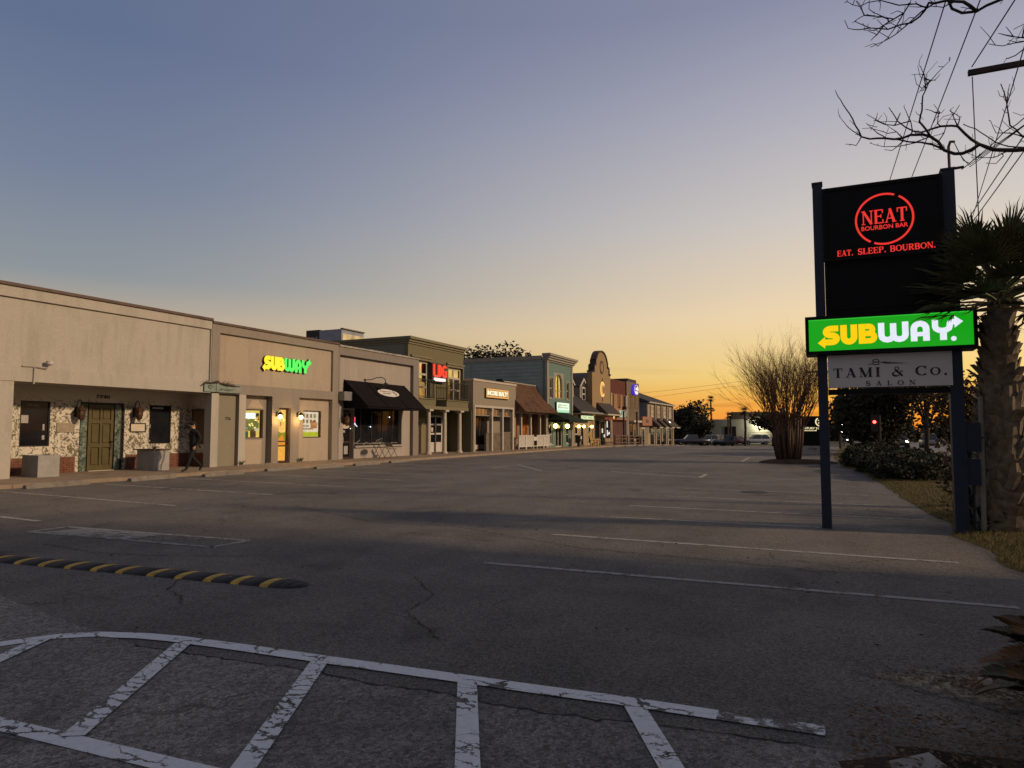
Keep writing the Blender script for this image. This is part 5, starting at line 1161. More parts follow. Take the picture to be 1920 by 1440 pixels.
m = MB(); m.box(-21.2, 58.85, .55, -20.75, 59.45, 1.12); m.build('box', M['dark'], nb); m = MB(); m.box(-21.08, 59.0, .1, -20.9, 59.3, .546); m.build('pedestal', M['dark'], nb); bx('window', M['white'], nb, -20.748, 58.98, .78, -20.74, 59.32, 1.02)
ac = thing('lounge_chair', 'yellow wooden slat armchair outside the cottage shop', 'chair', (-20.6, 62.6, .1))
M['ywood'] = plain('yellow_wood', (.38, .235, .05), .7, .25, 6)
for i in range(5): MB().prism([(-20.9, 62.28 + i * .14, .38), (-20.9, 62.40 + i * .14, .38), (-21.15, 62.40 + i * .14, 1.25 + .12 * (2 - abs(i - 2))), (-21.15, 62.28 + i * .14, 1.25 + .12 * (2 - abs(i - 2)))], (.03, 0, 0)).build('back_slat', M['ywood'], ac)
m = MB(); m.prism([(-20.25, 62.25, .42), (-20.25, 62.28, .46), (-20.95, 62.28, .34), (-20.95, 62.25, .30)], (0, .70, 0)); m.build('seat', M['ywood'], ac)
for y in (62.18, 62.98): bx('armrest', M['ywood'], ac, -21.0, y, .62, -20.2, y + .12, .65); bx('leg', M['ywood'], ac, -20.32, y + .02, .1, -20.22, y + .10, .616); bx('leg', M['ywood'], ac, -20.98, y + .02, .1, -20.90, y + .10, .616)

# ---- I: tan shop with the curved gable
M['goldstucco'] = stucco('gold_tan_stucco', (.40, .285, .155), .55, (.24, .17, .10))
M['gabledark'] = plain('dark_gable_coping', (.055, .04, .032), .8, .3, 4)
Ib = thing('curved_gable_shop', 'tan stucco shop with a tall stepped and curved gable', 'shop building', (-28, 68.6, -.05))
g = [(65.5, -.2), (65.5, 7.35), (66.1, 7.35), (66.1, 8.05), (66.62, 8.05), (66.62, 8.62)] + [(68.55 - 1.72 * math.cos(R(a)), 8.5 + 1.08 * math.sin(R(a))) for a in range(12, 169, 12)] + [(70.42, 8.62), (70.42, 8.05), (70.95, 8.05), (70.95, 7.35), (71.55, 7.35), (71.55, -.2)]
m = MB(); m.prism([(XF - .5, a, b) for a, b in g], (.5, 0, 0)); m.build('gable_wall', M['goldstucco'], Ib)
solid(Ib, plain('dark_side_wall', (.19, .17, .15), .8), -32, 65.52, -.2, XF - .52, 71.53, 7.25)
m = MB()
gp = g[1:-1]
for (a, b), (c, d) in zip(gp, gp[1:]):
    v = Vector((c - a, d - b)); n = Vector((-v.y, v.x)).normalized() * .14
    if n.y < -.01 or (abs(n.y) < .02 and False): n = -n
    if abs(v.x) < .01: n = Vector((-.14 if (a + c) / 2 < 68.5 else .14, 0))
    m.prism([(XF - .56, a, b), (XF - .56, c, d), (XF - .56, c + n.x, d + n.y), (XF - .56, a + n.x, b + n.y)], (.66, 0, 0))
m.build('gable_coping', M['gabledark'], Ib)
fr = fr_x(XF); m = MB(); m.ribbon(fr, arc(68.55, 8.0, .52, .62, 0, 360, 20)[:-1], .12, .05, 0, True); m.ribbon(fr, [(68.55, 7.45), (68.55, 8.55)], .05, .03); ov = m.build('oval_window', M['gabledark'], Ib)
m = MB(); m.shape(fr, [(68.55 + .48 * math.cos(R(a)), 8.0 + .58 * math.sin(R(a))) for a in range(0, 360, 20)], .01, .005); m.build('pane', plain('oval_grey', (.30, .22, .13), .5), ov)
lc = thing('hanging_letter_sign', 'glowing amber curled letter C on the curved gable', 'shop sign', (XF, 68.7, 5.1))
m = MB(); frc = fr_x(XF + .02); m.ribbon(frc, arc(68.7, 5.75, .62, .72, 60, 300, 20), .13, .05); m.ribbon(frc, arc(68.85, 5.75, .38, .56, 70, 290, 16), .06, .04); m.ribbon(frc, arc(69.15, 6.2, .12, .16, -60, 200, 8), .07, .04); m.ribbon(frc, arc(69.1, 5.25, .14, .14, 60, -160, 8), .07, .04); m.build('letter', emit('glow_amber', (1.0, .55, .16), 1.15), lc)
m = MB(); m.tube([(XF + .04, 68.7, 6.45), (XF + .04, 68.7, 6.9)], .03, 6); m.tube([(XF + .04, 68.7, 5.05), (XF + .04, 68.7, 4.5)], .03, 6); m.build('rod', M['dark'], lc)
aw = thing('awning', 'steep brown awning with white edging under the curved gable', 'awning', (XF, 69.6, 3.5))
m = MB(); m.prism([(XF, 66.6, 4.35), (XF + 1.15, 66.3, 3.22), (XF + 1.15, 66.3, 3.05), (XF, 66.3, 3.05)], (0, 0, 0.0001)); 
m = MB(); m.prism([(XF + .005, 66.8, 4.35), (XF + 1.3, 66.4, 3.22), (XF + .005, 66.4, 3.20)], (0, 4.7, 0)); m.build('canopy', plain('brown_canvas', (.045, .036, .032), .85, .3, 4), aw); bx('white_edge', M['trim'], aw, XF + .005, 66.38, 3.06, XF + 1.32, 71.2, 3.19)
door = frame_x(MB(), XF + .03, 67.9, 69.4, -.05, 2.55, .1, .06, (68.6,)).build('door', M['dark'], Ib); MB().box(XF + .004, 68.0, .05, XF + .012, 69.3, 2.45).build('pane', M['glass'], door)
for a, b in ((66.2, 67.6), (69.8, 71.2)): window(Ib, XF + .06, a, b, .75, 2.6, M['dark'], M['glass'], .07, (), (), 'window')
for i, (y, z0, z1) in enumerate(((68.35, 1.3, 1.75), (69.0, .85, 1.15), (70.0, 1.85, 2.5), (70.05, 1.0, 1.6))): bx('lit_notice', emit('notice_white', (.9, .88, .8), .85), Ib, XF + .05, y, z0, XF + .06, y + .32, z1)
for i in range(7): bx('valance_strip', plain('brick_red_strip', (.20, .055, .03), .8, .3), Ib, XF + .9, 66.7 + i * .62, 2.62, XF + .93, 67.16 + i * .62, 3.0)
globe('single bright lamp under the brown awning of the curved gable shop', XF + .7, 70.5, 2.9, .13, (1.0, .72, .4), 8, 2.0)
for a, b in ((66.0, 67.7), (69.7, 71.4)): bs = MB(); bricks_x(bs, XF, a, b, -.15, .7, .5, .24, .03, .06); bs.build('stone_base', plain('tan_stone', (.30, .22, .14), .9, .3, 3), Ib)

# ---- J: red brick and pink shop
Jb = thing('red_brick_shop', 'two storey shop with a dark red brick upper band and pink panels', 'shop building', (-28, 74.7, -.1))
M['redbrick2'] = plain('far_red_brick', (.115, .038, .026), .9, .35, 9)
M['pink'] = stucco('pink_stucco', (.42, .225, .15), .15)
solid(Jb, M['redbrick2'], -32, 71.56, -.3, XF - .20, 77.85, 7.1); 
bk = MB(); bricks_x(bk, XF - .2, 71.6, 77.8, 5.58, 7.1, .42, .13, .02, .06); struct(bk.build('brick_band', M['redbrick2'], Jb), 'stuff')
bx('upper_panel', M['pink'], Jb, XF - .19, 71.6, 3.3, XF - .10, 77.8, 5.55)
for a, b in ((72.25, 73.1), (74.6, 75.5), (76.6, 77.3)): window(Jb, XF - .06, a, b, 4.0, 5.5, M['redbrick2'], M['glass'], .06, (), (), 'window')
m = MB(); m.box(XF - .1, 71.7, -.3, XF + .05, 71.95, 5.55); m.box(XF - .1, 77.45, -.3, XF + .05, 77.75, 5.5); m.build('pilaster', M['trim'], Jb)
bx('belt', M['pink'], Jb, XF - .19, 72.0, 2.70, XF + .3, 77.4, 2.95); bx('lower_wall', plain('dark_red_wall', (.085, .036, .030), .8, .3), Jb, XF - .19, 72.0, -.2, XF - .12, 77.4, 2.69)
js = thing('number_sign', 'small green and white number sign on the pink shop', 'shop sign', (XF, 74.9, 3.2))
bx('panel', emit('dim_white_green', (.62, .80, .55), .55), js, XF + .3, 73.9, 3.0, XF + .36, 76.0, 3.75); m = MB(); text(m, fr_x(XF + .36), '10', 74.3, 75.6, 3.1, 3.65, .01, 0, .02); m.build('lettering', plain('deep_green', (.015, .08, .03), .6), js)
jw = MB(); jw.box(XF - .05, 76.4, 3.9, XF + .3, 77.0, 4.25); tag(jw.build('utility_box', M['dark']), 'dark box fixed on the pink upper wall', 'utility box')
# ---- K: dark brick tower front with the round blue sign
Kb = thing('blue_sign_shop', 'brown brick shop front with a round blue lit sign', 'shop building', (-28, 80.6, -.2))
M['brownbrick'] = plain('brown_brick', (.155, .115, .08), .9, .45, 6)
solid(Kb, M['brownbrick'], -32, 77.87, -.4, XF - .005, 83.35, 7.2); solid(Kb, M['gabledark'], -26, 78.4, 7.2, XF - .02, 82.2, 7.55, name='parapet')
bk = MB(); bricks_x(bk, XF - .005, 77.9, 83.3, 2.9, 5.4, .5, .15, .025, .03); struct(bk.build('brick_band', M['brownbrick'], Kb), 'stuff')
for i in range(3): window(Kb, XF + .05, 78.3 + i * 1.75, 79.4 + i * 1.75, 4.1, 5.75, M['brownframe'], M['glass'], .07, (), (), 'window')
bx('pilaster', M['trim'], Kb, XF, 77.9, -.3, XF + .08, 78.12, 5.8); bx('door_hood', M['trim'], Kb, XF, 78.9, 2.50, XF + .55, 82.6, 2.72)
window(Kb, XF + .055, 79.0, 80.2, -.1, 2.4, M['dark'], M['glass'], .1, (), (), 'door'); window(Kb, XF + .05, 80.6, 82.6, .4, 2.4, M['trim'], M['glass'], .14, (81.6,), (), 'window')
ks = thing('round_sign', 'round blue rimmed lit sign on the brown brick shop', 'shop sign', (XF, 81, 5.9))
frk = fr_x(XF + .01); m = MB(); m.shape(frk, [(80.9 + 1.08 * math.cos(R(a)), 6.35 + .66 * math.sin(R(a))) for a in range(0, 360, 15)], .30); m.build('blue_rim', emit('glow_blue', (.07, .03, .55), .9), ks)
m = MB(); m.shape(frk, [(81.05 + .86 * math.cos(R(a)), 6.35 + .56 * math.sin(R(a))) for a in range(0, 360, 15)], .02, .301); m.build('lit_face', emit('glow_face_white', (.95, .86, .80), 1.0), ks)
m = MB(); m.ribbon(frk, arc(80.95, 6.35, .55, .40, 60, 210, 10), .22, .01, .322); m.ribbon(frk, [(80.4, 6.22), (81.2, 6.25), (81.8, 6.17)], .10, .01, .323); m.build('face_print', plain('navy_print', (.03, .02, .10), .7), ks)
# ramp railing, posts
rr = thing('ramp_railing', 'brown wooden ramp railing in front of the red and brown brick shops', 'railing', (-20.2, 73, -.1))
M['rwood'] = plain('weathered_wood', (.13, .085, .06), .8, .3, 6)
for y in (67.75, 70.0, 72.3, 74.6, 77.0, 79.2): bx('post', M['rwood'], rr, -20.25, y - .06, gz(y), -20.13, y + .06, gz(y) + 1.1)
for z in (.3, .7, 1.02):
    m = MB(); m.prism([(-20.22, 67.75, gz(67.75) + z), (-20.16, 67.75, gz(67.75) + z), (-20.16, 67.75, gz(67.75) + z + .09), (-20.22, 67.75, gz(67.75) + z + .09)], (0, 11.45, gz(79.2) - gz(67.75))); m.build('rail', M['rwood'], rr)
for y, lb in ((72.35, 'tall dark square post standing before the red brick shop'), (77.75, 'tall dark square post standing before the blue sign shop')):
    pt = thing('tall_post', lb, 'post', (-20.6, y, gz(y))); bx('shaft', M['gabledark'], pt, -20.68, y - .09, gz(y), -20.52, y + .09, 3.5); bx('cap', M['gabledark'], pt, -20.72, y - .13, 3.504, -20.48, y + .13, 3.62)
tag(MB().lathe([(.28, -.25), (.33, .45), (.35, .8), (.30, .92), (.05, .98)], (-20.3, 77.4, 0), 12).build('trash_can', M['dark']), 'black round litter bin by the end of the ramp railing', 'litter bin')
# ---- L: end building with gabled roof and four triangular awnings
Lb = thing('end_shop', 'long grey and tan end building with dark gable roof and steep awnings', 'shop building', (-28, 95, -.4))
M['blueside'] = plain('blue_grey_siding', (.15, .165, .19), .8, .12, 2)
M['tanend'] = stucco('end_tan_stucco', (.42, .35, .255), .25)
solid(Lb, M['blueside'], -33, 87.4, -.8, XF - .06, 87.5, 5.15); m = MB(); m.prism([(XF - .06, 87.4, 5.154), (-27.5, 87.4, 7.3), (-33, 87.4, 5.154)], (0, .1, 0)); m.build('side_gable', M['blueside'], Lb)
solid(Lb, M['tanend'], -33, 87.52, -.9, XF, 102.4, 5.20)
m = MB(); m.prism([(XF + .35, 87.2, 5.22), (-27.5, 87.2, 7.45), (-33.3, 87.2, 5.22)], (0, 15.5, 0)); m.build('roof', M['darkshingle'], Lb); bx('gutter', M['trim'], Lb, XF + .2, 87.2, 5.06, XF + .37, 102.6, 5.2)
for i in range(4):
    y = 88.6 + i * 3.55
    f = frame_x(MB(), XF + .05, y + .5, y + 1.9, 3.25, 4.75, .12, .08, (y + 1.2,), (4.0,)).build('window', M['trim'], Lb); MB().box(XF + .003, y + .6, 3.35, XF + .012, y + 1.8, 4.65).build('pane', glass('tan_glass', (.30, .24, .17), .3), f)
    for q in (y + .05, y + 1.92): bx('shutter', plain('brown_shutter', (.13, .085, .06), .8), Lb, XF + .003, q, 3.2, XF + .05, q + .40, 4.8)
    bx('pilaster', M['greige'], Lb, XF + .003, y + 2.55, -.8, XF + .12, y + 3.1, 5.05)
    a_ = thing('awning', ('first', 'second', 'third', 'last')[i] + ' steep dark awning from the left on the end building', 'awning', (XF, y + 1, 2.6), 0, 'steep awnings on the end building')
    m = MB(); m.prism([(XF + .006, y - .3, 3.3), (XF + 1.35, y - .3, 2.02), (XF + .006, y - .3, 1.98)], (0, 1.9, 0)); m.build('canopy', plain('dark_brown_canvas', (.05, .034, .028), .85, .3), a_); bx('white_edge', M['trim'], a_, XF + 1.25, y - .3, 1.88, XF + 1.37, y + 1.6, 2.0)
    window(Lb, XF + .06, y + .2, y + 1.9, -.55, 1.9, M['brownframe'], M['glass'], .12, (y + 1.05,), (), 'shop_window')
bx('low_fascia', M['pink'], Lb, -23.5, 83.4, 2.15, XF + .4, 88.2, 3.25); bx('low_front', plain('grey_brown_wall', (.20, .16, .11), .8), Lb, -23.5, 83.4, -.6, XF + .02, 87.38, 2.15); window(Lb, XF + .08, 84.2, 85.6, -.35, 1.9, M['trim'], M['glass'], .18, (), (), 'door')
bx('fascia_mark', M['brownframe'], Lb, XF + .4, 85.0, 2.5, XF + .41, 86.4, 2.9)
lt = thing('wall_light', 'bright white wall light between the last two awnings', 'wall lamp', (XF, 98.2, 2.5))
MB().ball((XF + .35, 98.2, 2.6), .22, 10).build('lamp_head', emit('cool_white', (1, .95, .75), 7), lt); LAMPS.append((XF + .9, 98.2, 2.2, 26.0, (1, .85, .5)))
ps = thing('potted_shrub', 'dark rounded shrub in a pot before the third steep awning', 'shrub', (-20.8, 91.6, gz(91.6)))
MB().lathe([(.2, 0), (.28, .4), (.26, .42), (.05, .40)], (-20.8, 91.6, gz(91.6) + .1), 12).build('pot', M['dark'], ps)

# ------------------------------------------------------------------ pylon sign
PS = thing('pylon_sign', 'tall black two post sign with red, green and pale lit panels beside the palm', 'pylon sign', (.7, 12, 0))
M['navy'] = plain('navy_post_paint', (.012, .020, .042), .5, .2, 6, .1, 60)
M['signblack'] = plain('sign_black', (.005, .0055, .007), .5, .25, 4, spec=.12)
for x0, x1, z in ((-.265, -.125, 5.45), (1.50, 1.67, 5.40)):
    p = bx('post', M['navy'], PS, x0, 11.92, -.05, x1, 12.10, z - .03); bx('cap', M['navy'], p, x0 - .01, 11.91, z - .028, x1 + .01, 12.11, z)
TC = bx('top_cabinet', M['signblack'], PS, -.12, 11.86, 4.14, 1.495, 12.14, 5.30)
m = MB(); fr = fr_y(11.86); m.ribbon(fr, [(-.10, 4.16), (1.475, 4.16), (1.475, 5.28), (-.10, 5.28)], .05, .02, 0, True); m.build('cabinet_rim', M['signblack'], TC)
NF = emit('glow_neon_red', (.84, .035, .025), 1.0)
frn = fr_y(11.855); m = MB(); cx, cz, rr_ = .727, 4.72, .385
for a0, a1 in ((-112, 58), (68, 240)): m.ribbon(frn, arc(cx, cz, rr_, rr_, a0, a1, 30), .028, .006)
serif(m, frn, 'NEAT', .418, 1.038, 4.658, 4.870, .006, .001, None, .17, .075, .02)
text(m, frn, 'BOURBON BAR', .414, 1.040, 4.565, 4.632, .006, .001, .012); m.build('red_emblem', NF, PS)
for w_, a_, b_ in (('EAT.', .065, .292), ('SLEEP.', .352, .742), ('BOURBON.', .790, 1.39)): m = MB(); serif(m, frn, w_, a_, b_, 4.205, 4.295, .006, .001, None, .20, .08, .03); m.build('red_word', NF, PS)
bx('blank_panel', plain('blank_panel_black', (.006, .0065, .008), .6, .3, 3, spec=.12), PS, -.12, 11.90, 3.31, 1.495, 12.10, 4.10)
m = MB(); m.box(-.12, 11.89, 4.10, 1.495, 12.11, 4.138); m.box(-.12, 11.89, 3.38, 1.495, 11.90, 3.40); m.box(-.10, 11.88, 3.29, -.085, 11.90, 5.2); m.build('panel_seam', M['signblack'], PS)
SCb = bx('green_cabinet', M['signblack'], PS, -.42, 11.76, 2.68, 1.845, 12.22, 3.27)
m = MB(); frg = fr_y(11.76); m.ribbon(frg, [(-.395, 2.705), (1.82, 2.705), (1.82, 3.245), (-.395, 3.245)], .05, .025, 0, True); m.build('cabinet_rim', M['signblack'], SCb)
s_ = NT('lit_green_panel'); sx_ = s_.n('ShaderNodeSeparateXYZ'); s_.l(s_.geo, sx_.inputs[0]); s_.bsdf((.01, .08, .01), .3, .4, Emission_Color=(.004, .335, .005), Emission_Strength=1.0); M['litgreen'] = s_.m
bx('green_face', M['litgreen'], PS, -.372, 11.752, 2.728, 1.797, 11.758, 3.222)
bx('bright_edge', emit('lit_green_edge', (.03, .50, .03), 1.0), PS, -.372, 11.7505, 3.205, 1.797, 11.7515, 3.222)
frw = fr_y(11.751); m = MB(); sub_logo(m, frw, -.245, 1.672, 2.815, 3.115, .004, 0, True); m.build('yellow_lettering', emit('lit_yellow', (1.0, .62, .0), 1.0), PS)
m = MB(); sub_logo(m, frw, -.245, 1.672, 2.815, 3.115, .004, 1, True); m.build('white_lettering', emit('lit_white', (.80, .84, .95), 1.0, .06, 9), PS)
bx('salon_panel', plain('salon_panel_grey', (.52, .52, .52), .35, .06, 2, spec=.6), PS, -.115, 11.88, 2.165, 1.535, 12.0, 2.665)
frs = fr_y(11.88); m = MB(); serif(m, frs, 'TAMI & Co.', -.045, 1.48, 2.318, 2.462, .004, .001, .82, .21, .06, .20)
serif(m, frs, 'SALON', .40, 1.06, 2.185, 2.255, .004, .001, None, .18, .06, .75)
for c_ in ((.548, 2.560), (.548, 2.522)): m.ribbon(frs, arc(c_[0], c_[1], .042, .022, 0, 360, 14)[:-1], .011, .004, .001, True)
m.shape(frs, [(.585, 2.553), (.66, 2.528), (.98, 2.494), (.66, 2.515)], .004, .001); m.shape(frs, [(.585, 2.525), (.66, 2.531), (.97, 2.512), (.66, 2.545)], .004, .002); m.ribbon(frs, [(.44, 2.508), (.51, 2.522)], .008, .004, .001); m.ribbon(frs, [(.44, 2.514), (.60, 2.502)], .004, .004, .001)
m.build('dark_lettering', plain('salon_letter_black', (.02, .02, .022), .5), PS)
bx('lower_bar', M['signblack'], PS, -.12, 11.90, 2.06, 1.495, 12.06, 2.14)
bx('meter_box', M['navy'], PS, 1.672, 11.96, 1.20, 1.86, 12.10, 1.62); bx('switch_box', M['navy'], PS, 1.672, 11.96, .72, 1.84, 12.08, 1.10)
for q_, r_ in (([(1.72, 12.03, 1.1), (1.72, 12.03, 1.2)], .03), ([(1.76, 12.03, .72), (1.76, 12.03, .02)], .025), ([(1.87, 12.02, 1.40), (1.95, 12.02, 1.42), (1.95, 12.02, 1.30)], .012)): MB().tube(q_, r_, 8).build('conduit', M['navy'], PS)
wm_ = thing('service_mast', 'thin rusty conduit mast with a weatherhead on the right sign post', 'service mast', (1.64, 12.02, 5.4))
MB().tube([(1.64, 12.16, 4.6), (1.64, 12.16, 5.80), (1.66, 12.12, 5.86), (1.70, 12.06, 5.83)], .02, 8).build('mast', plain('rusty_conduit', (.08, .045, .03), .7, .3, 9), wm_)
m = MB()
for k in range(3): m.tube([(1.70, 12.06, 5.82), (1.76 + .02 * k, 12.0, 5.6 - .05 * k), (1.86, 11.9, 5.36 + .03 * k), (2.6, 11.2, 5.75)], .006, 4)
m.tube([(1.64, 12.0, 5.40), (1.80, 11.98, 5.40)], .02, 6); m.build('service_cable', M['dark'], wm_)
gp = MB().tube([(1.88, 12.16, 0), (1.90, 12.14, 2.0)], .035, 8); tag(gp.build('grey_pipe', plain('galvanised', (.24, .235, .20), .6, .15, 4)), 'pale grey pipe standing against the palm trunk', 'pipe')

# ------------------------------------------------------------------ palm
M['boot'] = plain('palm_boot', (.17, .14, .105), .95, .5, 9, .5, 40)
M['frond'] = plain('palm_frond', (.085, .095, .040), .6, .5, 5)
M['frond_old'] = plain('palm_frond_dry', (.10, .075, .035), .8, .5, 5)
PB = Vector((2.20, 12.50, 0))
PT = thing('palm_tree', 'stout palm with criss cross leaf bases beside the pylon sign', 'palm tree', PB)
tr = MB(); NZ = 14; prof = [(.40, 0), (.33, .25), (.29, .8), (.25, 1.6), (.23, 2.0), (.175, 2.5), (.15, 3.0), (.13, 3.5), (.08, 3.75)]
tr.lathe(prof, PB, 16); tr.v = [(v[0] - .10 * (v[2] / 4) ** 2, v[1] - .85 * (v[2] / 4) ** 2, v[2]) for v in tr.v]; tr.build('trunk', M['boot'], PT, True)
def prof_r(z):
    for (r0, z0), (r1, z1) in zip(prof, prof[1:]):
        if z0 <= z <= z1: return r0 + (r1 - r0) * (z - z0) / (z1 - z0)
    return .15
bi = 0
for i in range(190):
    z = .1 + 2.95 * (i / 190) ** 1.0; a = i * 2.39996 + random.uniform(-.12, .12); r = prof_r(z) - .02
    L = random.uniform(.24, .36) * (1 if z < 1.9 else .8); out = random.uniform(.05, .10) * (1 if z < 1.9 else .7) + (.10 if random.random() < .3 else 0)
    e = Vector((math.cos(a), math.sin(a), 0)); t = Vector((-math.sin(a), math.cos(a), 0)); up = Vector((0, 0, 1)); tw = random.uniform(-.35, .35)
    b0 = PB + e * r + up * z + Vector((-.10, -.85, 0)) * (z / 4) ** 2; d = (up * .95 + t * tw).normalized()
    p0, p1, p2 = b0, b0 + d * L * .55 + e * (.03 + out * .25), b0 + d * L + e * (.04 + out); m = MB(); ws = (.13, .085, .05); th = (.05, .04, .025)
    vs = []
    for p, w_, h in zip((p0, p1, p2), ws, th): vs += [p - t * w_, p + e * h, p + t * w_, p - e * h * .4]
    m.add(vs, [(a_ + k, a_ + (k + 1) % 4, a_ + 4 + (k + 1) % 4, a_ + 4 + k) for a_ in (0, 4) for k in range(4)] + [(8, 9, 10, 11)])
    m.build('leaf_base', M['boot'], PT)
def fan_frond(base, az, elv, pet, rad, droop, mat):
    """costapalmate leaf: petiole plus a fan of folded blades"""
    e = Vector((math.cos(az), math.sin(az), 0)); d = (e * math.cos(elv) + Vector((0, 0, 1)) * math.sin(elv)).normalized(); side = d.cross(Vector((0, 0, 1)))
    side = side.normalized() if side.length > .05 else Vector((1, 0, 0)); nrm = side.cross(d).normalized(); m = MB()
    hub = base + d * pet + Vector((0, 0, -droop * .12)); m.tube([base, base + d * pet * .5, hub], [.028, .02, .014], 4)
    nb = 27
    for k in range(nb):
        s = (k + .5) / nb * 2 - 1; ang = s * R(82) + random.uniform(-.03, .03); L = rad * (1 - .30 * abs(s) ** 2) * random.uniform(.76, 1.10)
        v = (d * math.cos(ang) + side * math.sin(ang)).normalized(); wv = v.cross(nrm).normalized()
        arch = nrm * (-.10 * rad * abs(s)) ; dz = Vector((0, 0, -1))
        p1 = hub + v * L * .45 + arch * .4 + dz * droop * .03; p2 = hub + v * L * .78 + arch * .8 + dz * droop * .10 + nrm * random.uniform(-.03, .03); p3 = hub + v * L + arch + dz * droop * random.uniform(.15, .34)
        w = .018
        m.add([hub - wv * .006, hub + wv * .006, p1 - wv * w, p1 + nrm * .012, p1 + wv * w, p2 - wv * w * .5, p2 + nrm * .008, p2 + wv * w * .5, p3], [(0, 3, 2), (0, 1, 3), (1, 4, 3), (2, 3, 6, 5), (3, 4, 7, 6), (5, 6, 8), (6, 7, 8)])
    return m.build('frond', mat, PT, recalc=False)
CR = PB + Vector((-.09, -.72, 3.38))
for i in range(46):
    k = i / 46; az = i * 2.39996 + .4; elv = R(76 - 84 * k ** .9) + random.uniform(-.1, .1)
    fan_frond(CR + Vector((.08 * math.cos(az), .08 * math.sin(az), .35 - .55 * k)), az, elv, random.uniform(.36, .56), random.uniform(.54, .76), .12 + .25 * k, M['frond_old'] if (k > .86 or random.random() < .08) else M['frond'])

# ------------------------------------------------------------------ cycads in the bed at the lower right
def pinnate(mb, base, az, elv, L, droop, nl=52, wl=.15):
    e = Vector((math.cos(az), math.sin(az), 0)); pts = []
    for k in range(9):
        t = k / 8; pts.append(base + e * (L * t * math.cos(elv) * (1 - .12 * t)) + Vector((0, 0, L * (t * math.sin(elv) - droop * t * t))))
    mb.tube(pts, [.010 * (1 - .7 * k / 8) + .002 for k in range(9)], 4)
    for k in range(nl):
        t = .12 + .88 * k / nl; q = t * 8; i = min(int(q), 7); p = pts[i].lerp(pts[i + 1], q - i); d = (pts[i + 1] - pts[i]).normalized(); s = d.cross(Vector((0, 0, 1))).normalized(); n = s.cross(d)
        l = wl * math.sin(math.pi * min(1, .18 + t * .82)) ** .7 + .02
        for sg in (-1, 1):
            v = (s * sg * .86 + d * .45 + n * .22).normalized(); w = d * .0034; tip = p + v * l - Vector((0, 0, l * .12))
            mb.add([p - w, p + w, p + v * l * .6 + w * .8, tip, p + v * l * .6 - w * .8], [(0, 1, 2, 3, 4)])
M['cycad'] = plain('cycad_leaf', (.042, .042, .018), .55, .6, 8); M['cycad_dry'] = plain('cycad_dry_leaf', (.105, .050, .018), .7, .6, 8)
def cycad(label, b, n, L0, dry):
    t = thing('cycad', label, 'cycad', b)
    MB().lathe([(.09, 0), (.12, .08), (.10, .18), (.04, .22)], b, 10).build('stem', M['boot'], t)
    for i in range(n):
        mb = MB(); az = i * 2.39996; pinnate(mb, Vector(b) + Vector((0, 0, .2)), az, R(random.uniform(18, 62)), L0 * random.uniform(.8, 1.1), random.uniform(.28, .5))
        mb.build('frond', M['cycad_dry'] if random.random() < dry else M['cycad'], t, recalc=False)
cycad('rusty brown cycad with arching feathery fronds at the litter patch', (1.16, 4.66, .02), 30, .70, .7)
cycad('dark cycad with drooping fronds lower in the planting bed', (1.0, 3.92, .05), 30, .56, .4)

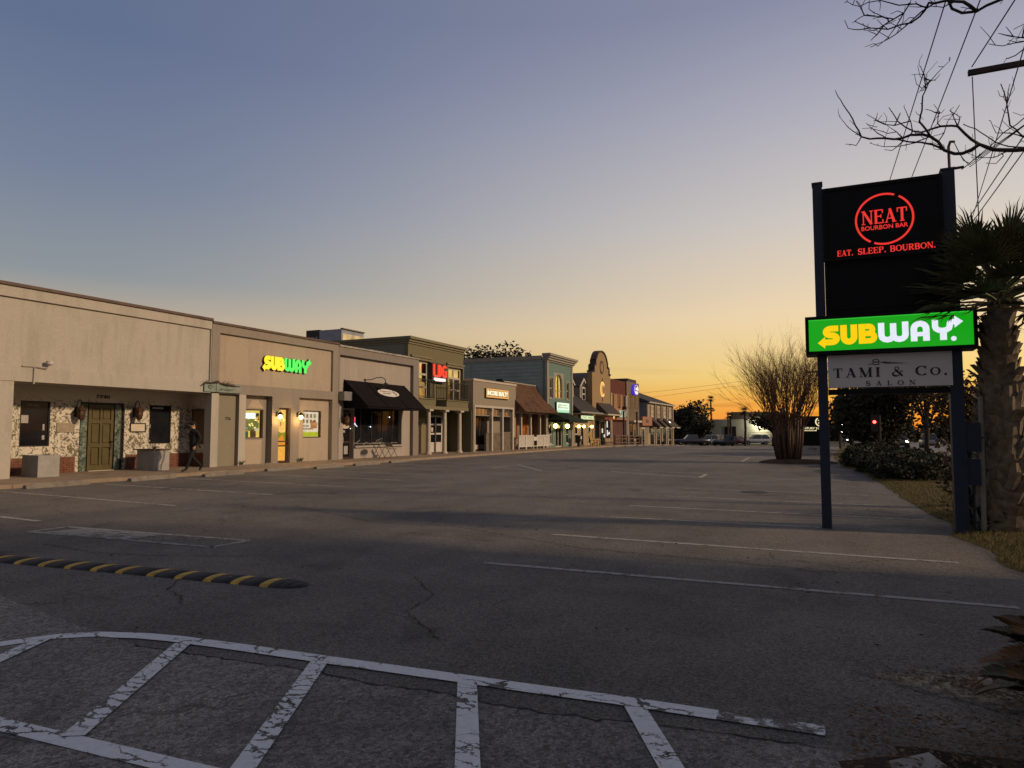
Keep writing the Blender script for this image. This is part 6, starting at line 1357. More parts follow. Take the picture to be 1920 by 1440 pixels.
# ------------------------------------------------------------------ bare trees
M['bark'] = plain('dark_bark', (.040, .032, .028), .95, .35, 12, .4, 60)
M['twig'] = plain('twig_bark', (.026, .016, .014), .95, .3, 12, spec=.1)
M['mtwig'] = plain('myrtle_twig', (.11, .062, .045), .9, .3, 12, spec=.1)
M['myrtle'] = plain('myrtle_bark', (.075, .048, .034), .8, .4, 6)
BR = {
'a':[(2.11,9.26,4.62),(1.97,9.29,4.63),(1.84,9.31,4.65),(1.69,9.33,4.69),(1.62,9.32,4.73),(1.56,9.32,4.77),(1.48,9.35,4.73),(1.4,9.37,4.71),(1.32,9.37,4.72),(1.22,9.37,4.78),(1.16,9.34,4.88),(1.08,9.32,4.95),(1.0,9.32,4.99)],
'a2':[(1.56,9.32,4.77),(1.48,9.29,4.83),(1.41,9.25,4.9),(1.34,9.21,4.98),(1.28,9.19,4.99),(1.17,9.18,5.0),(1.07,9.17,4.98),(0.98,9.17,4.96),(0.89,9.14,4.98),(0.81,9.11,5.03),(0.73,9.07,5.1),(0.64,8.99,5.25)],
'a3':[(1.0,9.32,4.99),(0.88,9.33,5.01),(0.8,9.34,4.99),(0.71,9.36,5.0),(0.61,9.36,5.03),(0.45,9.36,5.05),(0.36,9.35,5.09),(0.27,9.28,5.3),(0.17,9.21,5.47),(0.09,9.15,5.63)],
'a3b':[(0.4,9.34,5.06),(0.3,9.32,4.98),(0.18,9.27,5.0)],
'a3c':[(0.36,9.33,5.08),(0.22,9.32,5.22),(0.13,9.3,5.36)],
'a4':[(1.22,9.37,4.78),(1.1,9.37,4.87),(0.99,9.38,4.92),(0.87,9.39,4.95),(0.76,9.4,5.0),(0.64,9.41,5.04),(0.54,9.4,5.12),(0.43,9.37,5.24),(0.53,9.4,5.2)],
'a5':[(1.08,9.3,5.02),(1.0,9.23,5.06),(0.96,9.17,5.09),(0.98,9.07,5.18),(0.98,8.96,5.3),(1.03,8.86,5.39),(1.11,8.76,5.45),(1.21,8.66,5.51)],
'a5b':[(1.06,9.1,5.5),(1.0,8.92,5.53),(0.93,8.73,5.57)],
'a5c':[(1.06,9.11,5.49),(1.15,9.24,5.58)],
'a5d':[(1.0,9.16,5.38),(0.95,9.04,5.38)],
'a6':[(1.35,9.27,5.01),(1.29,9.15,5.09),(1.34,9.02,5.15)],
'a6b':[(1.35,9.27,5.01),(1.39,9.38,5.15),(1.31,9.52,5.3)],
'a7':[(1.18,9.28,5.04),(1.15,9.26,5.07),(1.16,9.2,5.19),(1.11,9.17,5.27)],
'a7b':[(1.17,9.23,5.17),(1.1,9.32,5.26),(1.05,9.42,5.33)],
'a8':[(0.9,9.31,5.05),(0.88,9.26,5.15),(0.81,9.19,5.31)],
'a9':[(1.16,9.34,4.88),(1.22,9.34,4.97),(1.26,9.32,5.1),(1.32,9.32,5.18)],
'a10':[(1.03,9.33,4.94),(0.9,9.29,4.89),(0.75,9.24,4.86),(0.59,9.18,4.86),(0.44,9.1,4.9)],
'a11':[(0.76,9.37,4.91),(0.69,9.43,4.89),(0.61,9.47,4.93)],
'a12':[(0.8,9.34,4.99),(0.74,9.37,5.09),(0.65,9.43,5.11),(0.54,9.47,5.19),(0.46,9.52,5.25),(0.38,9.58,5.28)],
'a13':[(0.82,9.29,5.1),(0.72,9.29,5.14),(0.62,9.29,5.17),(0.54,9.28,5.23),(0.42,9.25,5.32)],
'a14':[(0.75,9.27,5.18),(0.78,9.35,5.3)],
'a15':[(0.53,9.3,5.13),(0.52,9.32,5.25),(0.54,9.34,5.33)],
'r1':[(2.23,9.77,4.95),(2.07,9.75,4.93),(1.98,9.67,5.01),(1.91,9.6,5.04),(1.88,9.5,5.15),(1.84,9.39,5.29),(1.78,9.28,5.42)],
'r1b':[(1.9,9.67,5.4),(1.95,9.73,5.58)],
'r2':[(2.08,9.79,4.99),(1.96,9.83,5.03),(1.82,9.86,5.07),(1.77,9.84,5.22)],
'r3':[(2.12,9.71,5.19),(2.0,9.74,5.09),(1.87,9.76,5.02),(1.75,9.8,4.9),(1.62,9.82,4.8),(1.52,9.83,4.72),(1.45,9.83,4.67)],
'r4':[(2.23,9.83,4.79),(2.07,9.78,4.82),(1.91,9.73,4.84),(1.78,9.67,4.89),(1.67,9.59,4.96),(1.56,9.51,5.03),(1.43,9.44,5.08)],
'r5':[(1.95,9.88,4.82),(1.81,10.0,4.82),(1.67,10.1,4.88),(1.58,10.18,4.98)],
'r6':[(1.89,9.9,4.79),(1.82,9.93,4.72),(1.72,9.93,4.74)],
't0':[(1.58,7.46,5.48),(1.47,7.52,5.47),(1.37,7.57,5.47),(1.3,7.62,5.46),(1.19,7.65,5.49),(1.11,7.66,5.56),(1.08,7.65,5.65),(1.06,7.65,5.7)],
't1':[(1.29,7.54,5.42),(1.24,7.55,5.49),(1.19,7.56,5.55),(1.06,7.58,5.61),(0.96,7.62,5.63),(0.92,7.64,5.66),(0.89,7.69,5.62),(0.85,7.75,5.6),(0.78,7.8,5.58),(0.69,7.83,5.6),(0.58,7.87,5.6),(0.42,7.88,5.66),(0.28,7.87,5.76)],
't2':[(0.4,7.6,5.51),(0.31,7.64,5.54),(0.21,7.68,5.6),(0.18,7.69,5.7)],
't3':[(0.9,7.51,5.59),(0.85,7.61,5.57),(0.74,7.72,5.53),(0.65,7.82,5.51),(0.53,7.91,5.5),(0.43,7.99,5.51)],
't4':[(0.93,7.5,5.61),(0.8,7.5,5.6),(0.65,7.49,5.62),(0.49,7.45,5.69),(0.38,7.44,5.69),(0.31,7.44,5.67),(0.25,7.42,5.69),(0.2,7.39,5.72)],
't5':[(0.75,7.51,5.63),(0.7,7.6,5.59),(0.64,7.71,5.53),(0.57,7.81,5.48),(0.49,7.89,5.46)],
't6':[(0.73,7.57,5.51),(0.61,7.56,5.53),(0.51,7.53,5.56),(0.38,7.5,5.6)],
't7':[(0.56,7.61,5.47),(0.45,7.74,5.55),(0.36,7.86,5.64)],
't8':[(0.51,7.61,5.47),(0.47,7.74,5.5),(0.42,7.87,5.52)],
't9':[(0.56,7.57,5.55),(0.48,7.43,5.53),(0.43,7.3,5.49)],
't10':[(0.4,7.59,5.52),(0.35,7.46,5.58),(0.32,7.34,5.6),(0.35,7.24,5.61)],
't11':[(1.09,7.54,5.49),(1.01,7.45,5.48),(0.89,7.36,5.47)],
'u1':[(1.94,8.32,5.43),(1.83,8.43,5.46),(1.76,8.53,5.51),(1.69,8.63,5.55),(1.58,8.71,5.64)],
'u2':[(1.81,8.35,5.43),(1.72,8.32,5.48),(1.65,8.26,5.57)],
'u3':[(1.73,8.36,5.44),(1.61,8.39,5.58)],
'u4':[(1.94,8.36,5.34),(1.81,8.33,5.34),(1.73,8.32,5.28),(1.66,8.29,5.25)],
'u5':[(1.86,8.26,5.58),(1.81,8.28,5.57),(1.72,8.31,5.55)],
's1':[(-0.03,7.08,5.64),(-0.11,7.05,5.61),(-0.22,7.0,5.61)],
}
OT = thing('bare_tree', 'bare winter tree reaching budded limbs over the pylon sign', 'bare tree', (3.35, 8.75, 0))
tb = MB(); tb.tube([(3.35, 8.75, -.05), (3.32, 8.77, .8), (3.36, 8.72, 2.2), (3.3, 8.95, 3.6), (3.2, 9.2, 4.4)], [.26, .20, .17, .14, .12], 12)
tb.build('trunk', M['bark'], OT, True)
allp = []
def limb(key, pts, r0, r1):
    m = MB(); pts = [Vector(p) for p in pts]; fine = []
    for a, b in zip(pts, pts[1:]):
        n = max(1, int((b - a).length / .06))
        for k in range(n): q = a.lerp(b, k / n); j = .004; fine.append(q + Vector((random.uniform(-j, j), random.uniform(-j, j), random.uniform(-j, j))) if k else q)
    fine.append(pts[-1]); N = len(fine)
    m.tube(fine, [r0 + (r1 - r0) * i / (N - 1) for i in range(N)], 6)
    for i, p in enumerate(fine[2:]):        # buds and spurs
        if random.random() < .42 and r0 < .03:
            v = Vector((random.uniform(-1, 1), random.uniform(-.6, .6), random.uniform(-.4, 1))).normalized(); m.tube([p, p + v * random.uniform(.012, .028)], [.0045, .003], 4)
    allp.extend(fine); return m
heads = {'a': (3.2, 9.2, 4.4), 'r': (3.25, 9.3, 4.3), 't': (3.22, 9.2, 4.5), 'u': (3.2, 9.2, 4.5), 's': None}
MAIN = {'a': (.036, .016), 'r4': (.014, .005), 'r1': (.020, .005), 'r3': (.008, .006), 't0': (.026, .012), 'u1': (.014, .004), 'a2': (.018, .004), 'a3': (.017, .004), 't1': (.016, .004), 'a5': (.013, .003), 'a4': (.014, .004), 'u4': (.016, .005)}
for key, pts in BR.items():
    if key == 's1': continue
    r0, r1 = MAIN.get(key, (.0075, .003))
    if key == 'a': pts = [(3.2, 9.2, 4.35), (2.6, 9.2, 4.55)] + pts
    elif key in ('r1', 'r4', 'r3'): pts = [(3.22, 9.25, 4.35), (2.7, 9.5, 4.7)] + pts
    elif key == 't0': pts = [(3.2, 9.2, 4.4), (2.6, 8.4, 5.0), (2.0, 7.7, 5.35)] + pts
    elif key in ('u1', 'u4'): pts = [(3.2, 9.2, 4.4), (2.6, 8.7, 5.0)] + pts
    elif allp:
        s0 = Vector(pts[0]); nr = min(allp, key=lambda q: (q - s0).length)
        if (nr - s0).length < 1.0: pts = [nr] + list(pts)[(1 if (nr - s0).length > .05 else 0):] if len(pts) > 2 else [nr] + list(pts[1:])
    limb(key, pts, r0, r1).build('limb' if key in MAIN else 'twig', M['bark'] if key in MAIN else M['twig'], OT, True, recalc=False)
for q in random.sample(allp, 150):        # fine twiglets along the limbs
    if q.x > 2.3: continue
    m_ = tb2 = globals().setdefault('_tw', MB()); v = Vector((random.uniform(-1, .5), random.uniform(-.7, .7), random.uniform(-.3, 1))).normalized(); L = random.uniform(.05, .26); p1 = q + v * L * .5; p2 = q + (v + Vector((random.gauss(0, .25), random.gauss(0, .25), random.gauss(.1, .25)))).normalized() * L
    m_.tube([q, p1, p2], [.0042, .0036, .0026], 4, cap=False)
struct(_tw.build('twiglets', M['twig'], OT, recalc=False), 'stuff')
tb = MB()
for k in range(3): tb.tube([(3.25, 9.25, 3.9 + .2 * k), (3.8 + .3 * k, 9.8 - .9 * k, 5.2), (4.6, 10 - 1.5 * k, 6.4 + .3 * k), (5.2, 10 - 1.8 * k, 7.4)], [.1, .07, .04, .015], 7)
tb.build('limb', M['bark'], OT, True, recalc=False)

def grow(mb, p, d, L, r, depth, spread, up, n=3, tw=None, bend=.14):
    """recursive branch; returns nothing, adds tubes"""
    pts = [p]; q = p.copy(); dd = d.copy(); S = 4
    for k in range(S):
        dd = (dd + Vector((random.gauss(0, bend), random.gauss(0, bend), random.gauss(0, bend) + up))).normalized(); q = q + dd * L / S; pts.append(q.copy())
    mb.tube(pts, [r * (1 - .45 * k / S) for k in range(S + 1)], 5 if r > .015 else 3, cap=False)
    if depth == 0: return
    for i in range(n):
        t = random.uniform(.35, 1.0); k = min(int(t * S), S - 1); b = pts[k].lerp(pts[k + 1], t * S - k)
        a = Vector((random.gauss(0, 1), random.gauss(0, 1), random.gauss(0, 1))); a = (a - dd * a.dot(dd)).normalized()
        grow(tw or mb, b, (dd + a * spread).normalized(), L * random.uniform(.55, .8), r * .52, depth - 1, spread, up, n, tw, bend)
MY = thing('crape_myrtle', 'bare many stemmed crape myrtle on the lot island', 'bare tree', (-2.15, 35.3, .1))
mt = MB()
for i in range(24):
    a = i * 2.39996; rr = .08 + .40 * math.sqrt(i / 24); b = Vector((-2.15 + rr * math.cos(a), 35.3 + rr * math.sin(a) * .8, .1)); lean = .02 + rr * .24
    d = Vector((math.cos(a) * lean, math.sin(a) * lean, 1)).normalized(); sm = MB(); L = random.uniform(1.8, 2.5)
    p1 = b + d * L * .5 + Vector((random.gauss(0, .05), random.gauss(0, .05), 0)); p2 = b + d * L
    sm.tube([b - Vector((0, 0, .1)), p1, p2], [.085, .07, .055], 7); sm.build('stem', M['myrtle'], MY, True)
    for k in range(5):
        d2 = (d + Vector((math.cos(a), math.sin(a), 0)) * random.uniform(-.05, .70) + Vector((random.gauss(0, .20), random.gauss(0, .20), 0))).normalized()
        grow(mt, p1.lerp(p2, random.uniform(.35, 1)), d2, random.uniform(1.5, 2.15), .019, 3, .36, .05, 3, None, .08)
mt.build('branches', M['mtwig'], MY, recalc=False)
sk = MB()
for i in range(9): a = random.uniform(2.2, 4.2); b = Vector((-2.15 - .5, 35.1, .1)); sk.tube([b, b + Vector((math.cos(a) * .15, -.1, .8)), b + Vector((math.cos(a) * .35, -.15, random.uniform(1.0, 1.5)))], [.012, .009, .004], 4)
sk.build('sucker_shoots', M['twig'], MY, recalc=False)

# ------------------------------------------------------------------ foliage masses
def leaf_cloud(mb, c, rad, n, s0, s1, shell=.55, lump=.35, seed=0, flat=0.0):
    c = Vector(c); rad = Vector(rad); k = 0
    while k < n:
        v = Vector((random.gauss(0, 1), random.gauss(0, 1), random.gauss(0, 1))).normalized()
        nz = mnoise.noise(v * 2.1 + Vector((seed, seed * 1.3, 0))) + .6 * mnoise.noise(v * 5 + Vector((0, seed, 0)))
        r = (shell + (1 - shell) * random.random() ** .6) * (1 + lump * nz)
        if r <= 0: continue
        p = c + Vector((v.x * rad.x, v.y * rad.y, v.z * rad.z)) * r
        if p.z < c.z - rad.z * (1 - flat): continue
        a = Vector((random.gauss(0, 1), random.gauss(0, 1), random.gauss(0, .7))).normalized(); b = a.orthogonal().normalized(); b = (b * math.cos(k) + a.cross(b) * math.sin(k)); s = random.uniform(s0, s1)
        mb.add([p - a * s, p + b * s * .5, p + a * s, p - b * s * .5], [(0, 1, 2, 3)]); k += 1
def mat_leaf(name, c1, c2):
    s = NT(name); oi = s.n('ShaderNodeNewGeometry').outputs['Random Per Island']
    c = s.mix(oi, c1, c2); c = s.mix(s.mr(s.noise(1.1, 3), .35, .65, 0, .5), c, tuple(v * .5 for v in c1)); s.bsdf(c, .65, .25); return s.m
M['hedge'] = mat_leaf('hedge_leaf', (.013, .019, .009), (.034, .038, .016))
M['darkleaf'] = mat_leaf('dark_leaf', (.018, .022, .012), (.045, .045, .022))
M['drytwig'] = mat_leaf('dry_leaf', (.06, .040, .020), (.11, .075, .035))
def bush(name, label, cat, c, rad, n, s0, s1, mat, group=None, core=.75, stems=5):
    t = thing(name, label, cat, (c[0], c[1], gz(c[1])), 0, group)
    m = MB(); leaf_cloud(m, c, rad, n, s0, s1, .62, .32, random.random() * 20, .12); m.build('foliage', mat, t, recalc=False)
    m = MB(); NB = 14; cc = Vector(c)
    for k in range(stems): a = random.uniform(0, 6.28); m.tube([(c[0] + .1 * math.cos(a), c[1] + .1 * math.sin(a), gz(c[1]) - .02), (c[0] + rad[0] * .35 * math.cos(a), c[1] + rad[1] * .35 * math.sin(a), c[2]), (c[0] + rad[0] * .8 * math.cos(a), c[1] + rad[1] * .8 * math.sin(a), c[2] + rad[2] * .6)], [.03, .02, .008], 5)
    m.build('stems', M['bark'], t, recalc=False)
    if core:
        m = MB(); m.ball(c, 1.0, 10); m.v = [tuple(cc + (Vector(v) - cc) * core * Vector((1, 1, 1))) if False else (cc.x + (v[0] - cc.x) * rad[0] * core, cc.y + (v[1] - cc.y) * rad[1] * core, max(gz(c[1]) + .02, cc.z + (v[2] - cc.z) * rad[2] * core)) for v in m.v]; m.build('inner_foliage', mat, t, True)
    return t
bush('hedge_shrub', 'near dark rounded hedge shrub on the verge behind the sign posts', 'shrub', (2.15, 25.4, .32), (1.25, 2.1, .52), 9000, .035, .08, M['hedge'], 'hedge shrubs on the verge')
bush('hedge_shrub', 'middle dark hedge shrub on the verge between two others', 'shrub', (1.75, 29.0, .36), (1.35, 2.2, .56), 8000, .04, .085, M['hedge'], 'hedge shrubs on the verge')
bush('hedge_shrub', 'farthest dark hedge shrub at the bend of the verge', 'shrub', (1.3, 33.0, .38), (1.2, 2.3, .62), 7000, .04, .09, M['hedge'], 'hedge shrubs on the verge')
# dry stalks round the palm and sign base
dk = MB()
for i in range(420):
    b = Vector((random.uniform(1.8, 3.0), random.uniform(12.5, 14.6), .04)); h = random.uniform(.3, 1.7); a = random.uniform(0, 6.28); k = random.uniform(.05, .5)
    dk.tube([b, b + Vector((k * .3 * math.cos(a), k * .3 * math.sin(a), h * .6)), b + Vector((k * math.cos(a), k * math.sin(a), h))], [.006, .005, .002], 3, cap=False)
leaf_cloud(dk, (2.2, 14.6, .8), (.7, .9, .9), 900, .03, .08, .3)
struct(dk.build('dry_undergrowth', M['drytwig'], recalc=False), 'stuff')
ub = MB(); leaf_cloud(ub, (1.95, 12.75, .35), (.3, .3, .35), 500, .03, .07, .3, .3, 3, .1); leaf_cloud(ub, (2.0, 12.4, .2), (.25, .25, .25), 300, .03, .06, .3, .3, 4, .1)
tag(ub.build('ivy_clump', M['hedge'], recalc=False), 'small dark leafy clump between the right sign post and palm', 'plant')
# grass blades on the verge
gb = MB()
for i in range(16000):
    y = 8.8 + (24 - 8.8) * random.random() ** 1.4; xl = next((a[0] + (b[0] - a[0]) * (y - a[1]) / (b[1] - a[1]) for a, b in zip(VL, VL[1:]) if a[1] <= y <= b[1]), 1.5)
    x = random.uniform(xl - .03, 3.08); h = random.uniform(.02, .07); a = random.uniform(0, 6.28); z = .02 + .04 * math.sin(math.pi * min(max((x - xl) / (3.1 - xl), 0), 1)) ** .6
    gb.add([(x - .005 * math.cos(a), y - .005 * math.sin(a), z), (x + .005 * math.cos(a), y + .005 * math.sin(a), z), (x + h * .5 * math.sin(a), y + h * .5 * math.cos(a), z + h)], [(0, 1, 2)])
struct(gb.build('grass', mat_leaf('dry_grass_blade', (.08, .075, .022), (.20, .15, .055)), recalc=False), 'stuff')

# ------------------------------------------------------------------ trees farther off
def tree(name, label, base, h, rad, n, s, mat, group=None, trunk=.18, crown_z=None, lobes=6, shell=.35):
    x, y = base; z0 = gz(y); t = thing(name, label, 'tree', (x, y, z0), 0, group); cz = crown_z or h * .6
    m = MB(); m.tube([(x, y, z0 - .1), (x + .1, y, z0 + h * .3), (x, y, z0 + cz)], [trunk, trunk * .8, trunk * .5], 8)
    for k in range(6): a = k * 1.05; m.tube([(x, y, z0 + h * (.25 + .04 * k)), (x + rad * .4 * math.cos(a), y + rad * .4 * math.sin(a), z0 + cz), (x + rad * .8 * math.cos(a), y + rad * .8 * math.sin(a), z0 + cz + h * .1)], [trunk * .5, trunk * .3, trunk * .1], 5)
    m.build('trunk', M['bark'], t, True, recalc=False)
    m = MB(); ch = h - cz
    for k in range(lobes):
        a = k * 2.4; q = rad * .55 * math.sqrt(k / lobes); c = (x + q * math.cos(a), y + q * math.sin(a), z0 + cz + ch * random.uniform(-.35, .35))
        leaf_cloud(m, c, (rad * .55, rad * .55, ch * .62), n // lobes, s * .6, s * 1.3, shell, .35, k + x)
    m.build('crown', mat, t, recalc=False); return t
tree('oak_tree', 'dark round crowned tree beyond the end building', (-25.5, 131), 8.6, 5.2, 6500, .30, M['darkleaf'], 'trees beyond the lot', .3, 4.6)
tree('oak_tree', 'dark treetop showing behind the teal shop roof', (-35.5, 72), 11.9, 5.4, 6500, .22, M['darkleaf'], 'trees beyond the lot', .3, 8.6, 6, .15)
tree('oak_tree', 'wide dark tree behind the salon panel of the pylon sign', (2.3, 50), 6.3, 3.2, 9500, .17, M['darkleaf'], 'trees beside the road', .2, 3.1, 8, .1)
tree('oak_tree', 'dark loose tree left of the others behind the sign posts', (1.7, 60), 5.2, 3.0, 6500, .17, M['darkleaf'], 'trees beside the road', .16, 2.7, 7, .1)
tree('oak_tree', 'brown thin leaved tree behind the right sign post', (4.6, 47), 5.6, 2.6, 2200, .13, M['drytwig'], 'trees beside the road', .14, 4.0, 5, .1)
tree('oak_tree', 'low brown scrub tree behind the palm trunk', (5.6, 36), 4.3, 2.6, 3200, .12, M['drytwig'], 'trees beside the road', .14, 2.2, 5, .1)
tree('oak_tree', 'dark evergreen in front of the far pale building', (-8.6, 108), 5.4, 3.6, 3600, .22, M['darkleaf'], 'trees beyond the lot', .2, 3.6)
tree('oak_tree', 'low dark tree by the far pale building corner', (-20.6, 118), 4.8, 2.4, 1800, .22, M['darkleaf'], 'trees beyond the lot', .15, 3.0)
def far_palm(label, x, y, h, r):
    z0 = gz(y); t = thing('far_palm', label, 'palm tree', (x, y, z0), 0, 'palms beyond the lot'); MB().tube([(x, y, z0), (x + .1, y, z0 + h * .5), (x, y, z0 + h)], [.22, .18, .16], 7).build('trunk', M['bark'], t)
    m = MB()
    for i in range(26):
        a = i * 2.4; e = R(random.uniform(-50, 75)); d = Vector((math.cos(a) * math.cos(e), math.sin(a) * math.cos(e), math.sin(e))); b = Vector((x, y, z0 + h)); s = d.cross(Vector((0, 0, 1))).normalized()
        for k in range(9):
            v = (d + s * (k - 4) * .22).normalized(); tip = b + v * r * random.uniform(.8, 1.05) - Vector((0, 0, .15 * r)); w = s * .05; m.add([b + d * .2 - w, b + d * .2 + w, tip], [(0, 1, 2)])
    m.build('fronds', M['darkleaf'], t, recalc=False)
far_palm('taller far palm against the orange sky left of the crape myrtle', -13.6, 118, 5.6, 1.5); far_palm('shorter far palm beside the pale building', -16.4, 122, 4.9, 1.2); far_palm('small distant palm above the end building roof', -24, 150, 9.0, 1.3)
# far tree line: reads as one mass
ft = MB()
for i in range(90):
    x = -95 + i * 2.3 + random.uniform(-1, 1); y = random.uniform(165, 210)
    if -16 > x > -15: continue
    leaf_cloud(ft, (x, y, gz(200) + random.uniform(1.2, 2.4)), (random.uniform(2.5, 4.5), 3, random.uniform(2.0, 4.2)), 150, .5, 1.1, .1, .3, i)
struct(ft.build('far_tree_line', M['darkleaf'], recalc=False), 'stuff')
for k in range(4):
    pass

# ------------------------------------------------------------------ utility poles and wires
M['pole'] = plain('pole_wood', (.055, .040, .032), .9, .3, 5)
def pole(label, x, y, h, lean=0.0, arm=True, r=.13):
    z0 = gz(y); t = thing('utility_pole', label, 'utility pole', (x, y, z0), 0, 'utility poles along the road'); MB().tube([(x, y, z0 - .2), (x + lean, y, z0 + h)], [r, r * .75], 8).build('shaft', M['pole'], t)
    if arm:
        m = MB(); m.box(x + lean - 1.1, y - .06, z0 + h - .75, x + lean + 1.1, y + .06, z0 + h - .62); m.build('crossarm', M['pole'], t); m = MB()
        for q in (-1, -.5, .5, 1): m.lathe([(.05, 0), (.06, .08), (.03, .16)], (x + lean + q, y, z0 + h - .62), 6)
        m.build('insulator', M['pole'], t)
    return t
pole('utility pole with a crossarm right of the crape myrtle', -1.25, 62, 7.0); pole('thin dark pole left of the leaning one under the salon panel', .15, 66, 8.5, -.05, False, .10)
pole('leaning utility pole under the left part of the salon panel', .95, 56, 9.5, -.55, False, .17); pole('upright utility pole under the middle of the salon panel', 2.15, 52, 9.5, .0, False, .17)
pole('dark pole standing before the far pale building', -15.9, 116, 5.2, 0, False, .16)
near_pole = thing('utility_pole', 'crossarm of a near utility pole reaching in beside the bare limbs', 'utility pole', (5.6, 16.5, 0), 0, 'utility poles along the road')
MB().tube([(5.6, 16.5, -.2), (5.6, 16.5, 11.2)], [.18, .13], 10).build('shaft', M['pole'], near_pole)
m = MB(); m.box(2.62, 16.45, 8.76, 6.9, 16.55, 8.86); m.build('crossarm', M['pole'], near_pole)
def wire(label, pts, r=.012):
    P = []
    for a, b in zip(pts, pts[1:]):
        a, b = Vector(a), Vector(b); n = 14; sag = (b - a).length * .006
        for k in range(n): t = k / n; P.append(a.lerp(b, t) - Vector((0, 0, sag * 4 * t * (1 - t))))
    P.append(Vector(pts[-1])); tag(MB().tube(P, r, 4).build('power_line', M['dark'], recalc=False), label, 'power line', 'power lines over the road')
WR = [[(3.26, -6, 8.6), (2.46, 14.06, 9.0), (.9, 56, 8.9)], [(2.72, -6, 8.6), (1.92, 13.8, 9.0), (.3, 56, 8.9)], [(4.7, -4, 8.5), (2.69, 16.5, 8.93)], [(2.69, 16.5, 8.72), (2.69, 16.5, 5.2)],
      [(2.6, 4, 8.5), (3.28, 15.1, 8.5), (6.2, 55, 8.5)], [(3.8, 8, 7.5), (3.6, 17, 7.5), (2.6, 56, 7.6)], [(3.8, 8, 7.2), (3.6, 17.1, 7.2), (2.3, 56, 7.3)],
      [(-40, 108, 5.6), (-13.3, 100, 7.6), (-1.25, 62, 6.4)], [(-40, 108, 6.6), (-11.8, 100, 8.3), (-1.25, 62, 7.0)], [(-1.25, 62, 6.5), (.4, 56, 8.6)], [(.0, 66, 8.0), (.45, 56, 7.6)]]
WL = ['second long overhead line from the left above the pylon sign', 'leftmost long overhead line above the pylon sign', 'line running up from the end of the near crossarm', 'thin line hanging straight down from the near crossarm', 'line passing right behind the near crossarm', 'upper of two lines right of the sign mast', 'lower of two lines right of the sign mast',
      'lower far thin line over the end building', 'upper far thin line over the end building', 'short line from the crossarm pole to the leaning pole', 'short line from the thin pole to the leaning pole']
for w_, l_ in zip(WR, WL): wire('black ' + l_, w_, .012 if w_[0][1] < 40 else .02)

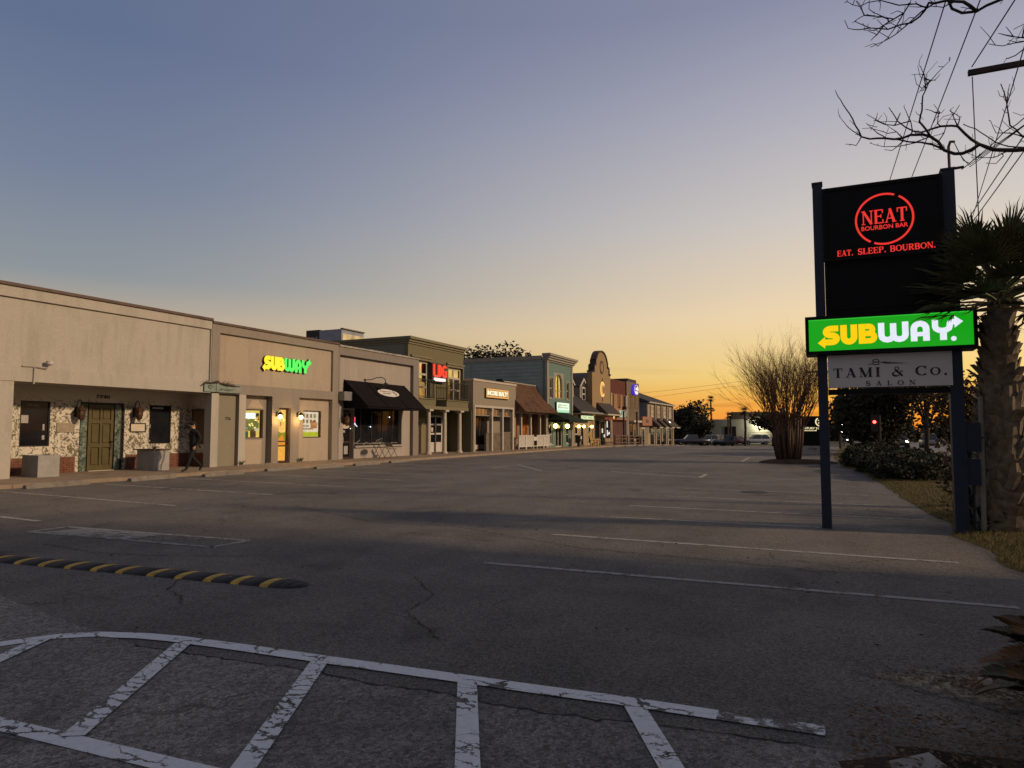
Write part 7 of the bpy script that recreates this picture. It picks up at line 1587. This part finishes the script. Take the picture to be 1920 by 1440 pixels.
# ------------------------------------------------------------------ vehicles
M['tyre'] = plain('tyre_rubber', (.012, .012, .012), .85, .2, 20)
M['rim'] = plain('wheel_rim', (.35, .35, .36), .35, .1, 9, metal=.8)
M['carglass'] = glass('car_glass', (.012, .013, .015), .05, .8)
def car(label, cat, name, loc, rz, paint, kind='suv', head=0.0, group='parked cars across the lot'):
    L, Wd, H = {'suv': (4.6, 1.85, 1.70), 'sedan': (4.5, 1.78, 1.42), 'pickup': (5.5, 1.95, 1.82)}[kind]
    t = thing(name, label, cat, loc, rz, group); w = Wd / 2
    hood = .98 if kind != 'sedan' else .88; belt = 1.02 if kind != 'sedan' else .92; zb = .32 if kind == 'suv' else .24
    if kind == 'pickup': hood, belt, zb = 1.08, 1.14, .42
    xf, xr = L / 2, -L / 2
    if kind == 'suv': cab = (1.05, .35, -1.75, -2.12)
    elif kind == 'sedan': cab = (.95, .20, -1.15, -1.75)
    else: cab = (1.15, .55, -.75, -.95)
    tail = belt if kind == 'suv' else (belt - .02 if kind == 'sedan' else 1.12)
    st = [(xf, zb + .12, hood - .28, w * .80), (xf - .12, zb, hood - .12, w * .93), (cab[0], zb, hood + .02, w), (cab[1], zb, belt, w), (0, zb, belt, w), (cab[2], zb, belt, w), (max(cab[3], xr + .12), zb, tail, w * .98), (xr + .1, zb + .04, tail - .02, w * .95), (xr, zb + .14, tail - .16, w * .86)]
    m = MB(); n = len(st)
    for x, a, b, q in st: m.v += [(x, -q * .93, a), (x, -q, (a + b) / 2), (x, -q * .95, b - .06), (x, -q * .82, b), (x, q * .82, b), (x, q * .95, b - .06), (x, q, (a + b) / 2), (x, q * .93, a)]
    for i in range(n - 1):
        for k in range(8): m.f.append((i * 8 + k, i * 8 + (k + 1) % 8, i * 8 + 8 + (k + 1) % 8, i * 8 + 8 + k)); m.mi.append(0)
    m.f += [tuple(range(8)), tuple(range((n - 1) * 8, n * 8))]; m.mi += [0, 0]; m.build('body', paint, t, True, local=True)
    g = [(cab[0], belt - .04, w * .84), (cab[1], H - .04, w * .70), (cab[2], H - .05, w * .69), (cab[3], belt - .04, w * .82)]
    A = [(g[0][0], -g[0][2], g[0][1]), (g[1][0], -g[1][2], g[1][1]), (g[2][0], -g[2][2], g[2][1]), (g[3][0], -g[3][2], g[3][1])]; Bq = [(x, -y, z) for x, y, z in A]
    m = MB(); m.quad(A[0], A[1], Bq[1], Bq[0]); m.build('windscreen', M['carglass'], t, local=True); m = MB(); m.quad(A[2], A[3], Bq[3], Bq[2]); m.build('rear_window', M['carglass'], t, local=True)
    for P in (A, Bq): m = MB(); m.poly(P); m.build('side_window', M['carglass'], t, local=True)
    m = MB(); m.box(g[2][0] - .05, -w * .70, H - .05, g[1][0] + .06, w * .70, H); m.build('roof', paint, t, local=True)
    m = MB()
    for P in (A, Bq):
        for a, b in ((0, 1), (2, 3)): m.tube([P[a], P[b]], .04, 4)
        md = (P[1][0] + P[2][0]) / 2; m.tube([(md, P[1][1], P[1][2]), (md, P[0][1], P[0][2])], .04, 4)
    m.build('pillars', paint, t, local=True)
    if kind == 'pickup':
        m = MB(); m.box(xr + .12, -w * .80, 1.0, cab[3] - .1, w * .80, 1.125); m.build('bed_liner', M['dark'], t, local=True)
    if kind == 'suv': m = MB(); [m.tube([(.3, s * w * .6, H + .04), (-1.6, s * w * .6, H + .04)], .025, 5) for s in (-1, 1)]; m.build('roof_rail', M['rim'], t, local=True)
    R_ = .36 if kind != 'sedan' else .32
    for x in (xf - .85, xr + .95):
        for s in (-1, 1):
            m = MB(); m.lathe([(R_ * .62, -.11), (R_ * .95, -.11), (R_, -.07), (R_, .07), (R_ * .95, .11), (R_ * .62, .11)], (x, s * (w - .12), R_), 16, 'y'); wq = m.build('wheel', M['tyre'], t, local=True)
            m = MB(); m.lathe([(R_ * .60, -.09), (R_ * .60, .09), (R_ * .2, .115), (.01, .115)], (x, s * (w - .12), R_), 12, 'y'); m.build('rim', M['rim'], wq, local=True)
    for s in (-1, 1):
        m = MB(); m.lathe([(.10, 0), (.10, .03), (.02, .04)], (xf - .05, s * w * .66, hood - .30), 10, 'x'); m.build('headlight', emit('headlight_lit', (1, .93, .78), 40) if head else M['rim'], t, local=True)
        m = MB(); m.box(xr - .01, s * w * .78 - .1, tail - .42, xr + .12, s * w * .78 + .1, tail - .14); m.build('taillight', plain('tail_red', (.20, .015, .012), .3), t, local=True)
    m = MB(); m.box(xf - .05, -w * .82, zb + .06, xf + .05, w * .82, zb + .24); m.build('front_bumper', M['dark'], t, local=True); m = MB(); m.box(xr - .05, -w * .84, zb + .08, xr + .05, w * .84, zb + .26); m.build('rear_bumper', M['dark'], t, local=True)
    return t
GZ = gz(120)
pn = lambda n, c: plain(n, c, .28, .06, 3, spec=.6)
car('dark blue pickup truck parked before the round dark tree', 'pickup truck', 'pickup_truck', (-21.0, 112.2, GZ), R(205), pn('navy_car', (.025, .030, .045)), 'pickup')
car('white wagon parked behind the dark pickup', 'car', 'parked_car', (-18.6, 116.0, GZ), R(150), pn('white_car', (.60, .60, .60)), 'suv')
car('black car with bright roof edge parked before the dark pole', 'car', 'parked_car', (-15.9, 110.8, GZ), R(120), pn('black_car', (.02, .021, .022)), 'suv')
car('dark red car parked left of the silver one', 'car', 'parked_car', (-16.4, 127.0, GZ), R(140), pn('red_car', (.13, .022, .020)), 'sedan')
car('silver wagon parked before the lit pale wall', 'car', 'parked_car', (-12.6, 124.6, GZ), R(200), pn('silver_car', (.26, .28, .32)), 'suv')
tm = plain('trolley_red', (.10, .025, .02), .6)
car('dark red van end just beyond the tan end building', 'van', 'van', (-25.4, 112.5, GZ), R(95), pn('maroon_car', (.10, .02, .018)), 'suv')
RG = 'cars driving on the road'
car('dark car with two brilliant headlights behind the right sign post', 'car', 'driving_car', (9.85, 97.2, gz(97)), R(-90), pn('grey_car', (.10, .10, .11)), 'suv', 1, RG)
car('car with small headlights seen through the scrub', 'car', 'driving_car', (4.95, 74.0, gz(74)), R(-90), pn('dark_car', (.04, .04, .045)), 'sedan', 1, RG)
car('distant car with headlights beside the thin dark pole', 'car', 'driving_car', (.95, 150.0, gz(150)), R(-90), pn('dark_car', (.04, .04, .045)), 'sedan', 1, RG)
car('farthest car with headlights on the road', 'car', 'driving_car', (5.0, 122.0, gz(120)), R(-90), pn('dark_car', (.04, .04, .045)), 'suv', 1, RG)

# ------------------------------------------------------------------ far buildings, lights
FB = thing('far_building', 'long pale flat roofed building with one bright wall light', 'building', (-14, 131, GZ))
M['palewall'] = stucco('pale_far_wall', (.36, .35, .30), .25)
m = MB(); m.box(-21.0, 131, GZ, -9.6, 150, 3.6); m.build('wall', M['palewall'], FB); m = MB(); m.box(-17.4, 130.7, 3.604, -9.4, 150, 4.9); m.build('upper_fascia', plain('dark_fascia', (.07, .045, .035), .8), FB)
m = MB(); m.box(-25.5, 133, GZ, -21.004, 150, 3.1); m.build('side_wing', plain('grey_wing', (.16, .16, .16), .8), FB)
bx('window', M['glass'], FB, -18.6, 130.9, .5, -16.6, 130.97, 2.3)
m = MB()
for k in range(9): m.box(-15.6, 130.96, -.4 + k * .42, -9.7, 130.985, -.385 + k * .42)
m.build('wall_joint', plain('joint_grey', (.20, .20, .18), .9), FB)
bl_ = thing('wall_light', 'bright wall light on the far pale building', 'wall lamp', (-12.7, 130.6, 3.2))
MB().ball((-12.7, 130.55, 3.1), .22, 10).build('lamp_head', emit('cool_white', (1, .95, .75), 12), bl_); bx('bracket', M['dark'], bl_, -12.8, 130.6, 3.3, -12.6, 131, 3.42)
LAMPS.append((-12.4, 129.8, 2.7, 900.0, (1, .93, .62)))
def street_light(label, x, y, z, col, r, st_, name='street_lamp', cat='street lamp', grp='lit lamps along the far road'):
    t = thing(name, label, cat, (x, y, gz(y)), 0, grp); MB().tube([(x, y, gz(y)), (x, y, z - .05)], [.07, .05], 6).build('pole', M['dark'], t); MB().ball((x, y, z), r, 10).build('lamp', emit('street_%d%d%d' % tuple(int(v * 9) for v in col), col, st_), t); return t
street_light('white lamp post at the far lot edge behind the crape myrtle', -7.4, 118, 1.1, (1, .95, .85), .22, 12)
street_light('bright white street lamp between the sign posts', .62, 96, 2.45, (1, .97, .9), .24, 14)
street_light('small white lamp between the sign posts', .45, 120, 1.3, (1, .9, .85), .14, 8)
tl = thing('traffic_light', 'red traffic light glowing in the dark trees', 'traffic light', (2.72, 43.5, 0)); MB().tube([(3.0, 43.5, 0), (3.0, 43.5, 2.35)], [.08, .07], 8).build('pole', M['dark'], tl)
m = MB(); m.box(2.60, 43.4, 1.45, 2.94, 43.6, 2.4); m.build('housing', M['dark'], tl)
tl.location = (1.78, 43.3, 0); ROOT[tl.name] = Vector((1.78, 43.3, 0))
for c in kids(tl): c.location = Vector((2.72, 43.5, 0)) - Vector((2.72, 43.5, 0))
MB().ball((1.82, 43.17, 1.99), .085, 10).build('red_lamp', emit('signal_red', (1, .05, .04), 10), tl)
# ---- monument sign
C2 = thing('monument_sign', 'white monument sign with glowing 21 emblem beyond the crape myrtle', 'monument sign', (-1.5, 48.8, 0))
bx('base', M['conc_l'], C2, -2.34, 48.7, -.05, -.62, 49.1, .55); bx('message_board', M['signblack'], C2, -2.30, 48.72, .554, -.66, 49.08, 1.38); bx('upper_panel', M['signblack'], C2, -2.26, 48.74, 1.384, -.70, 49.06, 2.45)
m = MB(); m.box(-2.345, 48.69, .56, -2.305, 49.1, 1.38); m.build('side_trim', M['conc_l'], C2)
m = MB(); f2 = fr_y(48.735); m.ribbon(f2, arc(-1.02, 2.08, .26, .26, 120, 420, 20), .07, .01); text(m, f2, '21', -1.16, -.90, 1.98, 2.20, .01, 0, .02); text(m, f2, 'CENTURY 21.', -2.22, -1.06, 1.60, 1.74, .01, 0, .02); m.build('lit_lettering', emit('lit_gold_white', (1.0, .86, .48), 1.0), C2)
m = MB(); u = -2.2
while u < -1.25: q = random.uniform(.05, .11); m.ribbon(f2, [(u, 1.52), (u + q, 1.52)], .05, .01); u += q + .03
m.build('lit_print', emit('lit_gold_white', (1.0, .86, .48), 1.0), C2)
m = MB(); text(m, fr_y(48.70), '7700', -1.75, -1.25, .30, .42, .01, 0, .015); m.build('number', M['dark'], C2)

# ------------------------------------------------------------------ walking person
def skin_body(name, verts, edges, radii, mats, matfn, parent, levels=2):
    me = bpy.data.meshes.new(name); me.from_pydata(verts, edges, []); o = bpy.data.objects.new(name, me); COL.objects.link(o)
    md = o.modifiers.new('skin', 'SKIN'); sv__ = me.skin_vertices[0].data
    for i, r in enumerate(radii): sv__[i].radius = r if hasattr(r, '__len__') else (r, r)
    sv__[0].use_root = True; sb_ = o.modifiers.new('sub', 'SUBSURF'); sb_.levels = levels; sb_.render_levels = levels
    dg = bpy.context.evaluated_depsgraph_get(); dg.update(); nm_ = bpy.data.meshes.new_from_object(o.evaluated_get(dg)); o.modifiers.clear(); o.data = nm_; bpy.data.meshes.remove(me); nm_.name = name
    nm_.materials.clear()
    for q in mats: nm_.materials.append(q)
    for p in nm_.polygons: p.material_index = matfn(p.center); p.use_smooth = True
    if parent: o.parent = parent
    return o
PX_, PY_ = -20.05, 17.2
PR = thing('person', 'person in black clothes and cap walking past the mural shop', 'person', (PX_, PY_, .11), R(168))
# local axes: the figure walks towards +Y
J = {'pel': (0, 0, .92), 'waist': (0, .01, 1.06), 'chest': (0, .0, 1.26), 'neckb': (0, .02, 1.42), 'neck': (0, .04, 1.49), 'head': (0, .07, 1.58), 'crown': (0, .055, 1.67),
     'hipL': (-.09, 0, .90), 'kneeL': (-.10, .17, .49), 'ankL': (-.10, .30, .09), 'toeL': (-.11, .47, .04), 'hipR': (.09, 0, .90), 'kneeR': (.10, -.02, .48), 'ankR': (.10, -.36, .16), 'toeR': (.10, -.27, .03),
     'shL': (-.19, 0, 1.38), 'elL': (-.24, -.10, 1.11), 'wrL': (-.22, .06, .90), 'shR': (.19, 0, 1.38), 'elR': (.25, -.12, 1.12), 'wrR': (.22, .02, .89)}
RD = {'pel': (.155, .12), 'waist': (.15, .12), 'chest': (.175, .13), 'neckb': (.11, .09), 'neck': .058, 'head': (.078, .095), 'crown': (.07, .085), 'hipL': .098, 'kneeL': .066, 'ankL': .048, 'toeL': .036, 'hipR': .098, 'kneeR': .066, 'ankR': .048, 'toeR': .036,
      'shL': .072, 'elL': .052, 'wrL': .034, 'shR': .072, 'elR': .052, 'wrR': .034}
names = list(J); ED_ = [('pel', 'waist'), ('waist', 'chest'), ('chest', 'neckb'), ('neckb', 'neck'), ('neck', 'head'), ('head', 'crown'), ('pel', 'hipL'), ('hipL', 'kneeL'), ('kneeL', 'ankL'), ('ankL', 'toeL'), ('pel', 'hipR'), ('hipR', 'kneeR'), ('kneeR', 'ankR'), ('ankR', 'toeR'), ('chest', 'shL'), ('shL', 'elL'), ('elL', 'wrL'), ('chest', 'shR'), ('shR', 'elR'), ('elR', 'wrR')]
V_ = [J[n] for n in names]; Ed = [(names.index(a), names.index(b)) for a, b in ED_]; Rd = [RD[n] for n in names]
for sd, wr in (('L', J['wrL']), ('R', J['wrR'])):      # palm, thumb and four fingers
    s = -1 if sd == 'L' else 1; w0 = names.index('wr' + sd); o_ = len(V_)
    V_.append((wr[0] - s * .005, wr[1] + .03, wr[2] - .07)); Rd.append((.030, .018)); Ed.append((w0, o_))
    for k in range(4):
        b = len(V_); y = wr[1] + .058 - .020 * k; l = (.035, .042, .038, .028)[k]; V_ += [(wr[0] - s * .008, y, wr[2] - .115), (wr[0] - s * .022, y + .006, wr[2] - .115 - l)]; Rd += [.0095, .008]; Ed += [(o_, b), (b, b + 1)]
    b = len(V_); V_ += [(wr[0] - s * .01, wr[1] + .075, wr[2] - .075), (wr[0] - s * .022, wr[1] + .088, wr[2] - .115)]; Rd += [.011, .009]; Ed += [(o_, b), (b, b + 1)]
M['skin'] = plain('skin', (.42, .26, .17), .6, .08, 9); M['cloth'] = plain('black_clothing', (.012, .012, .013), .9, .3, 9, .2, 60)
M['shoe'] = plain('black_shoe', (.010, .010, .010), .6)
def pm(c):
    if c.z > 1.475 or (c.z < .875 and abs(c.x) > .17 and c.z > .7): return 1
    if c.z < .10 and True: return 2
    return 0
skin_body('body', V_, Ed, Rd, [M['cloth'], M['skin'], M['shoe']], pm, PR)
m = MB(); m.ball((0, .065, 1.64), .108, 12, .78); m.v = [v for v in m.v]; m.build('cap', M['cloth'], PR, True, local=True)
m = MB(); m.prism([(-.075, .14, 1.635), (-.05, .235, 1.615), (.05, .235, 1.615), (.075, .14, 1.635)], (0, 0, .012)); m.build('cap_brim', M['cloth'], PR, local=True)
m = MB(); m.prism([(-.014, .155, 1.585), (.014, .155, 1.585), (0, .165, 1.62), ], (0, .022, -.012)); m.build('nose', M['skin'], PR, local=True)
for s in (-1, 1):
    MB().ball((s * .035, .158, 1.612), .010, 6).build('eye', M['dark'], PR, local=True); m = MB(); m.ball((s * .083, .06, 1.59), .022, 8, 1.5); m.build('ear', M['skin'], PR, local=True)
m = MB(); m.box(-.025, .155, 1.545, .025, .160, 1.551); m.build('mouth', plain('lips', (.25, .10, .08), .6), PR, local=True)

# ------------------------------------------------------------------ unseen building added across the road to shade the near lot
NBd = thing('added_shade_building', 'plain brick building added across the road, out of view, to shade the near lot', 'building', (22, -4, 0))
m = MB(); m.box(16.5, -24, -.1, 29, 11.0, 13.5); m.build('wall', plain('shade_building_brick', (.20, .13, .10), .9, .3, 2), NBd); m = MB(); m.box(16.3, -24.2, 13.504, 29.2, 11.2, 13.8); m.build('parapet', M['conc'], NBd)
for k in range(6): bx('window', M['glass'], NBd, 16.46, -20 + k * 4.6, 3.2, 16.498, -18 + k * 4.6, 5.2)

# ------------------------------------------------------------------ the light of the lit lamps
for i, (x, y, z, p, c) in enumerate(LAMPS):
    l = bpy.data.lights.new('lamp_light', 'POINT'); l.energy = p; l.color = c; l.shadow_soft_size = .12
    o = bpy.data.objects.new('lamp_light', l); COL.objects.link(o); o.location = (x, y, z)
